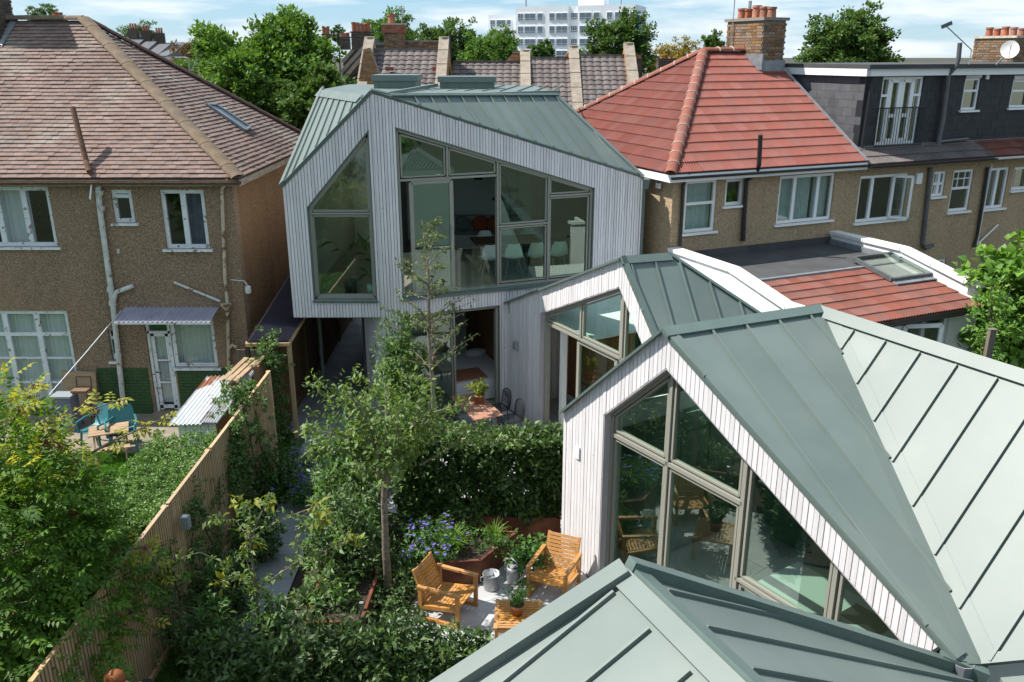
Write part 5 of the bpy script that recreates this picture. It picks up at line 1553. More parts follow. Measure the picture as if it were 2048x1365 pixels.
# chimney
cst = brick_stack(rh, rp3(4.98, -3.75, 0), .74, 1.55, 7.1, 8.66, rr24, BRICKY, MORTARD)
MB().box(*rp3(4.98, -3.75, 8.70), .86, 1.67, .075, rr24).build('oversailing_course', MORTARD, cst)
fl_ = MB(); fl_.box(*rp3(4.98, -2.95, 7.45), .82, .06, .42, rr24); fl_.box(*rp3(4.58, -3.3, 7.62), .05, .9, .4, rr24); fl_.build('lead_flashing', LEADF, cst)
pots(cst, [rp3(4.98, -3.15 - i * .31, 8.73) for i in range(5)], .115, .30)
an = MB().tube([rp3(4.55, -4.2, 7.8), rp3(4.55, -4.2, 9.9)], .014, 5).tube([rp3(4.55, -4.2, 9.5), rp3(4.2, -4.4, 9.52)], .008, 4); an.build('aerial', GALV, cst)
MB().tube([rp3(4.98, -4.08, 8.95), rp3(4.98, -4.08, 9.2)], .05, 8).build('flue_cowl', GALV, cst)
# pipes on the red roofed house
def Rp(x, y, d=.07): u, z = FR.px(x, y, d); return FR.p(u, z, d)
MB().tube([Rp(1521, 270, .40), Rp(1518, 330, .36), Rp(1512, 348, .2), Rp(1493, 362), Rp(1489, 420), Rp(1486, 482)], .055, 8).build('soil_pipe', BLACKP, rh)
MB().tube([Rp(1379, 345, .3), Rp(1372, 356, .1), Rp(1366, 372), Rp(1360, 492)], .04, 8).build('downpipe', BLACKP, rh)
MB().box(*FR.p(-.10, 4.95, -.45), .06, .14, .12, rr24).build('vent', COPEW, rh)
# pipes on the neighbouring houses
pp = MB().tube([Rp(1862, 336), Rp(1855, 400), Rp(1846, 488), Rp(1850, 497), Rp(1866, 490, .12)], .055, 8); pp.build('soil_pipe', GREYP, h2)
MB().tube([Rp(1976, 335), Rp(1955, 470), Rp(1948, 495)], .045, 8).build('downpipe', BLACKP, h3)
MB().tube([Rp(1984, 330), Rp(1954, 490, .1)], .016, 6).build('waste_pipe', WHITEP, h3)
MB().tube([Rp(1996, 450), Rp(1957, 487)], .022, 6).build('waste_pipe', WHITEP, h3)
al = FR.px(1835, 357); MB().obox(FR.p(al[0] - .1, al[1] - .14, 0), FR.t * .2, FR.n * .07, V((0, 0, .28))).build('alarm_box', WHITEP, h2)
# strip of eaves tiles below the dormers
for H_, u0, u1 in ((h2, 5.5, 9.96), (h3, 9.97, 15.5)):
    tile_roof(H_, [rp3(u0, .34, 5.22), rp3(u1, .34, 5.22), rp3(u1, -.4, 5.56), rp3(u0, -.4, 5.56)], TILEX if H_ is h3 else GREYT, .30, .33, WAVE, .018, 'eaves_roof', 'roof_tile', 60, .003, lap=.12)
    gt = MB(); gutter(gt, rp3(u0, .40, 5.2), rp3(u1, .40, 5.2), .055); gt.build('gutter', BLACKP if H_ is h2 else COPEW, H_)
    MB().obox(rp3(u0, -.4, 5.5), RU * (u1 - u0), RN * .03, V((0, 0, .1))).build('lead_flashing', LEADF, H_)
# dormer
DD = -0.38
FD = Face((RC + RN * DD)[:2], RU, RN)
dd0 = FD.px(1734, 140)[0]
fd = frect(FD, 1762, 152, 1838, 296); fd = (FD.px(1757, 230)[0], FD.px(1838, 230)[0], 5.60, 7.28)
s1w = (FD.px(1926, 190)[0], FD.px(1957, 190)[0], 6.40, 7.22); s2w = (FD.px(2022, 190)[0], FD.px(2060, 190)[0], 6.42, 7.16)
mid_ = 9.97 + .75
for H_, u0, u1, hs in ((h2, dd0, mid_, [fd, s1w]), (h3, mid_ + .004, 15.5, [s2w])):
    dmw = wall_poly(MB(), FD, [(u0, 5.45), (u1, 5.45), (u1, 7.32), (u0, 7.32)], [hole(x) for x in hs], -.2, -.015).build('dormer_wall', DSLATE, H_)
    z = 5.5; row = 0
    while z < 7.28:
        u = u0 + (.0 if row % 2 else -.165)
        while u < u1:
            for c in strip_cells([(u0, z), (u1, z), (u1, min(z + .195, 7.3)), (u0, min(z + .195, 7.3))], [hole(x) for x in hs], max(u, u0), min(u + .325, u1)) if min(u + .325, u1) - max(u, u0) > .03 else []:
                MB().prism([FD.p(q[0], q[1], -.014) for q in c], FD.n * random.uniform(.010, .016)).build('slate', DSLATE, dmw)
            u += .33
        z += .2; row += 1
    MB().obox(FD.p(u0 - (.12 if H_ is h2 else 0), 7.30, -.0), FD.t * (u1 - u0 + (.12 if H_ is h2 else 0)), FD.n * .14, V((0, 0, .17))).build('fascia', WHITEP, H_)
    MB().obox(FD.p(u0 - (.14 if H_ is h2 else 0), 7.475, -4.2), FD.t * (u1 - u0 + (.14 if H_ is h2 else 0)), FD.n * 4.42, V((0, 0, .10))).build('flat_roof', FELT, H_)
# cheek of the dormer
FC = Face((RC + RU * dd0 + RN * DD)[:2], -RN, -RU)
ck = MB().prism([FC.p(0, 5.3, -.016), FC.p(3.5, 5.3, -.016), FC.p(3.5, 7.32, -.016), FC.p(0, 7.32, -.016)], -FC.n * .2).build('dormer_cheek', DSLATE, h2)
CHEEK = mat('sunlit_slate_hung', (0.105, 0.105, 0.115), 0.6, (0.085, 0.085, 0.095), 4, rnd=0.15, bump=0.1)  # lighter copy of the dormer slate, sunlight on the cheek put into its colour
z = 5.32; row = 0
while z < 7.3:
    u = -.0 if row % 2 else -.165
    while u < 3.5:
        a, b = max(u, 0), min(u + .325, 3.5)
        if b - a > .04: MB().prism([FC.p(a, z, -.015), FC.p(b, z, -.015), FC.p(b, min(z + .195, 7.31), -.015), FC.p(a, min(z + .195, 7.31), -.015)], FC.n * random.uniform(.012, .018)).build('slate', CHEEK, ck)
        u += .33
    z += .2; row += 1
MB().obox(FC.p(-.14, 7.30, 0), FC.t * 3.7, FC.n * .14, V((0, 0, .17))).build('cheek_fascia', WHITEP, h2)
# french window with sidelights and juliet rail
fw_ = MB()
U0, U1, Z0, Z1 = fd
ed = [U0 + (U1 - U0) * q for q in (0.0, .20, .50, .80, 1.0)]
for e in ed: frame_bars(fw_, FD, [((min(max(e, U0 + .035), U1 - .035), Z0), (min(max(e, U0 + .035), U1 - .035), Z1))], .07, -.12, -.04)
for z in (Z0 + .035, Z1 - .035): frame_bars(fw_, FD, [((U0, z), (U1, z))], .07, -.117, -.037)
for (a, b) in ((ed[1], ed[2]), (ed[2], ed[3])):
    frame_bars(fw_, FD, poly_loop([(a + .07, Z0 + .11), (b - .07, Z0 + .11), (b - .07, Z1 - .11), (a + .07, Z1 - .11)]), .08, -.10, -.03)
    frame_bars(fw_, FD, [((a + .1, Z0 + .72), (b - .1, Z0 + .72))], .09, -.10, -.032)
for (a, b) in ((ed[0], ed[1]), (ed[3], ed[4])): frame_bars(fw_, FD, [((a, Z1 - .46), (b, Z1 - .46))], .06, -.115, -.033)
fo_ = fw_.build('french_window', WHITEP, h2)
for (a, b) in zip(ed[:-1], ed[1:]): pane(fo_, FD, [(a + .03, Z0 + .05), (b - .03, Z0 + .05), (b - .03, Z1 - .05), (a + .03, Z1 - .05)], -.07, GLASSD)
curtain(fo_, FD, U0 + .05, U1 - .05, Z0 + .05, Z1 - .05, -.2, CURTY, 16)
jb = MB(); jz0, jz1 = Z0 - .02, Z0 + .92
for z in (jz0, jz1): jb.bar(FD.p(U0 - .03, z, .08), FD.p(U1 + .12, z, .08), .025, .03)
nb = 17
for i in range(nb + 1):
    u = U0 - .03 + (U1 - U0 + .15) * i / nb
    jb.bar(FD.p(u, jz0, .08), FD.p(u, jz1, .08), .013, .013)
for u in (U0 - .02, U1 + .11):
    for z in (jz0, jz1): jb.bar(FD.p(u, z, -.01), FD.p(u, z, .08), .02, .02)
jb.build('juliet_rail', BLACKM, h2)
for H_, r in ((h2, s1w), (h3, s2w)): window(H_, FD, r[0], r[1], r[2], r[3], (1,), (1.5, 1), WHITEP, GLASSD, fw=.06, rec=.03); MB().obox(FD.p(r[0], r[3] + .002, -.01), FD.t * (r[1] - r[0]), FD.n * .03, V((0, 0, .1))).build('head_board', COPEW, H_)
MB().tube([FD.p(dd0 + .18, 7.28, .1), FD.p(dd0 + .13, 7.1, .06), FD.p(dd0 + .09, 5.5, .06)], .035, 8).build('downpipe', BLACKP, h2)
def Dp(x, y, d=.1): u, z = FD.px(x, y, d); return FD.p(u, z, d)
MB().tube([Dp(1920, 86, .25), Dp(1917, 118, .25), Dp(1912, 133, .22), Dp(1897, 150), Dp(1886, 240), Dp(1874, 300), Dp(1870, 318)], .058, 8).tube([Dp(1876, 284), Dp(1935, 278, .05)], .04, 8).build('vent_pipe', GREYP, h2)
MB().box(*Dp(1975, 153, .03), .1, .05, .15, rr24).build('vent_box', WHITEP, h2)
# second chimney, dish and aerials
cu = FR.px(2005, 90, -4.1)[0]
c2 = rp3(cu, -4.1, 0)
cs2 = brick_stack(h2, c2, .8, 1.5, 7.2, 8.30, rr24, BRICKY, MORTARD)
MB().box(*(c2 + V((0, 0, 8.34))), .92, 1.62, .07, rr24).build('oversailing_course', MORTAR, cs2)
pots(cs2, [rp3(cu, -3.5 - i * .29, 8.37) for i in range(5)], .11, .26)
dish = thing('satellite_dish', 'white satellite dish on the dormer roof by the yellow chimney', 'satellite dish', rp3(9.9, -2.2, 7.6), 0)
dc = at_y(2019, 101, 22.2); 
dv = V((-.35, -.75, .35)).normalized(); d1v = dv.cross(V((0, 0, 1))).normalized(); d2v = d1v.cross(dv)
vs = []; fs = []; nr_, na = 4, 18
for i in range(nr_ + 1):
    for j in range(na):
        r = .21 * i / nr_; a = 6.2832 * j / na
        vs.append(dc + d1v * math.cos(a) * r + d2v * math.sin(a) * r * 1.08 + dv * (r * r * 1.2))
for i in range(nr_):
    for j in range(na): fs.append((i * na + j, i * na + (j + 1) % na, (i + 1) * na + (j + 1) % na, (i + 1) * na + j))
MB().add(vs, fs).build('reflector', COPEW, dish, smooth=True)
MB().tube([dc - dv * .03, V((dc.x - .1, dc.y + .3, 7.56))], .02, 6).tube([dc + dv * .03 - d2v * .2, dc + dv * .3], .01, 5).build('mount_arm', GALV, dish)
ae = thing('panel_aerial', 'small panel aerial on a slanting pole above the dormer', 'aerial', rp3(8.2, -2.2, 7.6))
a0_, a1_ = at_y(1893, 53, 21.9), at_y(1943, 100, 22.4)
MB().tube([a0_, a1_, (a1_.x, a1_.y, 7.57)], .014, 5).build('pole', GALV, ae)
MB().box(a0_.x, a0_.y, a0_.z + .03, .26, .03, .09, .0, (-.4, 'Y')).build('panel', GREYP, ae)

# ---- white rendered rear extension
ex = thing('rear_extension', 'white rendered extension with red tiled lean-to roof and parapets', 'house extension', rp3(2.5, 4.3, 0), rr24)
for (u, nm) in ((-.02, 'side_wall'), (4.82, 'side_wall')):
    prof = [(0.02, 0), (4.28, 0), (4.28, 3.12), (4.05, 3.16), (2.25, 3.52), (.02, 3.50)]
    MB().prism([rp3(u, d, z) for d, z in prof], RU * .2).build(nm, RENDERW, ex)
    cp = [(0.02, 3.505), (2.25, 3.525), (4.02, 3.17), (4.36, 3.15)]
    for (d0, z0), (d1, z1) in zip(cp[:-1], cp[1:]):
        n_ = max(1, int((d1 - d0) / .75))
        for i in range(n_):
            q0, q1 = i / n_, (i + 1) / n_ - .008
            A = rp3(u - .05, d0 + (d1 - d0) * q0, z0 + (z1 - z0) * q0); B = rp3(u - .05, d0 + (d1 - d0) * q1, z0 + (z1 - z0) * q1)
            MB().obox(A, B - A, RU * .30, V((0, 0, .075))).build('coping_stone', COPEW, ex)
MB().obox(rp3(.18, .02, 3.22), RU * 4.64, RN * 2.3, V((0, 0, .06))).build('felt_roof', FELT, ex)
MB().obox(rp3(.18, .02, 3.28), RU * 4.64, RN * .05, V((0, 0, .16))).build('felt_upstand', FELT, ex)
MB().bar(rp3(4.78, .1, 3.33), rp3(4.78, 2.3, 3.33), .08, .14).build('lead_flashing', LEADF, ex)
MB().bar(rp3(.2, 2.32, 3.27), rp3(4.8, 2.32, 3.27), .10, .05).build('lead_flashing', LEADF, ex)
tr0, tr1, tr2, tr3 = rp3(.19, 4.52, 2.80), rp3(5.0, 4.52, 2.80), rp3(5.0, 2.3, 3.24), rp3(.19, 2.3, 3.24)
St = Slope([tr0, tr1, rp3(4.81, 2.3, 3.24), tr3])
v_ = [St.px(1716, 522), St.px(1790, 513), St.px(1845, 562), St.px(1775, 572)]
hs_ = (min(q[0] for q in v_), max(q[0] for q in v_), min(q[1] for q in v_) , max(q[1] for q in v_))
hs_ = (hs_[0] + .16, hs_[1] - .16, hs_[2] + .06, hs_[3] - .04)
tr_, St = tile_roof(ex, [tr0, rp3(4.83, 4.52, 2.80), rp3(4.81, 2.3, 3.24), tr3], TILEX, .30, .32, WAVE, .018, 'tiled_roof', 'roof_tile', 300, .003, lap=.12, holes=[hs_])
skl = MB(); cpt = [St.p(hs_[0], hs_[2], .1), St.p(hs_[1], hs_[2], .1), St.p(hs_[1], hs_[3], .1), St.p(hs_[0], hs_[3], .1)]
for i in range(4): skl.bar(cpt[i], cpt[(i + 1) % 4], .06, .09, up=St.n)
sko = skl.build('roof_window', GREYP, ex); MB().poly([p + St.n * .04 for p in cpt]).build('pane', GLASSC, sko)
MB().prism([p - St.n * .05 for p in cpt], -St.n * .02).build('blind', FLOORC, sko)
MB().bar(cpt[0] - St.w * .1 - St.n * .04, cpt[1] - St.w * .1 - St.n * .04, .14, .03, up=St.n).build('apron_flashing', LEADF, sko)
FX = Face((RC + RN * 4.28)[:2], RU, RN)
dw_ = frect(FX, 1806, 636, 1888, 700); dw_ = (dw_[0], dw_[1], .1, FX.px(1850, 637)[1])
wall_poly(MB(), FX, [(-.02, 0), (5.02, 0), (5.02, 2.78), (-.02, 2.78)], [hole(dw_)], -.22, .004).build('front_wall', RENDERW, ex)
window(ex, FX, dw_[0], dw_[1], dw_[2], dw_[3], (1, 1), (1,), WHITEP, GLASSD, fw=.08, rec=.05, sill=False, name='garden_door')
FO = Face(FX.p(dw_[0] + .1, 0, .0), RU * .95 + RN * .32, RN * .95 - RU * .32)
od = MB(); frame_bars(od, FO, poly_loop([(0, .15), (.78, .15), (.78, dw_[3] - .1), (0, dw_[3] - .1)]), .09, -.02, .03); odo = od.build('open_door', WHITEP, ex)
pane(odo, FO, [(0, .2), (.75, .2), (.75, dw_[3] - .12), (0, dw_[3] - .12)], 0, GLASSD)
gt = MB(); gutter(gt, rp3(.0, 4.56, 2.74), rp3(4.95, 4.56, 2.74), .05); gt.build('gutter', BLACKP, ex)
wl_ = FX.px(1776, 645); MB().box(*FX.p(wl_[0], wl_[1], .06), .16, .1, .1, rr24).build('flood_light', GREYP, ex)

# ================================================================== beyond: terrace roofs, tower block, far houses
def terrace_unit(name, label, x0, x1, yr, Y, slope_len=3.6, eave_drop=2.4, gcol=BRICKO, par=(True, True), m=GREYT):
    """steep tiled back roof between coped party walls; pixel columns x0..x1, ridge at pixel row yr"""
    a, b = at_y(x0, yr, Y), at_y(x1, yr, Y)
    t = thing(name, label, 'house', ((a.x + b.x) / 2, Y - 3, 0), 0, 'terraced houses behind the timber house')
    zr_ = a.z; ze = zr_ - eave_drop
    f = Y - slope_len
    MB().obox((a.x, f + .25, 0), (b.x - a.x, 0, 0), (0, 7.5, 0), (0, 0, ze)).build('wall', BRICKY, t)
    tile_roof(t, [(a.x, f, ze), (b.x, f, ze), (b.x, Y, zr_), (a.x, Y, zr_)], m, .30, .30, (0, .03, .03, 0), .02, 'roof', 'roof_tile', 110, .003, lap=.1)
    MB().prism([(a.x, Y, zr_), (b.x, Y, zr_), (b.x, Y + slope_len, ze), (a.x, Y + slope_len, ze)], (0, 0, -.1)).build('rear_roof', m, t)
    MB().bar((a.x, Y, zr_ + .03), (b.x, Y, zr_ + .03), .22, .10).build('ridge', m, t)
    for k, (p, on) in enumerate(((a, par[0]), (b, par[1]))):
        if not on: continue
        pw = MB().prism([(p.x - .16, f - .1, ze), (p.x - .16, Y, zr_ + .45), (p.x - .16, Y + slope_len, ze)], (.32, 0, 0)).build('party_wall', gcol, t)
        n = 5
        for i in range(n):
            q0, q1 = i / n, (i + 1) / n - .01
            A, B = V((p.x, f - .12, ze + .32)), V((p.x, Y + .02, zr_ + .50))
            MB().bar(A.lerp(B, q0), A.lerp(B, q1), .40, .10).build('coping_stone', COPING, pw)
        MB().lathe([(.21, -.2), (.21, .0), (.0, .02)], (p.x, Y, zr_ + .5), 10).build('coping_end', COPING, pw)
    return t
TY = 36.0
terrace_unit('terraced_house', 'grey tiled terraced house with two small red roof vents', 741, 889, 101, TY)
terrace_unit('terraced_house', 'lower grey tiled terraced house right of the two red vents', 906, 1050, 126, TY + .6, par=(False, True), eave_drop=2.1)
terrace_unit('terraced_house', 'grey tiled terraced house in front of the white tower block', 1057, 1146, 118, TY + .2, par=(False, True))
terrace_unit('terraced_house', 'grey tiled terraced house nearest the red tiled roof', 1156, 1256, 113, TY - .2, par=(False, True))
tv = bpy.data.objects['terraced_house']
for x in (780, 873):
    p = at_y(x, 138, TY - 1.35); MB().box(p.x, p.y - .1, p.z, .28, .3, .14).build('roof_vent', BRICKR, tv)
# orange gable walls between
for (x, y, nm) in ((730, 110, 0), (1024, 118, 1), (1136, 112, 2)):
    pass
gw1 = thing('gable_wall', 'orange brick gable wall left of the grey terrace roofs', 'wall', (at_y(725, 150, TY - 2.4).x, TY - 2.4, 0))
GY = TY - 2.4
q = [at_y(x, y, GY) for x, y in ((714, 185), (727, 99), (739, 96), (772, 185))]
MB().prism([(p.x, GY, p.z) for p in q], (0, .3, 0)).build('wall', MORTARD, gw1)
gb = MB(); z = q[0].z; row = 0
while z < q[2].z - .05:
    fl_, fr_ = (z - q[0].z) / (q[1].z - q[0].z), (z - q[3].z) / (q[2].z - q[3].z)
    xl, xr = q[0].x + (q[1].x - q[0].x) * min(fl_, 1), q[3].x + (q[2].x - q[3].x) * fr_
    u = xl - (.11 if row % 2 else 0)
    while u < xr:
        a, b = max(u, xl), min(u + .225, xr)
        if b - a > .04: gb.cur = random.random(); gb.box((a + b) / 2, GY - .002, z, b - a - .014, .02, .061)
        u += .225
    z += .075; row += 1
gb.build('brick', BRICKO, gw1, kind='stuff')
for (x0, x1, y0, y1, Y, lab) in ((1010, 1046, 106, 126, TY + 1.2, 'orange brick gable end below the white tower block'), (1122, 1142, 103, 118, TY + 1.0, 'small orange brick gable end right of the tower block centre')):
    a, b = at_y(x0, y0, Y), at_y(x1, y1, Y)
    g_ = thing('gable_wall', lab, 'wall', ((a.x + b.x) / 2, Y, 0))
    MB().prism([(a.x, Y, 4), (b.x, Y, 4), (b.x, Y, a.z), (a.x + .35, Y, a.z), (a.x, Y, a.z - .35)], (0, .3, 0)).build('wall', BRICKO, g_)
    bm = MB(); z = b.z - 1.0; row = 0
    while z < a.z - .1:
        u = a.x - (.11 if row % 2 else 0)
        while u < b.x:
            l, r = max(u, a.x + max(0, (z - a.z + .38))), min(u + .225, b.x)
            if r - l > .04: bm.cur = random.random(); bm.box((l + r) / 2, Y - .004, z, r - l - .014, .02, .061)
            u += .225
        z += .075; row += 1
    bm.build('brick', BRICKO, g_, kind='stuff')
    MB().bar((a.x + .3, Y + .1, a.z + .02), (b.x, Y + .1, a.z + .02), .4, .08).build('coping', COPING, g_)
# brick chimney with wing wall
bc_ = thing('brick_chimney', 'tall brick chimney with orange top and one pot behind the terrace', 'chimney', (at_y(792, 100, 40).x, 40, 0))
x0, x1 = at_y(768, 80, 40).x, at_y(806, 80, 40).x
sh_ = brick_stack(bc_, ((x0 + x1) / 2, 40.4, 0), x1 - x0, .8, 5.5, at_y(780, 66, 40).z, 0, BRICKY, MORTARD, single=False)
brick_stack(bc_, ((x0 + x1) / 2, 40.4, 0), x1 - x0 + .12, .92, at_y(780, 66, 40).z, at_y(780, 50, 40).z, 0, BRICKR, MORTARD, single=False)
pots(bc_, [((x0 + x1) / 2 - .1, 40.4, at_y(780, 50, 40).z)], .16, .42)
MB().box((x0 + x1) / 2, 40.4, at_y(780, 50, 40).z + .03, x1 - x0 + .2, .98, .06).build('capping', MORTAR, bc_)
MB().tube([at_y(804, 60, 40.4), at_y(803, 12, 40.4)], .02, 5).tube([at_y(790, 12, 40.4), at_y(805, 13, 40.4)], .015, 4).build('aerial', GALV, bc_)
ww_ = thing('parapet_wall', 'yellow brick parapet wall beside the tall brick chimney', 'wall', (at_y(850, 90, 40.6).x, 40.6, 0))
xa, xb, zt_ = at_y(808, 84, 40.6).x, at_y(897, 84, 40.6).x, at_y(850, 84, 40.6).z
brick_stack(ww_, ((xa + xb) / 2, 40.8, 0), xb - xa, .4, 5.5, zt_, 0, BRICKY, MORTARD, single=False)
MB().box((xa + xb) / 2, 40.8, zt_ + .03, xb - xa + .05, .46, .06).build('coping', COPING, ww_)
MB().tube([at_y(901, 120, 39), at_y(899, 70, 39)], .05, 6).build('vent_pipe', BLACKP, ww_)
# slate roofs and chimneys left of the terrace
sl = thing('slate_roof_house', 'slate roofed brick house half hidden by the large bushy tree', 'house', (at_y(700, 150, 41).x, 41, 0))
for k, (xa_, ya_, xb_, yb_) in enumerate(((690, 160, 742, 98), (684, 148, 742, 84), (686, 128, 730, 78))):
    A, B = at_y(xa_, ya_, 41 + 2 * k), at_y(xb_, yb_, 41 + 2 * k)
    MB().prism([A, B, B + V((.4, 2.0, .0)), A + V((.4, 2.0, 0))], (0, 0, -.12)).build('roof_slope', SLATE, sl)
    MB().bar(A + V((0, -.05, .08)), B + V((0, -.05, .08)), .22, .16).build('verge', COPING, sl)
p_ = at_y(690, 190, 41); MB().obox((p_.x - .3, 41.0, 3), (1.4, 0, 0), (0, 3, 0), (0, 0, at_y(700, 160, 41).z - 3.1)).build('wall', BRICKD, sl)
def chim(name, label, x0, x1, ytop, Y, np_, ph, m=BRICKD, yb=None, pr=.1):
    a, b = at_y(x0, ytop, Y), at_y(x1, ytop, Y)
    t = thing(name, label, 'chimney', ((a.x + b.x) / 2, Y, 0))
    zb = at_y(x0, yb or ytop + 45, Y).z
    brick_stack(t, ((a.x + b.x) / 2, Y + .35, 0), b.x - a.x, .7, zb, a.z, 0, m, MORTARD, single=False)
    MB().box((a.x + b.x) / 2, Y + .35, a.z + .03, b.x - a.x + .1, .8, .06).build('capping', m, t)
    pots(t, [(a.x + (b.x - a.x) * (i + .5) / np_, Y + .35, a.z + .06) for i in range(np_)], pr, ph)
    return t
chim('chimney_stack', 'dark chimney stack with a row of terracotta pots above slate roofs', 702, 738, 66, 44, 5, .4, pr=.11, yb=100)
chim('chimney_stack', 'small far chimney with short pots left of the dark stack', 679, 696, 76, 52, 4, .2, yb=100)
chim('chimney_stack', 'far chimney with thin pots above the bushy tree', 643, 657, 70, 60, 3, .45, yb=100)
chim('chimney_stack', 'low brick chimney between the terrace roofs and the red roof', 1262, 1284, 120, 42, 3, .15, yb=160)
chim('chimney_stack', 'low brick chimney just above the red tiled hip', 1318, 1352, 120, 44, 2, .12, yb=160)
chim('chimney_stack', 'small pale chimney with two pots behind the clay tiled ridge', 98, 116, 36, 34, 2, .14, m=BRICKY, yb=60)

# white tower block
tb = thing('tower_block', 'white tower block with ribbon windows behind the terrace', 'building', (at_y(1115, 100, 195).x, 195, 0))
def blk(x0, x1, ytop, Y, dep): 
    a, b = at_y(x0, ytop, Y), at_y(x1, ytop, Y); return a.x, b.x, a.z
BY = 195.0
bx0, bx1, bz = blk(1034, 1136, 12, BY, 12); 
cx0, cx1, cz = blk(1137, 1153, 13, BY + .8, 12)
ex0, ex1, ez = blk(1154, 1260, 12, BY, 12)
dx0, dx1, dz_ = blk(957, 1036, 28, BY + 8, 12)
MB().obox((bx0, BY, 0), (bx1 - bx0, 0, 0), (0, 12, 0), (0, 0, bz)).build('wall', FARW, tb)
MB().obox((cx0 - .3, BY + .8, 0), (cx1 - cx0 + .6, 0, 0), (0, 11, 0), (0, 0, cz)).build('stair_wall', FARW, tb)
MB().obox((ex0, BY, 0), (ex1 - ex0, 0, 0), (0, 12, 0), (0, 0, ez)).build('wall', FARW, tb)
MB().obox((dx0, BY + 8, 0), (dx1 - dx0, 0, 0), (0, 12, 0), (0, 0, dz_)).build('wall', FARW, tb)
MB().obox((ex1 + .02, BY + 1.5, 0), (.3, 0, 0), (0, 3.5, 0), (0, 0, ez - 2)).build('side_panel', FARB, tb)
q0, q1 = at_y(1143, 0, BY + 4), at_y(1190, 0, BY + 4)
MB().obox((q0.x, BY + 4, bz - .5), (q1.x - q0.x, 0, 0), (0, 5, 0), (0, 0, 3.2)).build('lift_housing', FARW, tb)
def ribbon(xa, xb, yc, Y, cells):
    """one band of windows in a storey: each window its own part"""
    zc = at_y(xa, yc, Y).z
    for (p0, p1, n) in cells:
        A, B = at_y(xa + (xb - xa) * p0, yc, Y).x, at_y(xa + (xb - xa) * p1, yc, Y).x
        w = MB().obox((A, Y - .12, zc - .72), (B - A, 0, 0), (0, .14, 0), (0, 0, 1.44)).build('window', WHITEP, tb)
        for i in range(n):
            MB().obox((A + .1 + (B - A - .1) * i / n, Y - .16, zc - .28), ((B - A - .1) / n - .1, 0, 0), (0, .05, 0), (0, 0, .9)).build('pane', FARG, w)
            MB().obox((A + .1 + (B - A - .1) * i / n, Y - .16, zc - .62), ((B - A - .1) / n - .1, 0, 0), (0, .05, 0), (0, 0, .22)).build('pane', FARG, w)
for yc in (33, 59, 84.5, 108):
    ribbon(1036, 1136, yc, BY, [(.02, .13, 2), (.15, .37, 2), (.40, .51, 1), (.63, .74, 1), (.76, .98, 2)])
    ribbon(1154, 1260, yc, BY, [(.02, .24, 2), (.27, .38, 1), (.50, .60, 1), (.64, .88, 2), (.90, .99, 1)])
    ribbon(1138, 1152, yc, BY + .8, [(.0, 1.0, 4)])
for yc in (45, 66): ribbon(959, 1034, yc, BY + 8, [(.02, .16, 2), (.19, .44, 2), (.46, .58, 1), (.70, .80, 1), (.82, .99, 2)])
MB().tube([(at_y(1029, 20, BY).x, BY + 9, dz_), (at_y(1029, 8, BY).x, BY + 9, dz_ + 3.2)], .12, 5).build('mast', GREYP, tb)
MB().tube([(at_y(1228, 12, BY).x, BY + 3, ez), (at_y(1228, 0, BY).x, BY + 3, ez + 2)], .08, 5).build('mast', GREYP, tb)

tb.rotation_euler.z = math.radians(-19); tb.scale = (1.09, 1, 1)
# distant houses on the left
def far_house(label, x0, x1, yeave, yridge, Y, wallm, roofm, nwin=2, ch=True):
    a, b = at_y(x0, yeave, Y), at_y(x1, yeave, Y); zr_ = at_y(x0, yridge, Y).z
    t = thing('far_house', label, 'house', ((a.x + b.x) / 2, Y, 0), 0, 'far houses on the hill')
    W_ = b.x - a.x
    MB().obox((a.x, Y, 0), (W_, 0, 0), (0, 8, 0), (0, 0, a.z)).build('wall', wallm, t)
    rf_ = MB().prism([(a.x - .2, Y - .4, a.z - .1), (a.x - .2, Y + 4, zr_), (a.x - .2, Y + 8.4, a.z - .1)], (W_ + .4, 0, 0)).build('roof', roofm, t)
    for i in range(nwin):
        x = a.x + W_ * (i + .5) / nwin
        w = MB().obox((x - .55, Y - .06, a.z - 1.9), (1.1, 0, 0), (0, .08, 0), (0, 0, 1.4)).build('window', WHITEP, t)
        MB().obox((x - .45, Y - .09, a.z - 1.8), (.9, 0, 0), (0, .04, 0), (0, 0, 1.2)).build('pane', FARG, w)
    if ch:
        MB().box(a.x + .4, Y + 4, zr_ + .3, 1.0, .8, 1.6).build('chimney', BRICKD, rf_)
        for i in range(3): MB().lathe([(.14, 0), (.12, .6)], (a.x + .1 + i * .3, Y + 4, zr_ + 1.1), 8).build('chimney_pot', POT, rf_)
    return t
far_house('far grey roofed terraced house with chimneys by the ridge end', 236, 262, 98, 76, 105, BRICKR, SLATE)
far_house('far grey roofed terraced house, second from the ridge end', 263, 289, 102, 80, 105, BRICKR, SLATE)
far_house('far grey roofed terraced house left of the white gable', 290, 317, 106, 85, 105, BRICKD, SLATE)
far_house('far white walled house beside the brown topped tree', 318, 332, 110, 97, 95, RENDERW, SLATE, 1, False)
far_house('far dark gabled house behind the brown topped tree', 325, 352, 100, 84, 120, COPEW, SLATE, 1, False)
def street_lamp(label, x, ytop, Y):
    p = at_y(x, ytop, Y)
    t = thing('street_lamp', label, 'street lamp', (p.x, Y, 0), 0, 'street lamps')
    MB().tube([(p.x, Y, 0), (p.x, Y, p.z), (p.x - .15, Y, p.z + .08), (p.x - .5, Y, p.z + .1)], [.07, .05, .04, .035], 6).build('pole', GALV, t)
    MB().box(p.x - .62, Y, p.z + .1, .5, .18, .1).build('lamp_head', COPEW, t)
street_lamp('street lamp beside the large bushy tree', 512, 190, 30)
street_lamp('distant street lamp in front of the brown topped tree', 377, 118, 60)

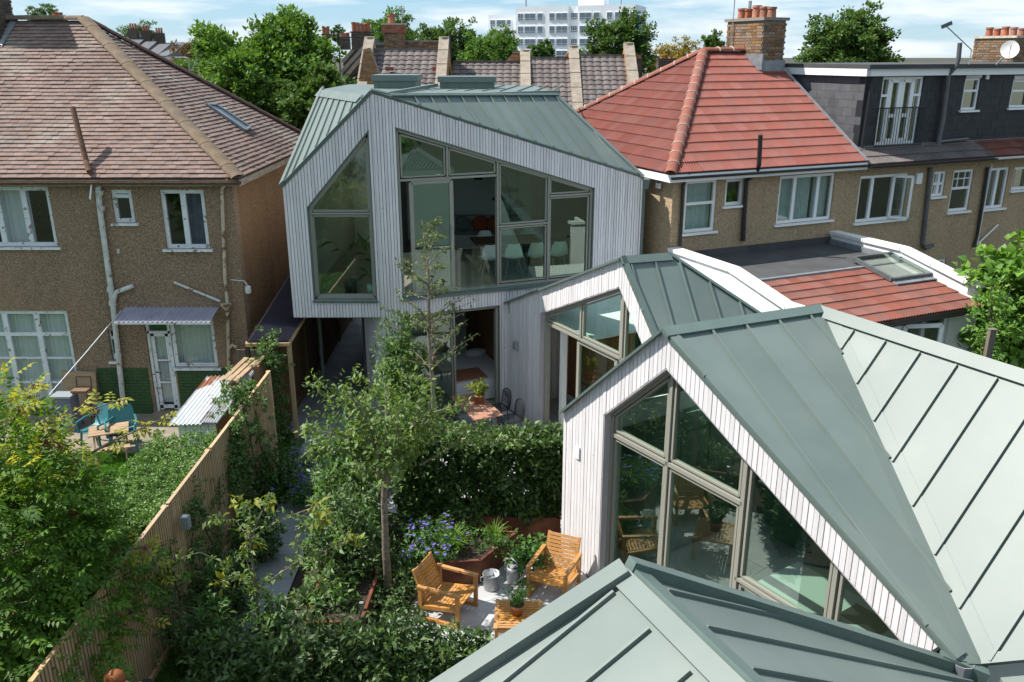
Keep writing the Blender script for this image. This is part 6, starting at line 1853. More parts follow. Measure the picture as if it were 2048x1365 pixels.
# background trees, each its own
def bg(label, x0, x1, y0, y1, Y, lm, n=260, per=34, name='tree', th=.4, size=None, group=None, dz=1.0, hollow=.45):
    a, b = at_y(x0, y1, Y), at_y(x1, y0, Y)
    rx = (b.x - a.x) / 2; rz = max((b.z - a.z) / 2, .6)
    c = ((a.x + b.x) / 2, Y, (a.z + b.z) / 2)
    s = size or max(.16, rx * .085)
    make_tree(name, label, (c[0], Y, 0), c, (rx * .93, rx * .9 * dz, rz * .93), lm, s, int(n * 1.5), int(per * 1.2), (rx * .16, rx * .16, rz * .13), max(.5, c[2] - rz * .8), max(.1, rx * .07), group=group, w=.6, hollow=hollow)
bg('large bushy bright green tree behind the clay tiled roof', 420, 690, 45, 330, 31, L_TREE, 520, 70, size=.19)
bg('round dark tree beyond the bushy tree on its right side', 560, 700, 150, 330, 28.5, L_TREED, 220, 60, size=.17)
bg('far green tree above the distant terraces', 246, 322, 46, 110, 112, L_TREEB, 130, 30)
bg('tree with brown tinged top beside the white far house', 352, 424, 78, 190, 70, L_TREER, 170, 34)
bg('yellow green tree below the brown tinged one', 352, 440, 110, 200, 62, L_TREE, 170, 34)
bg('pale willow like tree at the left of the bushy tree', 400, 470, 75, 200, 55, L_TREEB, 150, 34)
bg('small round tree behind the left chimney', 62, 118, 10, 60, 80, L_TREEB, 120, 30)
bg('green tree standing behind the tall brick chimney', 726, 832, 28, 130, 66, L_TREE, 200, 36)
bg('broad green tree left of the tower block', 826, 965, 46, 170, 72, L_TREED, 260, 38)
bg('light green tree at the foot of the tower block', 930, 1045, 62, 170, 66, L_TREE, 220, 36)
bg('dark tree right below the low tower wing', 985, 1040, 64, 140, 84, L_TREED, 120, 30)
bg('small round tree in front of the tower block', 1058, 1112, 86, 140, 62, L_TREED, 130, 30)
bg('large spiky tree hiding the right end of the tower', 1168, 1312, 32, 175, 58, L_TREED, 300, 40)
bg('yellowing tree right of the tower block', 1300, 1402, 80, 180, 64, L_TREEY, 180, 34)
bg('small dark tree left of the big chimney', 1398, 1452, 64, 150, 58, L_TREED, 110, 30)
bg('tall round tree behind the black dormer', 1602, 1796, 22, 190, 52, L_TREED, 330, 42)
bg('tree top peeping over far roofs near the dark stack', 664, 690, 52, 90, 90, L_TREEB, 70, 24)
# conifer spike inside the tower-side tree
for (x, yt_) in ((1208, 34), (1184, 50)):
    pass
wd = MB(); 
# wires across the bushy tree
wr = MB().tube([at_y(420, 150, 29), at_y(540, 166, 29.0), at_y(660, 166, 29)], .012, 4).build('overhead_wire', BLACKP); tag(wr, 'thin overhead wire crossing in front of the bushy tree', 'wire')
# trees behind the viewpoint, seen in the window reflections
for i, (x, y_, r, h) in enumerate(((-9, -7, 3.2, 9), (-3.5, -10, 3.4, 10.5), (2.5, -8, 3.0, 9.5), (8, -11, 3.6, 11), (-15, -3, 3.0, 8), (14, -6, 3.2, 9.5), (-12, 2, 2.2, 5.5), (-1, -5, 2.2, 5.5), (5, -4.5, 2.2, 5.5))):
    make_tree('garden_tree', 'leafy %s tree behind the viewpoint, seen only in window reflections' % ('broad', 'tall dark', 'slim', 'very tall', 'left hand', 'right hand', 'low left', 'low central', 'low right')[i], (x, y_, 0), (x, y_, h * .6), (r, r, h * .42), L_TREE if i % 2 else L_TREED, .34, 110, 26, (.6, .6, .6), h * .3, .2, group='trees behind the viewpoint')

# ================================================================== planting
def box_points(x0, x1, y0, y1, z0, z1, n, skin=.22, wob=.08, flat=0.0):
    """points through a hedge volume, denser near its faces, with an uneven top"""
    P = np.stack([rng.uniform(x0, x1, n), rng.uniform(y0, y1, n), rng.uniform(z0, z1, n)], 1)
    k = rng.integers(0, 4, n); q = rng.random(n) * skin
    P[k == 0, 2] = (z1 - q * (z1 - z0))[k == 0]
    P[k == 1, 1] = (y0 + q * (y1 - y0))[k == 1]
    P[k == 2, 0] = np.where(rng.random(n) < .5, x0 + q * (x1 - x0), x1 - q * (x1 - x0))[k == 2]
    P[:, 2] += wob * np.sin(P[:, 0] * 5.3 + 1) * np.sin(P[:, 1] * 4.1) * (P[:, 2] - z0) / (z1 - z0) + rng.normal(size=n) * wob * .4
    P[:, 1] += wob * np.sin(P[:, 0] * 7.1 + P[:, 2] * 5)
    return P
def hedge(name, label, x0, x1, y0, y1, z0, z1, n, per, lm, size, spread=.10, w=.36, stems=14, zb=0, rot=0.0, shape=1, cat='hedge', wob=.08):
    t = thing(name, label, cat, ((x0 + x1) / 2, (y0 + y1) / 2, zb))
    sm = MB()
    for i in range(stems):
        x, y = random.uniform(x0 + .1, x1 - .1), random.uniform(y0 + .08, y1 - .08)
        sm.tube([(x, y, zb), (x + random.uniform(-.05, .05), y, (z0 + z1) / 2), (x + random.uniform(-.12, .12), y + random.uniform(-.1, .1), z1 - .08)], [.02, .014, .005], 5, False)
    sm.build('stems', BARKD, t, smooth=True)
    P = box_points(x0, x1, y0, y1, z0, z1, n, wob=wob)
    leaf_volume(P, per, spread, size, lm, 'foliage', t, outc=((x0 + x1) / 2, (y0 + y1) / 2, z0), w=w, shape=shape)
    return t

# corten planters
def planter(label, pts, z, zs=None, th=.012, name='corten_planter'):
    t = thing(name, label, 'planter', (pts[0][0], pts[0][1], 0))
    n = len(pts); c = V((sum(p[0] for p in pts) / n, sum(p[1] for p in pts) / n, 0))
    for i in range(n):
        a, b = V((*pts[i], 0)), V((*pts[(i + 1) % n], 0))
        d = (b - a).normalized(); s = V((-d.y, d.x, 0))
        if s.dot(c - a) < 0: s.negate()
        MB().obox(a, b - a, s * th, V((0, 0, z))).build('side_panel', CORTEN, t)
        MB().obox(a + V((0, 0, z)), b - a, s * .045, V((0, 0, .006))).build('rim', CORTEN, t)
    MB().prism([V((*p, .02)) + (c - V((*p, 0))).normalized() * .03 for p in pts], (0, 0, (zs or z - .07) - .02)).build('soil', SOIL, t)
    return t
planter('long corten planter holding the laurel hedge', [(-1.75, 12.42), (0.80, 12.33), (0.72, 12.98), (-1.75, 13.05)], .56)
pb = [tuple(at_z(x, y, .42)[:2]) for x, y in ((862, 1128), (962, 1122), (1036, 1064), (905, 1052))]
planter('low angled corten planter beside the watering can', pb, .42)
pc = [tuple(at_z(x, y, .40)[:2]) for x, y in ((612, 1246), (724, 1246), (757, 1150), (752, 1085), (655, 1085))]
planter('dark corten planter around the path shrubs', pc, .40)
bl = thing('bollard_light', 'slim grey bollard light at the corner of the corten planter', 'light', at_z(727, 1268, 0))
p_ = at_z(727, 1268, 0)
MB().box(p_.x, p_.y, .24, .05, .05, .48).build('post', GREYL, bl); MB().box(p_.x, p_.y, .50, .055, .055, .05).build('lamp_head', GALV, bl)
struct(MB().prism([(-4.7, 6, -.02), (-4.12, 6, -.02), (-4.32, 15.4, -.02), (-4.7, 15.4, -.02)], (0, 0, .025)).build('fence_bed', SOIL))
struct(MB().prism([(-3.40, 6, -.02), (-1.52, 6, -.02), (-1.52, 13.5, -.02), (-2.6, 17.2, -.02), (-3.38, 17.2, -.02)], (0, 0, .03)).build('garden_bed', SOIL))
struct(MB().prism([(-1.52, 6.5, -.02), (-0.2, 6.5, -.02), (-.2, 8.58, -.02), (-1.52, 8.58, -.02)], (0, 0, .03)).build('garden_bed', SOIL))
struct(MB().prism([(-1.5, 11.28, -.02), (.64, 12.31, -.02), (-1.5, 12.4, -.02)], (0, 0, .03)).build('garden_bed', SOIL))

# hedges
hz = at_y(1000, 858, 12.7).z - .13
hedge('laurel_hedge', 'dense dark laurel hedge in the long corten planter', -1.85, 0.86, 12.38, 13.0, .55, hz, 2700, 15, L_LAUREL, .10, .10, w=.48, zb=.49, stems=22)
hedge('privet_hedge', 'neatly clipped pale green hedge on the far side of the fence', -6.1, -4.92, 10.35, 13.35, .2, 1.70, 5200, 18, L_HEDGE, .038, .05, w=.6, stems=20, shape=0, wob=.025)
# laurels along the path: (pixel of crown centre, distance, rx, rz)
for i, (x, y, Y, r, rz, lab, lm, n) in enumerate((
    (800, 745, 16.6, .50, .95, 'tall laurel shrub against the corner of the timber house', L_LAURELY, 130),
    (700, 965, 13.2, .55, .98, 'bright topped laurel shrub right of the path', L_LAURELY, 150),
    (745, 950, 14.4, .55, .90, 'laurel shrub between slender tree and path', L_LAUREL, 120),
    (705, 1065, 12.2, .58, .95, 'dark laurel shrub in the corten planter, nearer the house', L_LAUREL, 150),
    (690, 1135, 11.2, .55, .90, 'dark laurel shrub in the corten planter, nearer the camera', L_LAUREL, 150),
    (660, 1225, 10.5, .42, .42, 'low dark laurel at the front rim of the corten planter', L_LAUREL, 90))):
    c = at_y(x, y, Y)
    shrub('laurel_shrub', lab, c, (r, r * .95, rz), lm, .10, int(n * 2.3), 'laurel shrubs along the path', per=15, spread=.12, tips=34, tipm=L_LAURELY)
for i, (x, y, Y, r, rz, lab) in enumerate((
    (455, 1345, 8.7, .42, .45, 'low laurel shrub at the bottom edge, left of the path end'),
    (590, 1325, 8.8, .42, .50, 'laurel shrub at the bottom edge, right of the path'),
    (690, 1320, 8.9, .42, .52, 'laurel shrub at the bottom edge by the bollard light'),
    (775, 1320, 9.0, .40, .45, 'laurel shrub at the bottom edge below the slender trunk'),
    (845, 1335, 9.0, .34, .42, 'laurel shrub at the bottom edge, left of the patio'),
    (905, 1345, 8.9, .24, .50, 'upright laurel shoots in front of the left teak armchair'),
    (962, 1348, 8.9, .2, .48, 'upright laurel shoots in front of the teak coffee table'))):
    c = at_y(x, y, Y)
    shrub('edge_laurel', lab, c, (r, r * .9, rz), L_LAUREL, .105, 170 if i < 5 else 80, 'laurels along the bottom edge', per=13, spread=.11, tips=16, tipm=L_LAUREL)

for i, (x, y, Y, r, rz, lab) in enumerate((
    (520, 1075, 12.0, .32, .42, 'dark leafy shrub between flower bed and path'),
    (465, 1180, 10.6, .34, .45, 'dark leafy shrub at the foot of the slatted fence'),
    (415, 1275, 9.5, .34, .42, 'dark leafy shrub beside the strappy plants'),
    (540, 1270, 9.4, .30, .40, 'leafy shrub leaning over the near end of the path'),
    (560, 960, 14.0, .30, .40, 'dark leafy shrub against the climber covered fence'))):
    c = at_y(x, y, Y)
    shrub('border_shrub', lab, c, (r, r, rz), L_LAUREL, .09, 110, 'shrubs in the fence border', per=13, spread=.11, tips=14, tipm=L_FERN)

# front garden tree
b = V((-1.82, 10.75, 0.02)); c = at_y(775, 835, 10.75)
fork = at_y(780, 1000, 10.75)
make_tree('garden_tree', 'small leafy multi branched tree with pale trunk in mid garden', b, c, (1.02, .9, .80), L_AMEL, .088, 125, 12, .15, fork.z, .065, BARK, n_limb=11, sub=4, shape=1, w=.42, twig_leaves=4, hollow=.12, seg=10, up=.25)
gt1 = bpy.data.objects['garden_tree'] if 'garden_tree' in bpy.data.objects else None
# reaching side branches
ab = thing('arching_branch', 'leafy side branches reaching from the mid garden tree over the path', 'branch', tuple(fork))
bm = MB(); pts = []
for (x0, y0, x1, y1, x2, y2) in ((760, 930, 690, 870, 600, 858), (770, 900, 700, 790, 625, 765), (760, 960, 690, 900, 618, 905), (820, 900, 880, 860, 975, 850), (840, 930, 930, 880, 1045, 880), (800, 880, 850, 830, 935, 805)):
    A, B, C_ = at_y(x0, y0, 10.7), at_y(x1, y1, 10.5), at_y(x2, y2, 10.4)
    bm.tube([A, B, C_], [.018, .012, .004], 5, False)
    for k in range(16): f = random.uniform(.15, 1); pts.append(tuple(A.lerp(B, f * 2) if f < .5 else B.lerp(C_, f * 2 - 1)))
bm.build('twigs', BARK, ab, smooth=True)
leaf_volume(pts, 9, .10, .10, L_AMEL, 'foliage', ab, w=.40)

# slender tall tree before the big window
b = V((-1.62, 15.9, 0.02)); tz_ = at_y(852, 440, 15.9).z
sl_t = thing('slender_tree', 'slender airy young tree in front of the big upstairs window', 'tree', b)
MB().tube([b, (b.x + .03, 15.9, 1.3), (b.x - .02, 15.9, 2.6), (b.x + .02, 15.9, 3.8), (b.x - .08, 15.9, tz_)], [.055, .045, .032, .018, .004], 9).build('trunk', BARK, sl_t, smooth=True)
bm = MB(); pts = []
for i in range(46):
    z = random.uniform(1.6, tz_ - .15); f = (z - 1.3) / (tz_ - 1.3)
    L_ = random.uniform(.6, 1.25) * (1.1 - .7 * f); a = random.uniform(0, 6.28)
    A = V((b.x, 15.9, z)); E_ = A + V((math.cos(a) * L_, math.sin(a) * L_ * .8, L_ * random.uniform(.15, .75)))
    M_ = A.lerp(E_, .5) + V((0, 0, .05))
    bm.tube([A, M_, E_], [.012, .008, .003], 4, False)
    for k in range(8): q = random.uniform(.2, 1); pts.append(tuple(A.lerp(M_, q * 2) if q < .5 else M_.lerp(E_, q * 2 - 1)))
for k in range(10): pts.append((b.x - .05, 15.9, tz_ - random.uniform(0, .6)))
bm.build('branches', BARK, sl_t, smooth=True)
leaf_volume(pts, 5, .06, .08, L_SLIM, 'foliage', sl_t, w=.40)

# sparse yellowing shrub by the path
mg = thing('sparse_shrub', 'thin branched shrub with yellowing leaves beside the path', 'shrub', (-3.38, 9.4, 0))
bm = MB(); Y = 9.35
trunk = [V((-3.38, 9.4, 0)), at_y(518, 1270, Y), at_y(512, 1180, Y), at_y(500, 1080, Y - .1), at_y(540, 985, Y - .15)]
bm.tube(trunk, [.032, .025, .018, .011, .004], 7)
pts, yel = [], []
for (s, path, lf) in ((2, ((560, 1140), (640, 1105), (700, 1080)), 1), (3, ((470, 1040), (420, 1040)), 0), (2, ((455, 1130), (400, 1105), (345, 1120)), 0), (1, ((450, 1230), (395, 1245)), 0), (3, ((560, 1040), (640, 1010)), 1), (2, ((480, 1150), (440, 1165)), 1),
                      (1, ((570, 1200), (640, 1170), (690, 1060)), 0), (1, ((560, 1280), (660, 1250)), 0), (4, ((535, 1010), (525, 1005)), 1), (3, ((500, 1020), (480, 1010)), 1), (2, ((600, 1120), (590, 1060), (650, 1040)), 1), (2, ((490, 1110), (505, 1085)), 1)):
    P = [trunk[s]] + [at_y(x, y, Y + random.uniform(-.25, .25)) for x, y in path]
    bm.tube(P, [.009 * (1 - .7 * i / len(P)) for i in range(len(P))], 5, False)
    for i in range(len(P) - 1):
        for k in range(4): pts.append(tuple(P[i].lerp(P[i + 1], random.random())))
    if lf: yel += [tuple(P[-1] + V((random.uniform(-.1, .1), random.uniform(-.1, .1), random.uniform(-.05, .08)))) for _ in range(5)]
bm.build('stems', BARK, mg, smooth=True)
leaf_volume(pts, 6, .08, .10, L_AMEL, 'foliage', mg, w=.42)
leaf_volume(yel, 4, .06, .12, L_MAG, 'yellow_foliage', mg, w=.42, up=.6)

# elder tree next door, pinnate leaves and berries
def pinnate(C, D, n_pairs, L, lw):
    C, D = np.asarray(C, float), np.asarray(D, float)
    D = D / np.linalg.norm(D, axis=1, keepdims=True)
    k = len(C)
    up = np.tile([0, 0, 1.0], (k, 1)) + rvec(k) * .5
    S = np.cross(D, up); S /= np.linalg.norm(S, axis=1, keepdims=True); U = np.cross(S, D)
    Ps, Ds, Ns = [], [], []
    for i in range(n_pairs):
        f = (i + .6) / n_pairs
        for sg in (-1, 1):
            Ps.append(C + D * f * L * 1.9); Ds.append(D * .55 + S * sg - U * .25); Ns.append(U)
    Ps.append(C + D * L * 1.9); Ds.append(D - U * .3); Ns.append(U)
    m = len(Ps)
    R = np.repeat(rng.random(k)[None], m, 0).ravel() * .7 + .3 * rng.random(k * m)
    LL = L * (.8 + .4 * rng.random(k * m))
    return np.concatenate(Ps), np.concatenate(Ds), np.concatenate(Ns), LL, LL * lw, R
el = thing('elder_tree', 'large elder tree with dark berries filling the lower left corner', 'tree', (-6.9, 8.2, 0))
ec = V((-6.35, 8.55, 2.1))
br = branch_tree((-6.9, 8.2, 0), ec, (2.0, 1.5, 1.6), .9, .09, 12, 4)
tm = MB()
for p, r in br: tm.tube(p, r, 6, False)
tm.build('trunk', BARK, el, smooth=True)
def in_elder(p):
    d = V(p) - EYE; dz = d.y * _c - d.z * _s
    px_, py_ = 1024 + FPX * d.x / dz, 682.5 - FPX * (d.y * _s + d.z * _c) / dz
    return not (px_ > 215 and py_ < 1060 + (px_ - 215) * .3)
def elder_leaves(n, cond, lm, nm):
    C = crown_points(ec, (2.05, 1.5, 1.75), n, .4)
    C = C[[cond(p) and in_elder(p) for p in C]]
    D = C - np.array(ec); D = D / np.linalg.norm(D, axis=1, keepdims=True) + rvec(len(C)) * .7; D[:, 2] -= .15
    P, DD_, N, L, W, R = pinnate(C, D, 3, .092, .44)
    link_mesh(nm, leaf_mesh(nm, P - np.array((-6.9, 8.2, 0)), DD_, N, L, W, R, lm, 1), el)
elder_leaves(7600, lambda p: True, L_ELDER, 'foliage')
def yel_zone(p):
    d = V(p) - EYE; dz = d.y * _c - d.z * _s
    px_, py_ = 1024 + FPX * d.x / dz, 682.5 - FPX * (d.y * _s + d.z * _c) / dz
    return -60 < px_ < 320 and py_ < 1010 - px_ * .35 and random.random() < .42
elder_leaves(4200, yel_zone, L_ELDERY, 'yellowing_foliage')
# leafy arms of the elder over the lawn
bm = MB(); pc_, pd_ = [], []; bp = []
for (x0, y0, x1, y1, x2, y2) in ((140, 930, 230, 880, 345, 830), (60, 900, 150, 830, 240, 800), (200, 1120, 290, 1090, 330, 1160), (20, 850, 60, 790, 70, 765), (150, 1180, 260, 1220, 320, 1250)):
    A, B, C_ = at_y(x0, y0, 8.9), at_y(x1, y1, 8.9), at_y(x2, y2, 9.0)
    bm.tube([A, B, C_], [.02, .014, .005], 5, False)
    for k in range(18):
        f = random.uniform(.1, 1); q = A.lerp(B, f * 2) if f < .5 else B.lerp(C_, f * 2 - 1)
        pc_.append(tuple(q)); v = V((random.uniform(-1, 1), random.uniform(-1, 1), random.uniform(-.5, .7))); pd_.append(tuple(v))
    bp += [C_, B.lerp(C_, .5), B]
bm.build('branches', BARK, el, smooth=True)
P, DD_, N, L, W, R = pinnate(pc_, pd_, 3, .09, .42)
link_mesh('outer_foliage', leaf_mesh('outer_foliage', P - np.array((-6.9, 8.2, 0)), DD_, N, L, W, R, L_ELDERY, 1), el)
bs = []
C = crown_points(ec, (2.1, 1.5, 1.75), 150, .85)
for p in list(C) + [tuple(q) for q in bp]:
    d = V(p) - EYE
    if p[2] < 1.2 or random.random() > .55: continue
    bs.append(p)
bs = np.array(bs); nb = 60
P = np.repeat(bs, nb, 0) + rvec(len(bs) * nb) * rng.random((len(bs) * nb, 1)) * np.array([.085, .085, .06]) + np.array([0, 0, -.05])
P = P - np.array((-6.9, 8.2, 0))
link_mesh('berries', leaf_mesh('berries', P, rvec(len(P)), rvec(len(P)), np.full(len(P), .020), np.full(len(P), .020), rng.random(len(P)), L_BERRY, 1), el, kind='stuff')

# climbers on the fence
def climber(label, pts, n, per, spread, size=.07, lm=None, seed_stems=()):
    pts = np.array([tuple(p) for p in pts])
    t = thing('climber', label, 'climbing plant', tuple(pts[0] * [1, 1, 0]))
    idx = rng.integers(0, len(pts) - 1, n); f = rng.random((n, 1))
    C = pts[idx] * (1 - f) + pts[idx + 1] * f + rng.normal(size=(n, 3)) * np.array(spread)
    C[:, 2] = np.maximum(C[:, 2], .05)
    bm = MB()
    for i in range(len(pts) - 1):
        bm.tube([pts[i], (pts[i] + pts[i + 1]) / 2 + [.02, .03, .02], pts[i + 1]], .012, 5, False)
    bm.build('stems', BARKD, t, smooth=True)
    leaf_volume(C, per, .06, size, lm or L_IVY, 'foliage', t, w=.5, outc=(pts[:, 0].mean() - .8, pts[:, 1].mean(), pts[:, 2].mean() - .3))
    return t
climber('thick climber spilling over the fence beside the iron roofed shed', [(-4.66, 13.9, .1), (-4.68, 13.9, 1.0), (-4.75, 13.8, 1.95), (-5.0, 14.0, 2.1), (-4.8, 14.5, 1.9), (-4.66, 14.3, .9), (-4.6, 14.6, .1)], 260, 13, (.16, .26, .13))
climber('tall climber on the passage fence below the lean-to', [(-4.9, 16.3, .05), (-4.92, 16.3, 1.0), (-4.95, 16.2, 2.0), (-5.0, 16.4, 2.2), (-4.92, 16.6, 1.5), (-4.9, 16.5, .2)], 280, 13, (.12, .22, .16))
climber('thin climber on the slatted fence next to the cube light', [(-4.68, 10.9, .1), (-4.68, 10.8, 1.0), (-4.68, 11.1, 1.6), (-4.68, 11.4, .9), (-4.68, 11.6, .2), (-4.68, 12.2, 1.4)], 190, 8, (.025, .16, .2), .06)
climber('thin climber trailing down the slatted fence near the camera', [(-4.68, 9.7, .1), (-4.68, 9.6, .9), (-4.68, 9.9, 1.3), (-4.68, 10.2, .5)], 130, 8, (.025, .16, .2), .06)
climber('leafy climber on the slatted fence before the flower bed', [(-4.66, 12.9, .1), (-4.68, 12.8, 1.2), (-4.68, 13.2, 1.7), (-4.66, 13.3, .6)], 260, 10, (.04, .16, .2), .065)

# flower beds
def flowers(t, C, n, spread, size):
    P = np.repeat(np.asarray(C, float), n, 0) + rvec(len(C) * n) * rng.random((len(C) * n, 1)) * np.array(spread)
    k = len(P); Q, D, N, R = [], [], [], []
    for j in range(5):
        a = j * 2 * np.pi / 5
        up = np.array([0, -.25, 1.0]); Q.append(P); D.append(np.tile([np.cos(a), np.sin(a), .15], (k, 1)) + rvec(k) * .15); N.append(np.tile(up, (k, 1)) + rvec(k) * .2); R.append(rng.random(k))
    inv = np.array(WM[t.name].inverted())
    Q = np.concatenate(Q) + inv[:3, 3]
    link_mesh('flowers', leaf_mesh('flowers', Q, np.concatenate(D), np.concatenate(N), np.full(len(Q), size), np.full(len(Q), size * .9), np.concatenate(R), L_PURP, 0), t, kind='stuff')
def herb(name, label, pts, n, per, size, lm, fl=0, fs=.022, spread=(.2, .2, .1), cat='flowering plant'):
    pts = np.array([tuple(p) for p in pts]); c = pts.mean(0)
    t = thing(name, label, cat, (c[0], c[1], 0.0))
    idx = rng.integers(0, len(pts), n)
    C = pts[idx] + rng.normal(size=(n, 3)) * np.array(spread); C[:, 2] = np.maximum(C[:, 2], .03)
    leaf_volume(C, per, .07, size, lm, 'foliage', t, w=.5, outc=(c[0], c[1], c[2] - .5))
    if fl:
        top = C[np.argsort(-C[:, 2])[:max(8, int(n * .6))]]
        flowers(t, top[rng.integers(0, len(top), fl)] + [0, -.03, .05], 3, (.07, .07, .05), fs)
    return t
herb('geranium', 'purple flowering geranium spilling over the low corten planter', [at_z(x, y, .5) for x, y in ((830, 1050), (860, 1060), (895, 1060), (850, 1090), (885, 1100), (820, 1110), (905, 1085))], 260, 12, .06, L_FERN, 62, .026, (.13, .13, .10))
herb('geranium', 'purple flowering geranium in the shade left of the path', [at_z(x, y, .3) for x, y in ((580, 920), (610, 930), (570, 960), (605, 965), (590, 990), (625, 985))], 240, 12, .06, L_FERN, 70, .026, (.14, .16, .08))
herb('geranium', 'few purple flowers at the bottom edge below the bollard light', [at_z(705, 1320, .55), at_z(715, 1300, .5)], 26, 9, .05, L_FERN, 12, .024, (.08, .08, .05))
herb('fern', 'feathery green plant in front of the long corten planter', [at_z(x, y, .45) for x, y in ((940, 1070), (975, 1075), (1000, 1090))], 70, 10, .06, L_FERN, 0, 0, (.12, .12, .08), 'plant')
herb('broad_leaf_plant', 'broad leaved green plant behind the right teak armchair', [at_z(x, y, .3) for x, y in ((1055, 1100), (1080, 1110), (1040, 1120), (1060, 1130))], 80, 8, .10, L_FERN, 0, 0, (.10, .10, .08), 'plant')
herb('bed_plant', 'low green plants behind the left teak armchair', [at_z(x, y, .25) for x, y in ((820, 1140), (800, 1160), (790, 1190), (825, 1165), (790, 1110))], 150, 11, .07, L_LAUREL, 0, 0, (.14, .14, .12), 'plant')
herb('bed_plant', 'dark low plants along the foot of the slatted fence', [at_z(x, y, .3) for x, y in ((470, 1110), (440, 1160), (400, 1180), (480, 1060), (510, 1010), (420, 1230))], 150, 10, .08, L_LAUREL, 0, 0, (.16, .2, .12), 'plant')
herb('bed_plant', 'mixed low plants around the base of the pale trunked tree', [at_z(x, y, .2) for x, y in ((770, 1240), (750, 1200), (800, 1250), (730, 1130), (745, 1060), (800, 1225))], 150, 10, .075, L_LAUREL, 0, 0, (.16, .16, .10), 'plant')
for (x, y, z, n, L_, w, lm, lab) in ((905, 1095, .42, 130, .42, .010, L_HAKO, 'bright tufted grass spilling over the low corten planter'), (990, 1075, .42, 90, .32, .010, L_HAKO, 'small bright grass tuft in the angled corten planter'),
        (395, 1300, 0, 60, .55, .022, L_STRAP, 'strappy leaved plant at the lower left beside the path'), (425, 1165, 0, 60, .5, .022, L_STRAP, 'strappy leaved plant at the foot of the fence'),
        (755, 1080, .3, 70, .6, .010, L_STRAP, 'dark upright grass behind the pale trunk'), (770, 1150, .2, 70, .5, .012, L_STRAP, 'arching grass beside the pale trunk'), (500, 1040, 0, 50, .4, .016, L_STRAP, 'small strappy plant by the path edge')):
    blade_clump('grass_tuft', lab, at_z(x, y, z), n, L_, w, lm, 'grasses in the beds')

# fig tree and shrubs at the right edge
fg = at_y(2068, 560, 17.6)
make_tree('fig_tree', 'fig tree with broad lobed leaves at the right edge', (fg.x, 17.6, 0), (fg.x, 17.6, 2.5), (1.35, 1.1, 1.6), L_FIG, .20, 330, 14, .2, .8, .08, BARK, shape=1, w=.85, hollow=.35)
q = at_z(2000, 700, .8)
herb('variegated_shrub', 'yellow green shrub at the foot of the fig tree', [at_z(x, y, .9) for x, y in ((1990, 690), (2020, 700), (2045, 710), (2010, 670))], 90, 10, .12, L_MAG, 0, 0, (.2, .2, .15), 'shrub')
shrub('dark_shrub', 'dark leafy shrub between the white extension and the fig', at_y(1985, 640, 16.4), (.5, .5, .9), L_FIG, .12, 90, per=12, spread=.16)
po = at_y(1985, 660, 14.6)
ps = thing('timber_post', 'weathered timber post in front of the fig tree', 'post', (po.x, 14.6, 0)); MB().box(po.x, 14.6, po.z / 2, .11, .1, po.z).build('post', FENCEO, ps); MB().box(po.x, 14.6, po.z + .01, .13, .12, .02).build('cap', FENCEO, ps)

# ================================================================== furniture and small things
def teak_chair():
    """low slatted armchair, faces +x; local coordinates"""
    t = thing('teak_armchair', 'slatted teak armchair', 'armchair', (0, 0, 0))
    W, Dp_, sh, ah = .64, .66, .30, .52
    for sy in (-1, 1):
        y = sy * (W / 2 - .025)
        for x in (-Dp_ / 2 + .03, Dp_ / 2 - .03): MB().box(x, y, ah / 2, .055, .045, ah).build('leg', TEAK, t, world=False)
        MB().box(0, y, ah + .018, Dp_ + .02, .06, .036).build('armrest', TEAK, t, world=False)
        MB().box(0, y, .03, Dp_ - .11, .045, .05).build('runner', TEAK, t, world=False)
        MB().bar((-Dp_ / 2 + .06, y, .22), (Dp_ / 2 - .06, y, .30), .04, .06).build('seat_rail', TEAK, t, world=False)
    n = 11
    for i in range(n):
        f = i / (n - 1); x = -Dp_ / 2 + .10 + f * (Dp_ - .14); z = .255 + f * .065
        MB().box(x, 0, z, .040, W - .10, .018, 0, (-.10, 'Y')).build('seat_slat', TEAK, t, world=False)
    a, b_ = V((-Dp_ / 2 + .09, 0, .25)), V((-Dp_ / 2 - .10, 0, .76))
    for sy in (-1, 1): MB().bar(a + V((0, sy * (W / 2 - .075), 0)), b_ + V((0, sy * (W / 2 - .075), 0)), .045, .035, up=(1, 0, .4)).build('back_post', TEAK, t, world=False)
    up = (b_ - a).normalized(); nn = V((up.z, 0, -up.x))
    for i in range(9):
        c = a.lerp(b_, (i + .9) / 9.4)
        MB().obox(c - V((0, W / 2 - .055, 0)) - up * .0225 + nn * .005, V((0, W - .11, 0)), up * .046, nn * .016).build('back_slat', TEAK, t, world=False)
    return t
c1 = teak_chair()
c1.location = (-.93, 10.60, .014); c1.rotation_euler.z = math.radians(-23.5)
c1['label'] = 'slatted teak armchair on the left, beside the pale tree trunk'; c1['group'] = 'teak armchairs on the patio'
dup(c1, (.64, 11.12, .014), math.radians(-114), 'slatted teak armchair on the right, against the white gable wall', 'teak armchairs on the patio')
ct = thing('coffee_table', 'low slatted teak coffee table on the patio', 'table', (.09, 10.0, .014), math.radians(-2))
for i in range(12): MB().box(0, -.29 + i * .0525, .40, .56, .042, .022).build('top_slat', TEAK, ct, world=False)
for sx in (-1, 1):
    MB().box(sx * .305, 0, .40, .055, .66, .03).build('edge_rail', TEAK, ct, world=False)
    for sy in (-1, 1): MB().box(sx * .29, sy * .29, .19, .05, .05, .385).build('leg', TEAK, ct, world=False)
for sy in (-1, 1): MB().box(0, sy * .29, .35, .53, .03, .06).build('apron', TEAK, ct, world=False)
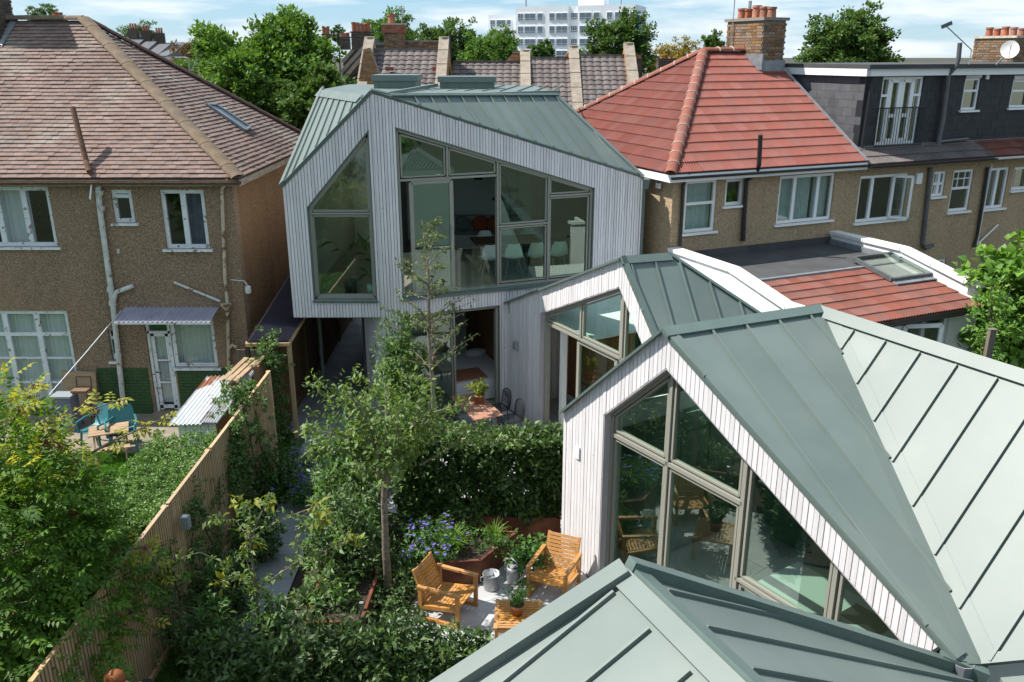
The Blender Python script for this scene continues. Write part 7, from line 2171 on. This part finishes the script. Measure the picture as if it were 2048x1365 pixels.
def plant_pot(name, label, loc, r, h, n, L_, lm, potm=TERRA, blades=False, per=10, rr=.14, zc=.16, size=.05):
    t = thing(name, label, 'potted plant', loc)
    MB().lathe([(r * .72, 0), (r * .98, h * .8), (r * 1.08, h * .8), (r * 1.1, h), (r * .95, h), (r * .9, h * .85), (.001, h * .85)], (0, 0, 0), 16).build('pot', potm, t, world=False, smooth=True)
    if blades:
        m = n; a = rng.random(m) * 6.28; k = rng.random(m) * .7
        P = np.stack([np.cos(a) * r * .5, np.sin(a) * r * .5, np.full(m, h * .9)], 1)
        D = np.stack([np.cos(a) * k, np.sin(a) * k, np.ones(m)], 1)
        st = MB()
        for i in range(0, m, 12): st.tube([P[i], P[i] + D[i] * L_ * .5, P[i] + D[i] * L_ * .8], .004, 4, False)
        st.build('stems', BARKD, t, world=False)
        Q = np.repeat(P, 9, 0) + np.repeat(D, 9, 0) * (rng.random((m * 9, 1)) * L_); 
        link_mesh('foliage', leaf_mesh('foliage', Q, rvec(m * 9) + [0, 0, .9], rvec(m * 9), np.full(m * 9, size), np.full(m * 9, size * .22), rng.random(m * 9), lm, 0), t)
    else:
        C = crown_points((0, 0, h + zc), (rr, rr, zc), n, .2)
        P, D, N, L, W, R = leaves_at(C, per, .04, size, outc=(0, 0, h), w=.45)
        link_mesh('foliage', leaf_mesh('foliage', P, D, N, L, W, R, lm, 1), t)
    return t
plant_pot('rosemary_pot', 'rosemary in a terracotta pot on the coffee table', (.07, 10.0, .426), .10, .16, 110, .30, L_FERN, blades=True)
# galvanised bucket and watering can
bp_ = at_z(983, 1176, .014)
bk_ = thing('bucket', 'galvanised steel bucket with two handles on the patio', 'bucket', bp_)
MB().lathe([(.118, 0), (.122, .02), (.128, .24), (.136, .245), (.136, .258), (.124, .258), (.118, .02), (.001, .018)], (0, 0, 0), 22).build('body', GALV, bk_, world=False, smooth=True)
for s in (-1, 1): MB().tube([(s * .125, 0, .2), (s * .165, 0, .185), (s * .165, 0, .12), (s * .122, 0, .11)], .009, 6).build('handle', GALV, bk_, world=False)
MB().lathe([(.125, .0), (.125, .012)], (0, 0, .13), 22).build('rib', GALV, bk_, world=False)
wp = at_z(1027, 1163, .014)
wc = thing('watering_can', 'galvanised watering can beside the bucket', 'watering can', wp, math.radians(-40))
MB().lathe([(.105, 0), (.11, .02), (.108, .22), (.102, .27), (.088, .27), (.09, .2), (.095, .02), (.001, .018)], (0, 0, 0), 20).build('body', GALV, wc, world=False, smooth=True)
MB().prism([(-.10, -.0, .27), (.02, -.10, .275), (.10, .0, .30), (.02, .10, .275)], (0, 0, .006)).build('hood', GALV, wc, world=False)
MB().tube([(.10, 0, .06), (.18, 0, .16), (.27, 0, .29)], [.024, .018, .013], 8).build('spout', GALV, wc, world=False)
MB().lathe([(.014, 0), (.045, .03), (.045, .036)], (.275, 0, .285), 10).build('rose', GALV, wc, world=False)
MB().tube([(-.105, 0, .10), (-.17, 0, .2), (-.15, 0, .34), (-.04, 0, .40), (.06, 0, .37), (.09, 0, .29)], .011, 7).build('handle', GALV, wc, world=False, smooth=True)

# terrace table with wire chairs
ang = math.radians(-66)
dt = thing('terrace_table', 'red brown slatted table on the upper terrace', 'table', (-.76, 16.66, .014), ang)
for i in range(9): MB().box(0, -.29 + i * .0725, .72, 1.28, .066, .022).build('top_slat', TABLE, dt, world=False)
for sx in (-1, 1):
    MB().box(sx * .66, 0, .72, .05, .66, .026).build('end_rail', TABLE, dt, world=False)
    for sy in (-1, 1): MB().box(sx * .60, sy * .27, .35, .035, .035, .70).build('leg', BLACKM, dt, world=False)
for sy in (-1, 1): MB().box(0, sy * .27, .69, 1.2, .03, .035).build('side_rail', BLACKM, dt, world=False)
def wire_chair():
    t = thing('wire_chair', 'black wire chair', 'chair', (0, 0, 0))
    for (x, y) in ((.2, .2), (.2, -.2), (-.2, .2), (-.2, -.2)): MB().tube([(x * 1.12, y * 1.1, 0), (x * .9, y * .95, .44)], .010, 6).build('leg', BLACKM, t, world=False)
    s = MB()
    for i in range(11):
        u = -.2 + .04 * i
        s.tube([(.22, u, .45), (0, u, .43), (-.2, u, .45)], .005, 4, False); s.tube([(u, -.21, .44), (u, .21, .44)], .005, 4, False)
    s.tube([(.22, -.21, .45), (.24, 0, .45), (.22, .21, .45), (0, .23, .445), (-.21, .2, .45), (-.23, 0, .45), (-.21, -.2, .45), (0, -.23, .445), (.22, -.21, .45)], .011, 6).build('seat', BLACKM, t, world=False)
    b = MB(); top = []
    for i in range(15):
        a = math.pi * (i / 14); y = -.23 * math.cos(a); z = .62 + .22 * math.sin(a) ** .6
        top.append((-.24 - .05 * math.sin(a), y, z)); 
        if 0 < i < 14: b.tube([(-.20, y * .85, .45), (-.24 - .02 * math.sin(a), y, z)], .005, 4, False)
    for z in (.52, .58, .64, .70, .76): b.tube([(-.23, -.2, z), (-.262, 0, z), (-.23, .2, z)], .005, 4, False)
    b.tube([(-.21, -.21, .45)] + top + [(-.21, .21, .45)], .011, 6, False).build('backrest', BLACKM, t, world=False)
    return t
wc0 = wire_chair()
ux, uy = V((math.cos(ang), math.sin(ang), 0)), V((-math.sin(ang), math.cos(ang), 0))
base = V((-.76, 16.66, .014))
spots = [(-.32, .60, math.pi, 'black wire chair right of the terrace table, nearer the bedroom'), (.34, .62, math.pi, 'black wire chair right of the terrace table, nearer the white wing'),
         (-.30, -.58, 0, 'black wire chair left of the terrace table, nearer the bedroom'), (.34, -.56, 0, 'black wire chair left of the terrace table, nearer the hedge')]
for i, (a, b_, r, lab) in enumerate(spots):
    p = base + ux * a + uy * b_; rz = ang + math.pi / 2 + r
    if i == 0: wc0.location = p; wc0.rotation_euler.z = rz; tag(wc0, lab, group='wire chairs around the terrace table')
    else: dup(wc0, p, rz, lab, 'wire chairs around the terrace table')
plant_pot('terrace_pot', 'yellow green plant in a terracotta pot on the terrace table', (-.70, 16.80, .75), .12, .2, 60, .2, L_POTP, rr=.19, zc=.14, size=.075)

# ---- indoors, upstairs
ft = 2.865
dtb = thing('dining_table', 'dark dining table behind the big upstairs window', 'table', (.15, 20.1, ft), math.radians(14))
MB().box(0, 0, .74, 2.2, .85, .045).build('table_top', BROWNP, dtb, world=False)
for sx in (-1, 1):
    for sy in (-1, 1): MB().tube([(sx * .9, sy * .32, 0), (sx * .8, sy * .28, .72)], .025, 6).build('leg', BLACKM, dtb, world=False)
def shell_chair():
    t = thing('shell_chair', 'white shell dining chair', 'chair', (0, 0, 0))
    vs, fs = [], []
    prof = [(.21, .44, .17), (.1, .425, .21), (-.1, .42, .21), (-.19, .45, .21), (-.24, .56, .21), (-.27, .70, .19), (-.29, .82, .13)]
    for (x, z, w) in prof:
        for j in range(7):
            f = -1 + j / 3; vs.append((x + (.07 if z > .5 else 0) * f * f, f * w, z + (.05 if z < .5 else 0) * f * f))
    for i in range(len(prof) - 1):
        for j in range(6): fs.append((i * 7 + j, i * 7 + j + 1, (i + 1) * 7 + j + 1, (i + 1) * 7 + j))
    MB().add(vs, fs).build('shell', WHITEC, t, world=False, smooth=True)
    for sx in (-1, 1):
        for sy in (-1, 1): MB().tube([(sx * .12, sy * .12, .43), (sx * .22, sy * .22, 0)], .013, 6).build('leg', WOODL, t, world=False)
    return t
sc0 = shell_chair(); dl = math.radians(14)
dx_, dy_ = V((math.cos(dl), math.sin(dl), 0)), V((-math.sin(dl), math.cos(dl), 0))
ordn = ('first', 'second', 'third', 'fourth')
for i in range(7):
    side = -1 if i < 4 else 1
    k = i if i < 4 else i - 4
    p = V((.15, 20.1, ft)) + dx_ * (-.85 + k * .55 + (0 if side < 0 else .2)) + dy_ * side * .58
    rz = dl + (math.pi / 2 if side < 0 else -math.pi / 2)
    lab = 'white shell chair on the window side of the dining table, %s from the left' % ordn[k] if side < 0 else 'white shell chair on the far side of the dining table, %s from the left' % ordn[k]
    if i == 0: sc0.location = p; sc0.rotation_euler.z = rz; tag(sc0, lab, group='white dining chairs')
    else: dup(sc0, p, rz, lab, 'white dining chairs')
so_ = thing('sofa', 'pale grey sofa at the back of the upstairs room', 'sofa', (-.9, 22.6, ft))
MB().box(0, 0, .24, 2.3, .9, .36).build('seat', SOFA, so_, world=False); MB().box(0, .4, .55, 2.3, .2, .5).build('backrest', SOFA, so_, world=False)
for s in (-1, 1): MB().box(s * 1.12, 0, .4, .18, .9, .5).build('armrest', SOFA, so_, world=False)
for (x, m_, lab) in ((-.45, GREYC, 'round grey cushion on the sofa'), (.05, RUSTC, 'rust red cushion in the middle of the sofa'), (.45, RUSTC, 'rust red cushion at the right of the sofa'), (-.8, SOFA, 'pale cushion at the left of the sofa')):
    cu = thing('cushion', lab, 'cushion', (-.9 + x, 22.72, ft + .62)); MB().blob((0, 0, 0), (.24, .11, .22), 12, 8).build('cover', m_, cu, world=False, smooth=True); MB().tube([(-.2, 0, -.16), (.2, 0, -.16)], .012, 5).build('piping', m_, cu, world=False)
for (x, y, z, lab) in ((1036, 408, 20.0, 'dark cone pendant lamp, nearer the right window mullion'), (998, 395, 20.4, 'dark cone pendant lamp, left of the other pendant')):
    p = at_y(x, y, z)
    pl_ = thing('pendant_lamp', lab, 'lamp', p); MB().lathe([(.02, .14), (.04, .10), (.17, -.04), (.18, -.06), (.16, -.05), (.02, .08)], (0, 0, 0), 16).build('shade', BLACKM, pl_, world=False, smooth=True)
    MB().tube([(0, 0, .13), (0, 0, 6.7 - p.z)], .006, 5).build('cable', BLACKM, pl_, world=False)
al_ = thing('arc_lamp', 'black arc floor lamp behind the dining table', 'lamp', (-.05, 22.2, ft))
MB().tube([(0, 0, .03), (0, 0, 1.4), (-.1, 0, 1.9), (-.45, 0, 2.15), (-.8, 0, 2.0)], .015, 6).build('stem', BLACKM, al_, world=False); MB().lathe([(.02, .14), (.13, 0), (.12, 0)], (-.82, 0, 1.88), 12).build('shade', BLACKM, al_, world=False); MB().lathe([(.16, 0), (.16, .03), (.001, .03)], (0, 0, 0), 14).build('base', BLACKM, al_, world=False)
def house_plant(label, loc, potm, r, h, blades):
    t = thing('house_plant', label, 'potted plant', loc, 0, 'house plants in the left window')
    MB().lathe([(r * .8, 0), (r, h), (r * .9, h), (.001, h * .9)], (0, 0, 0), 14).build('pot', potm, t, world=False, smooth=True)
    st = MB(); P, D, N, L = [], [], [], []
    for (dx, dy, hh, ll, dr) in blades:
        st.tube([(0, 0, h * .9), (dx * .4, dy * .4, h + hh * .7), (dx, dy, h + hh)], .008, 5, False)
        P.append((dx, dy, h + hh)); D.append((dr[0], dr[1], dr[2])); N.append((0, -.3, 1)); L.append(ll)
    st.build('stalks', CABG, t, world=False)
    link_mesh('leaves', leaf_mesh('leaves', np.array(P), np.array(D, float), np.array(N, float), np.array(L), np.array(L) * .34, rng.random(len(P)), L_INDOOR, 1), t)
house_plant('tall arching plant in a black pot in the left window', (-3.52, 17.95, ft), BLACKP, .15, .30, [(-.28, -.05, .85, .42, (-1, -.1, -.3)), (-.15, .1, .65, .35, (-1, .2, -.2)), (.1, 0, .55, .3, (1, 0, .2)), (.28, 0, .45, .4, (1, -.2, -.1)), (0, .1, .6, .3, (.3, .3, .6)), (.2, -.1, .3, .3, (.9, -.4, -.3))])
house_plant('spiky plant in a pale green pot in the left window', (-3.05, 17.92, ft), MINT, .12, .20, [(0, 0, .75, .5, (.1, 0, 1)), (-.06, 0, .7, .5, (-.35, 0, 1)), (.06, 0, .7, .5, (.35, 0, 1)), (.04, .05, .6, .45, (.6, .1, .7)), (-.05, -.03, .25, .35, (-.8, -.2, -.4)), (.06, 0, .3, .35, (.8, -.2, .2))])
# bedroom
bd = thing('bed', 'bed with white cover and terracotta throw in the ground floor room', 'bed', (-1.0, 19.6, .03), math.radians(22))
MB().box(0, 0, .18, 1.5, 2.0, .3).build('base', BEDW, bd, world=False); MB().box(0, 0, .42, 1.56, 2.04, .2).build('cover', BEDW, bd, world=False); MB().box(-.35, -.55, .535, .9, .7, .03).build('throw', BEDT, bd, world=False)
for s in (-1, 1): MB().blob((s * .38, .75, .58), (.3, .18, .1), 12, 8).build('pillow', BEDW, bd, world=False, smooth=True)
# kitchen island with sink, tap and figurine
i0 = F4.px(1420, 1130)
isl = thing('kitchen_island', 'mint green kitchen island with pale worktop and sink', 'kitchen island', F4.p(M2 + .15, .03, -1.35), math.atan2(F4.t.y, F4.t.x))
MB().box(.75, 0, .43, 2.3, .85, .86).build('carcass', MINT, isl, world=False); MB().box(.75, 0, .885, 2.4, .95, .04).build('worktop', WORK, isl, world=False)
MB().box(.9, .12, .91, .55, .38, .008).build('sink', BLACKP, isl, world=False)
MB().tube([(.9, .36, .9), (.9, .36, 1.25), (.9, .3, 1.32), (.9, .18, 1.32), (.9, .14, 1.26)], .014, 7).build('tap', BLACKM, isl, world=False)
fgr = thing('figurine', 'small terracotta seated figurine on the island worktop', 'figurine', F4.p(M2 + .75, .94, -1.15))
MB().blob((0, 0, .13), (.045, .04, .08), 10, 8).tube([(0, 0, .19), (0, 0, .24)], .02, 8).blob((0, 0, .265), (.035, .035, .042), 10, 8).tube([(-.04, 0, .17), (-.07, -.03, .11), (-.03, -.06, .10)], .014, 6).tube([(.04, 0, .17), (.07, -.03, .11), (.03, -.06, .10)], .014, 6).tube([(-.03, -.02, .08), (-.04, -.09, .09), (-.04, -.1, .0)], .018, 6).tube([(.03, -.02, .08), (.04, -.09, .09), (.04, -.1, .0)], .018, 6).build('body', TERRA, fgr, world=False, smooth=True)
MB().box(0, -.02, .01, .16, .2, .02).build('plinth', TERRA, fgr, world=False)
# ---- neighbour's garden things
shd = thing('iron_roofed_shed', 'low white shed with rusty corrugated iron roof by the fence', 'shed', (-5.85, 15.0, 0))
s0, s1 = at_z(352, 846, 1.45), at_z(432, 846, 1.42); 
y0_ = s0.y
for i in range(5):
    x = s0.x + (s1.x - s0.x) * i / 5
    MB().box(x + (s1.x - s0.x) / 10, y0_ + .06, .70, (s1.x - s0.x) / 5 - .01, .02, 1.40).build('board', TINW, shd)
MB().obox((s0.x, y0_ + .08, .0), (.03, 0, 0), (0, 1.9, 0), (0, 0, 1.4)).build('side_panel', TINW, shd); MB().obox((s1.x - .03, y0_ + .08, .0), (.03, 0, 0), (0, 1.9, 0), (0, 0, 1.4)).build('side_panel', FENCEO, shd)
def sheet(a, b, c, d, n, amp, m, nm):
    vs, fs = [], []
    for i in range(n + 1):
        t = i / n; h = V((0, 0, amp * math.cos(i * math.pi / 2)))
        vs += [V(a).lerp(V(b), t) + h, V(d).lerp(V(c), t) + h]
    for i in range(n): fs.append((2 * i, 2 * i + 2, 2 * i + 3, 2 * i + 1))
    return MB().add(vs, fs).build(nm, m, shd, smooth=True)
sheet((s0.x - .12, y0_ - .08, 1.44), (s0.x + .50, y0_ - .08, 1.46), (s0.x + .66, y0_ + 1.75, 1.72), (s0.x + .02, y0_ + 1.7, 1.70), 32, .016, TINR, 'corrugated_sheet')
sheet((s0.x + .46, y0_ - .08, 1.49), (s1.x + .08, y0_ - .05, 1.47), (s1.x + .30, y0_ + 2.0, 1.80), (s0.x + .62, y0_ + 1.9, 1.76), 28, .016, TINR, 'corrugated_sheet')
for i in range(3): MB().bar((s1.x - .22 + i * .13, y0_ + 1.2, 1.80), (s1.x - .02 + i * .14, y0_ + 2.2, 1.92), .10, .02).build('loose_plank', PLY, shd)
def plastic_chair():
    t = thing('plastic_chair', 'turquoise plastic garden chair', 'chair', (0, 0, 0))
    vs, fs = [], []
    prof = [(.25, .40, .25), (0, .38, .25), (-.2, .39, .25), (-.26, .55, .25), (-.32, .72, .24), (-.35, .84, .20)]
    for (x, z, w) in prof:
        for j in range(7): f = -1 + j / 3; vs.append((x, f * w, z + .03 * f * f))
    for i in range(len(prof) - 1):
        for j in range(6): fs.append((i * 7 + j, i * 7 + j + 1, (i + 1) * 7 + j + 1, (i + 1) * 7 + j))
    MB().add(vs, fs).build('seat', TURQ, t, world=False, smooth=True)
    for sy in (-1, 1):
        for x in (.22, -.24): MB().tube([(x * .9, sy * .22, .4), (x * 1.1, sy * .26, 0)], .025, 6).build('leg', TURQ, t, world=False)
        MB().tube([(-.27, sy * .26, .62), (0, sy * .3, .62), (.24, sy * .28, .60), (.24, sy * .26, .38)], .025, 6).build('armrest', TURQ, t, world=False)
    return t
pc0 = plastic_chair()
for i, (x, y, rz, lab) in enumerate(((196, 868, -1.9, 'turquoise plastic chair on the left behind the elder branches'), (246, 872, -1.2, 'turquoise plastic chair on the right behind the elder branches'))):
    p = at_z(x, y, .3); p.z = .006
    if i == 0: pc0.location = p; pc0.rotation_euler.z = rz; tag(pc0, lab, group='turquoise chairs next door')
    else: dup(pc0, p, rz, lab, 'turquoise chairs next door')
pt = thing('picnic_table', 'small wooden picnic table with attached benches on the lawn edge', 'table', at_z(225, 905, .0), .4)
for i in range(4): MB().box(0, -.2 + i * .13, .52, .75, .12, .025).build('top_plank', PLY, pt, world=False)
for s in (-1, 1):
    MB().box(0, s * .45, .28, .75, .16, .025).build('bench', PLY, pt, world=False)
    for x in (-.28, .28): MB().bar((x, s * .12, .5), (x, s * .5, .0), .03, .06).build('leg', PLY, pt, world=False)
pb_ = thing('plywood_sheet', 'plywood sheet leaning on the pebbledashed wall', 'board', (FL.p(*FL.px(155, 775)[:1], 0, .15)))
u0, z0 = FL.px(122, 742, .08); u1, _ = FL.px(190, 742, .08)
MB().prism([FL.p(u0, z0, .06), FL.p(u1, z0 - .03, .06), FL.p(u1 + .02, .05, .25), FL.p(u0, .05, .25)], FL.n * .015).build('sheet', PLY, pb_); MB().prism([FL.p(u0, z0 + .003, .06), FL.p(u1, z0 - .027, .06), FL.p(u1, z0 - .027, .078), FL.p(u0, z0 + .003, .078)], V((0, 0, .004))).build('edge', PLY, pb_)
st_ = thing('folding_seat', 'black framed folding seat with brown top in front of the plywood', 'seat', at_z(163, 812, .2))
p = at_y(163, 780, 17.2)
MB().box(p.x, 17.2, p.z, .34, .3, .05).build('seat', FENCEB, st_)
MB().tube([(p.x - .16, 17.33, p.z), (p.x - .16, 17.36, p.z + .24), (p.x + .16, 17.36, p.z + .24), (p.x + .16, 17.33, p.z)], .012, 6).build('back_hoop', BLACKM, st_)
for sx in (-1, 1):
    for dy in (-.12, .12): MB().tube([(p.x + sx * .15, 17.2 + dy, p.z), (p.x + sx * .15, 17.2 - dy * 1.2, .0)], .012, 6).build('leg', BLACKM, st_)
cx = thing('storage_box', 'pale blue plastic box beside the folding seat', 'box', at_z(125, 815, 0))
q = at_y(128, 790, 17.1); MB().box(q.x, 17.1, q.z / 2 - .02, .42, .35, q.z - .04).build('body', CURTD, cx); MB().box(q.x, 17.1, q.z, .45, .38, .05).build('lid', GREYL, cx)

# ---- person at the bottom edge: ginger hair, dark top, stooping towards the fence
HAIR = mat('ginger_hair', (0.30, 0.10, 0.025), 0.55, (0.20, 0.06, 0.015), 30, (1, 6, 1), bump=.4, bscale=90)
SKIN = mat('skin', (0.55, 0.33, 0.25), 0.55)
DARKT = mat('dark_top', (0.012, 0.012, 0.016), 0.9)
JEANS = mat('dark_jeans', (0.02, 0.026, 0.045), 0.9)
def skinned(name, verts, edges, radii, m, parent, root=0, sub=2):
    me = bpy.data.meshes.new(name); me.from_pydata(verts, edges, [])
    o = link_mesh(name, me, parent)
    sk_ = o.modifiers.new('skin', 'SKIN'); sk_.use_smooth_shade = True
    for v, r in zip(me.skin_vertices[0].data, radii): v.radius = r if hasattr(r, '__len__') else (r, r)
    me.skin_vertices[0].data[root].use_root = True
    sb = o.modifiers.new('sub', 'SUBSURF'); sb.levels = sub; sb.render_levels = sub
    me.materials.append(m)
    return o
hd = at_y(231, 1362, 7.35)
per = thing('person', 'stooping person with ginger hair and dark top by the fence', 'person', (hd.x + .30, 7.35, 0))
ox = lambda x, y, z: (x, y, z)
# local: x towards the path, head at about (-.30, 0, hd.z)
hx, hzz = -.30, hd.z
V_ = [(.16, 0, .92), (.10, 0, 1.10), (.0, 0, 1.26), (-.10, .0, hzz - .20), (-.20, 0, hzz - .10), (-.29, 0, hzz - .02),
      (-.06, .17, hzz - .22), (-.14, .26, hzz - .42), (-.28, .22, hzz - .60), (-.34, .20, hzz - .66),
      (-.06, -.17, hzz - .22), (-.14, -.26, hzz - .42), (-.28, -.22, hzz - .60), (-.34, -.20, hzz - .66),
      (.16, .10, .86), (.10, .11, .48), (.16, .11, .08), (.06, .12, .04),
      (.16, -.10, .86), (.12, -.11, .48), (.20, -.11, .08), (.10, -.12, .04)]
E_ = [(0, 1), (1, 2), (2, 3), (3, 4), (4, 5), (3, 6), (6, 7), (7, 8), (8, 9), (3, 10), (10, 11), (11, 12), (12, 13), (0, 14), (14, 15), (15, 16), (16, 17), (0, 18), (18, 19), (19, 20), (20, 21)]
Rr = [.13, .13, .15, .13, .055, .085, .075, .05, .038, .03, .075, .05, .038, .03, .09, .065, .045, .04, .09, .065, .045, .04]
skinned('body', V_, E_, Rr, SKIN, per)
skinned('top', [(.15, 0, .98), (.10, 0, 1.10), (.0, 0, 1.26), (-.10, 0, hzz - .20), (-.155, 0, hzz - .145), (-.06, .17, hzz - .22), (-.14, .26, hzz - .42), (-.06, -.17, hzz - .22), (-.14, -.26, hzz - .42)],
        [(0, 1), (1, 2), (2, 3), (3, 4), (3, 5), (5, 6), (3, 7), (7, 8)], [.15, .15, .17, .15, .075, .095, .068, .095, .068], DARKT, per, 2)
skinned('trousers', V_[14:17] + V_[18:21] + [(.16, 0, .92)], [(6, 0), (0, 1), (1, 2), (6, 3), (3, 4), (4, 5)], [.105, .08, .062, .105, .08, .062, .145], JEANS, per, 6)
hm = MB().blob((hx, 0, hzz + .03), (.112, .085, .105), 18, 12, .01)
hm.build('hair', HAIR, per, world=False, smooth=True)
MB().blob((hx - .035, 0, hzz - .035), (.085, .07, .10), 16, 10).blob((hx - .115, 0, hzz - .05), (.018, .016, .022), 8, 6).blob((hx - .0, .078, hzz - .03), (.02, .012, .03), 8, 6).blob((hx, -.078, hzz - .03), (.02, .012, .03), 8, 6).build('face', SKIN, per, world=False, smooth=True)
for s in (-1, 1):
    hnd = MB(); c = V((-.35, s * .20, hzz - .68))
    hnd.blob(c + V((-.02, 0, -.02)), (.04, .022, .045), 10, 7)
    for k in range(4): hnd.tube([c + V((-.035 + .0 * k, -.024 + .016 * k, -.05)), c + V((-.05, -.026 + .017 * k, -.085)), c + V((-.045, -.026 + .017 * k, -.115 + .008 * abs(k - 1.5)))], [.009, .0085, .007], 6)
    hnd.tube([c + V((0, -s * .02, -.02)), c + V((-.01, -s * .045, -.045)), c + V((-.02, -s * .05, -.075))], [.011, .0095, .008], 6)
    hnd.build('hand', SKIN, per, world=False, smooth=True)
    MB().blob((.10 + (.04 if s < 0 else 0), s * .115, .045), (.13, .048, .045), 12, 8).build('shoe', BLACKP, per, world=False, smooth=True)
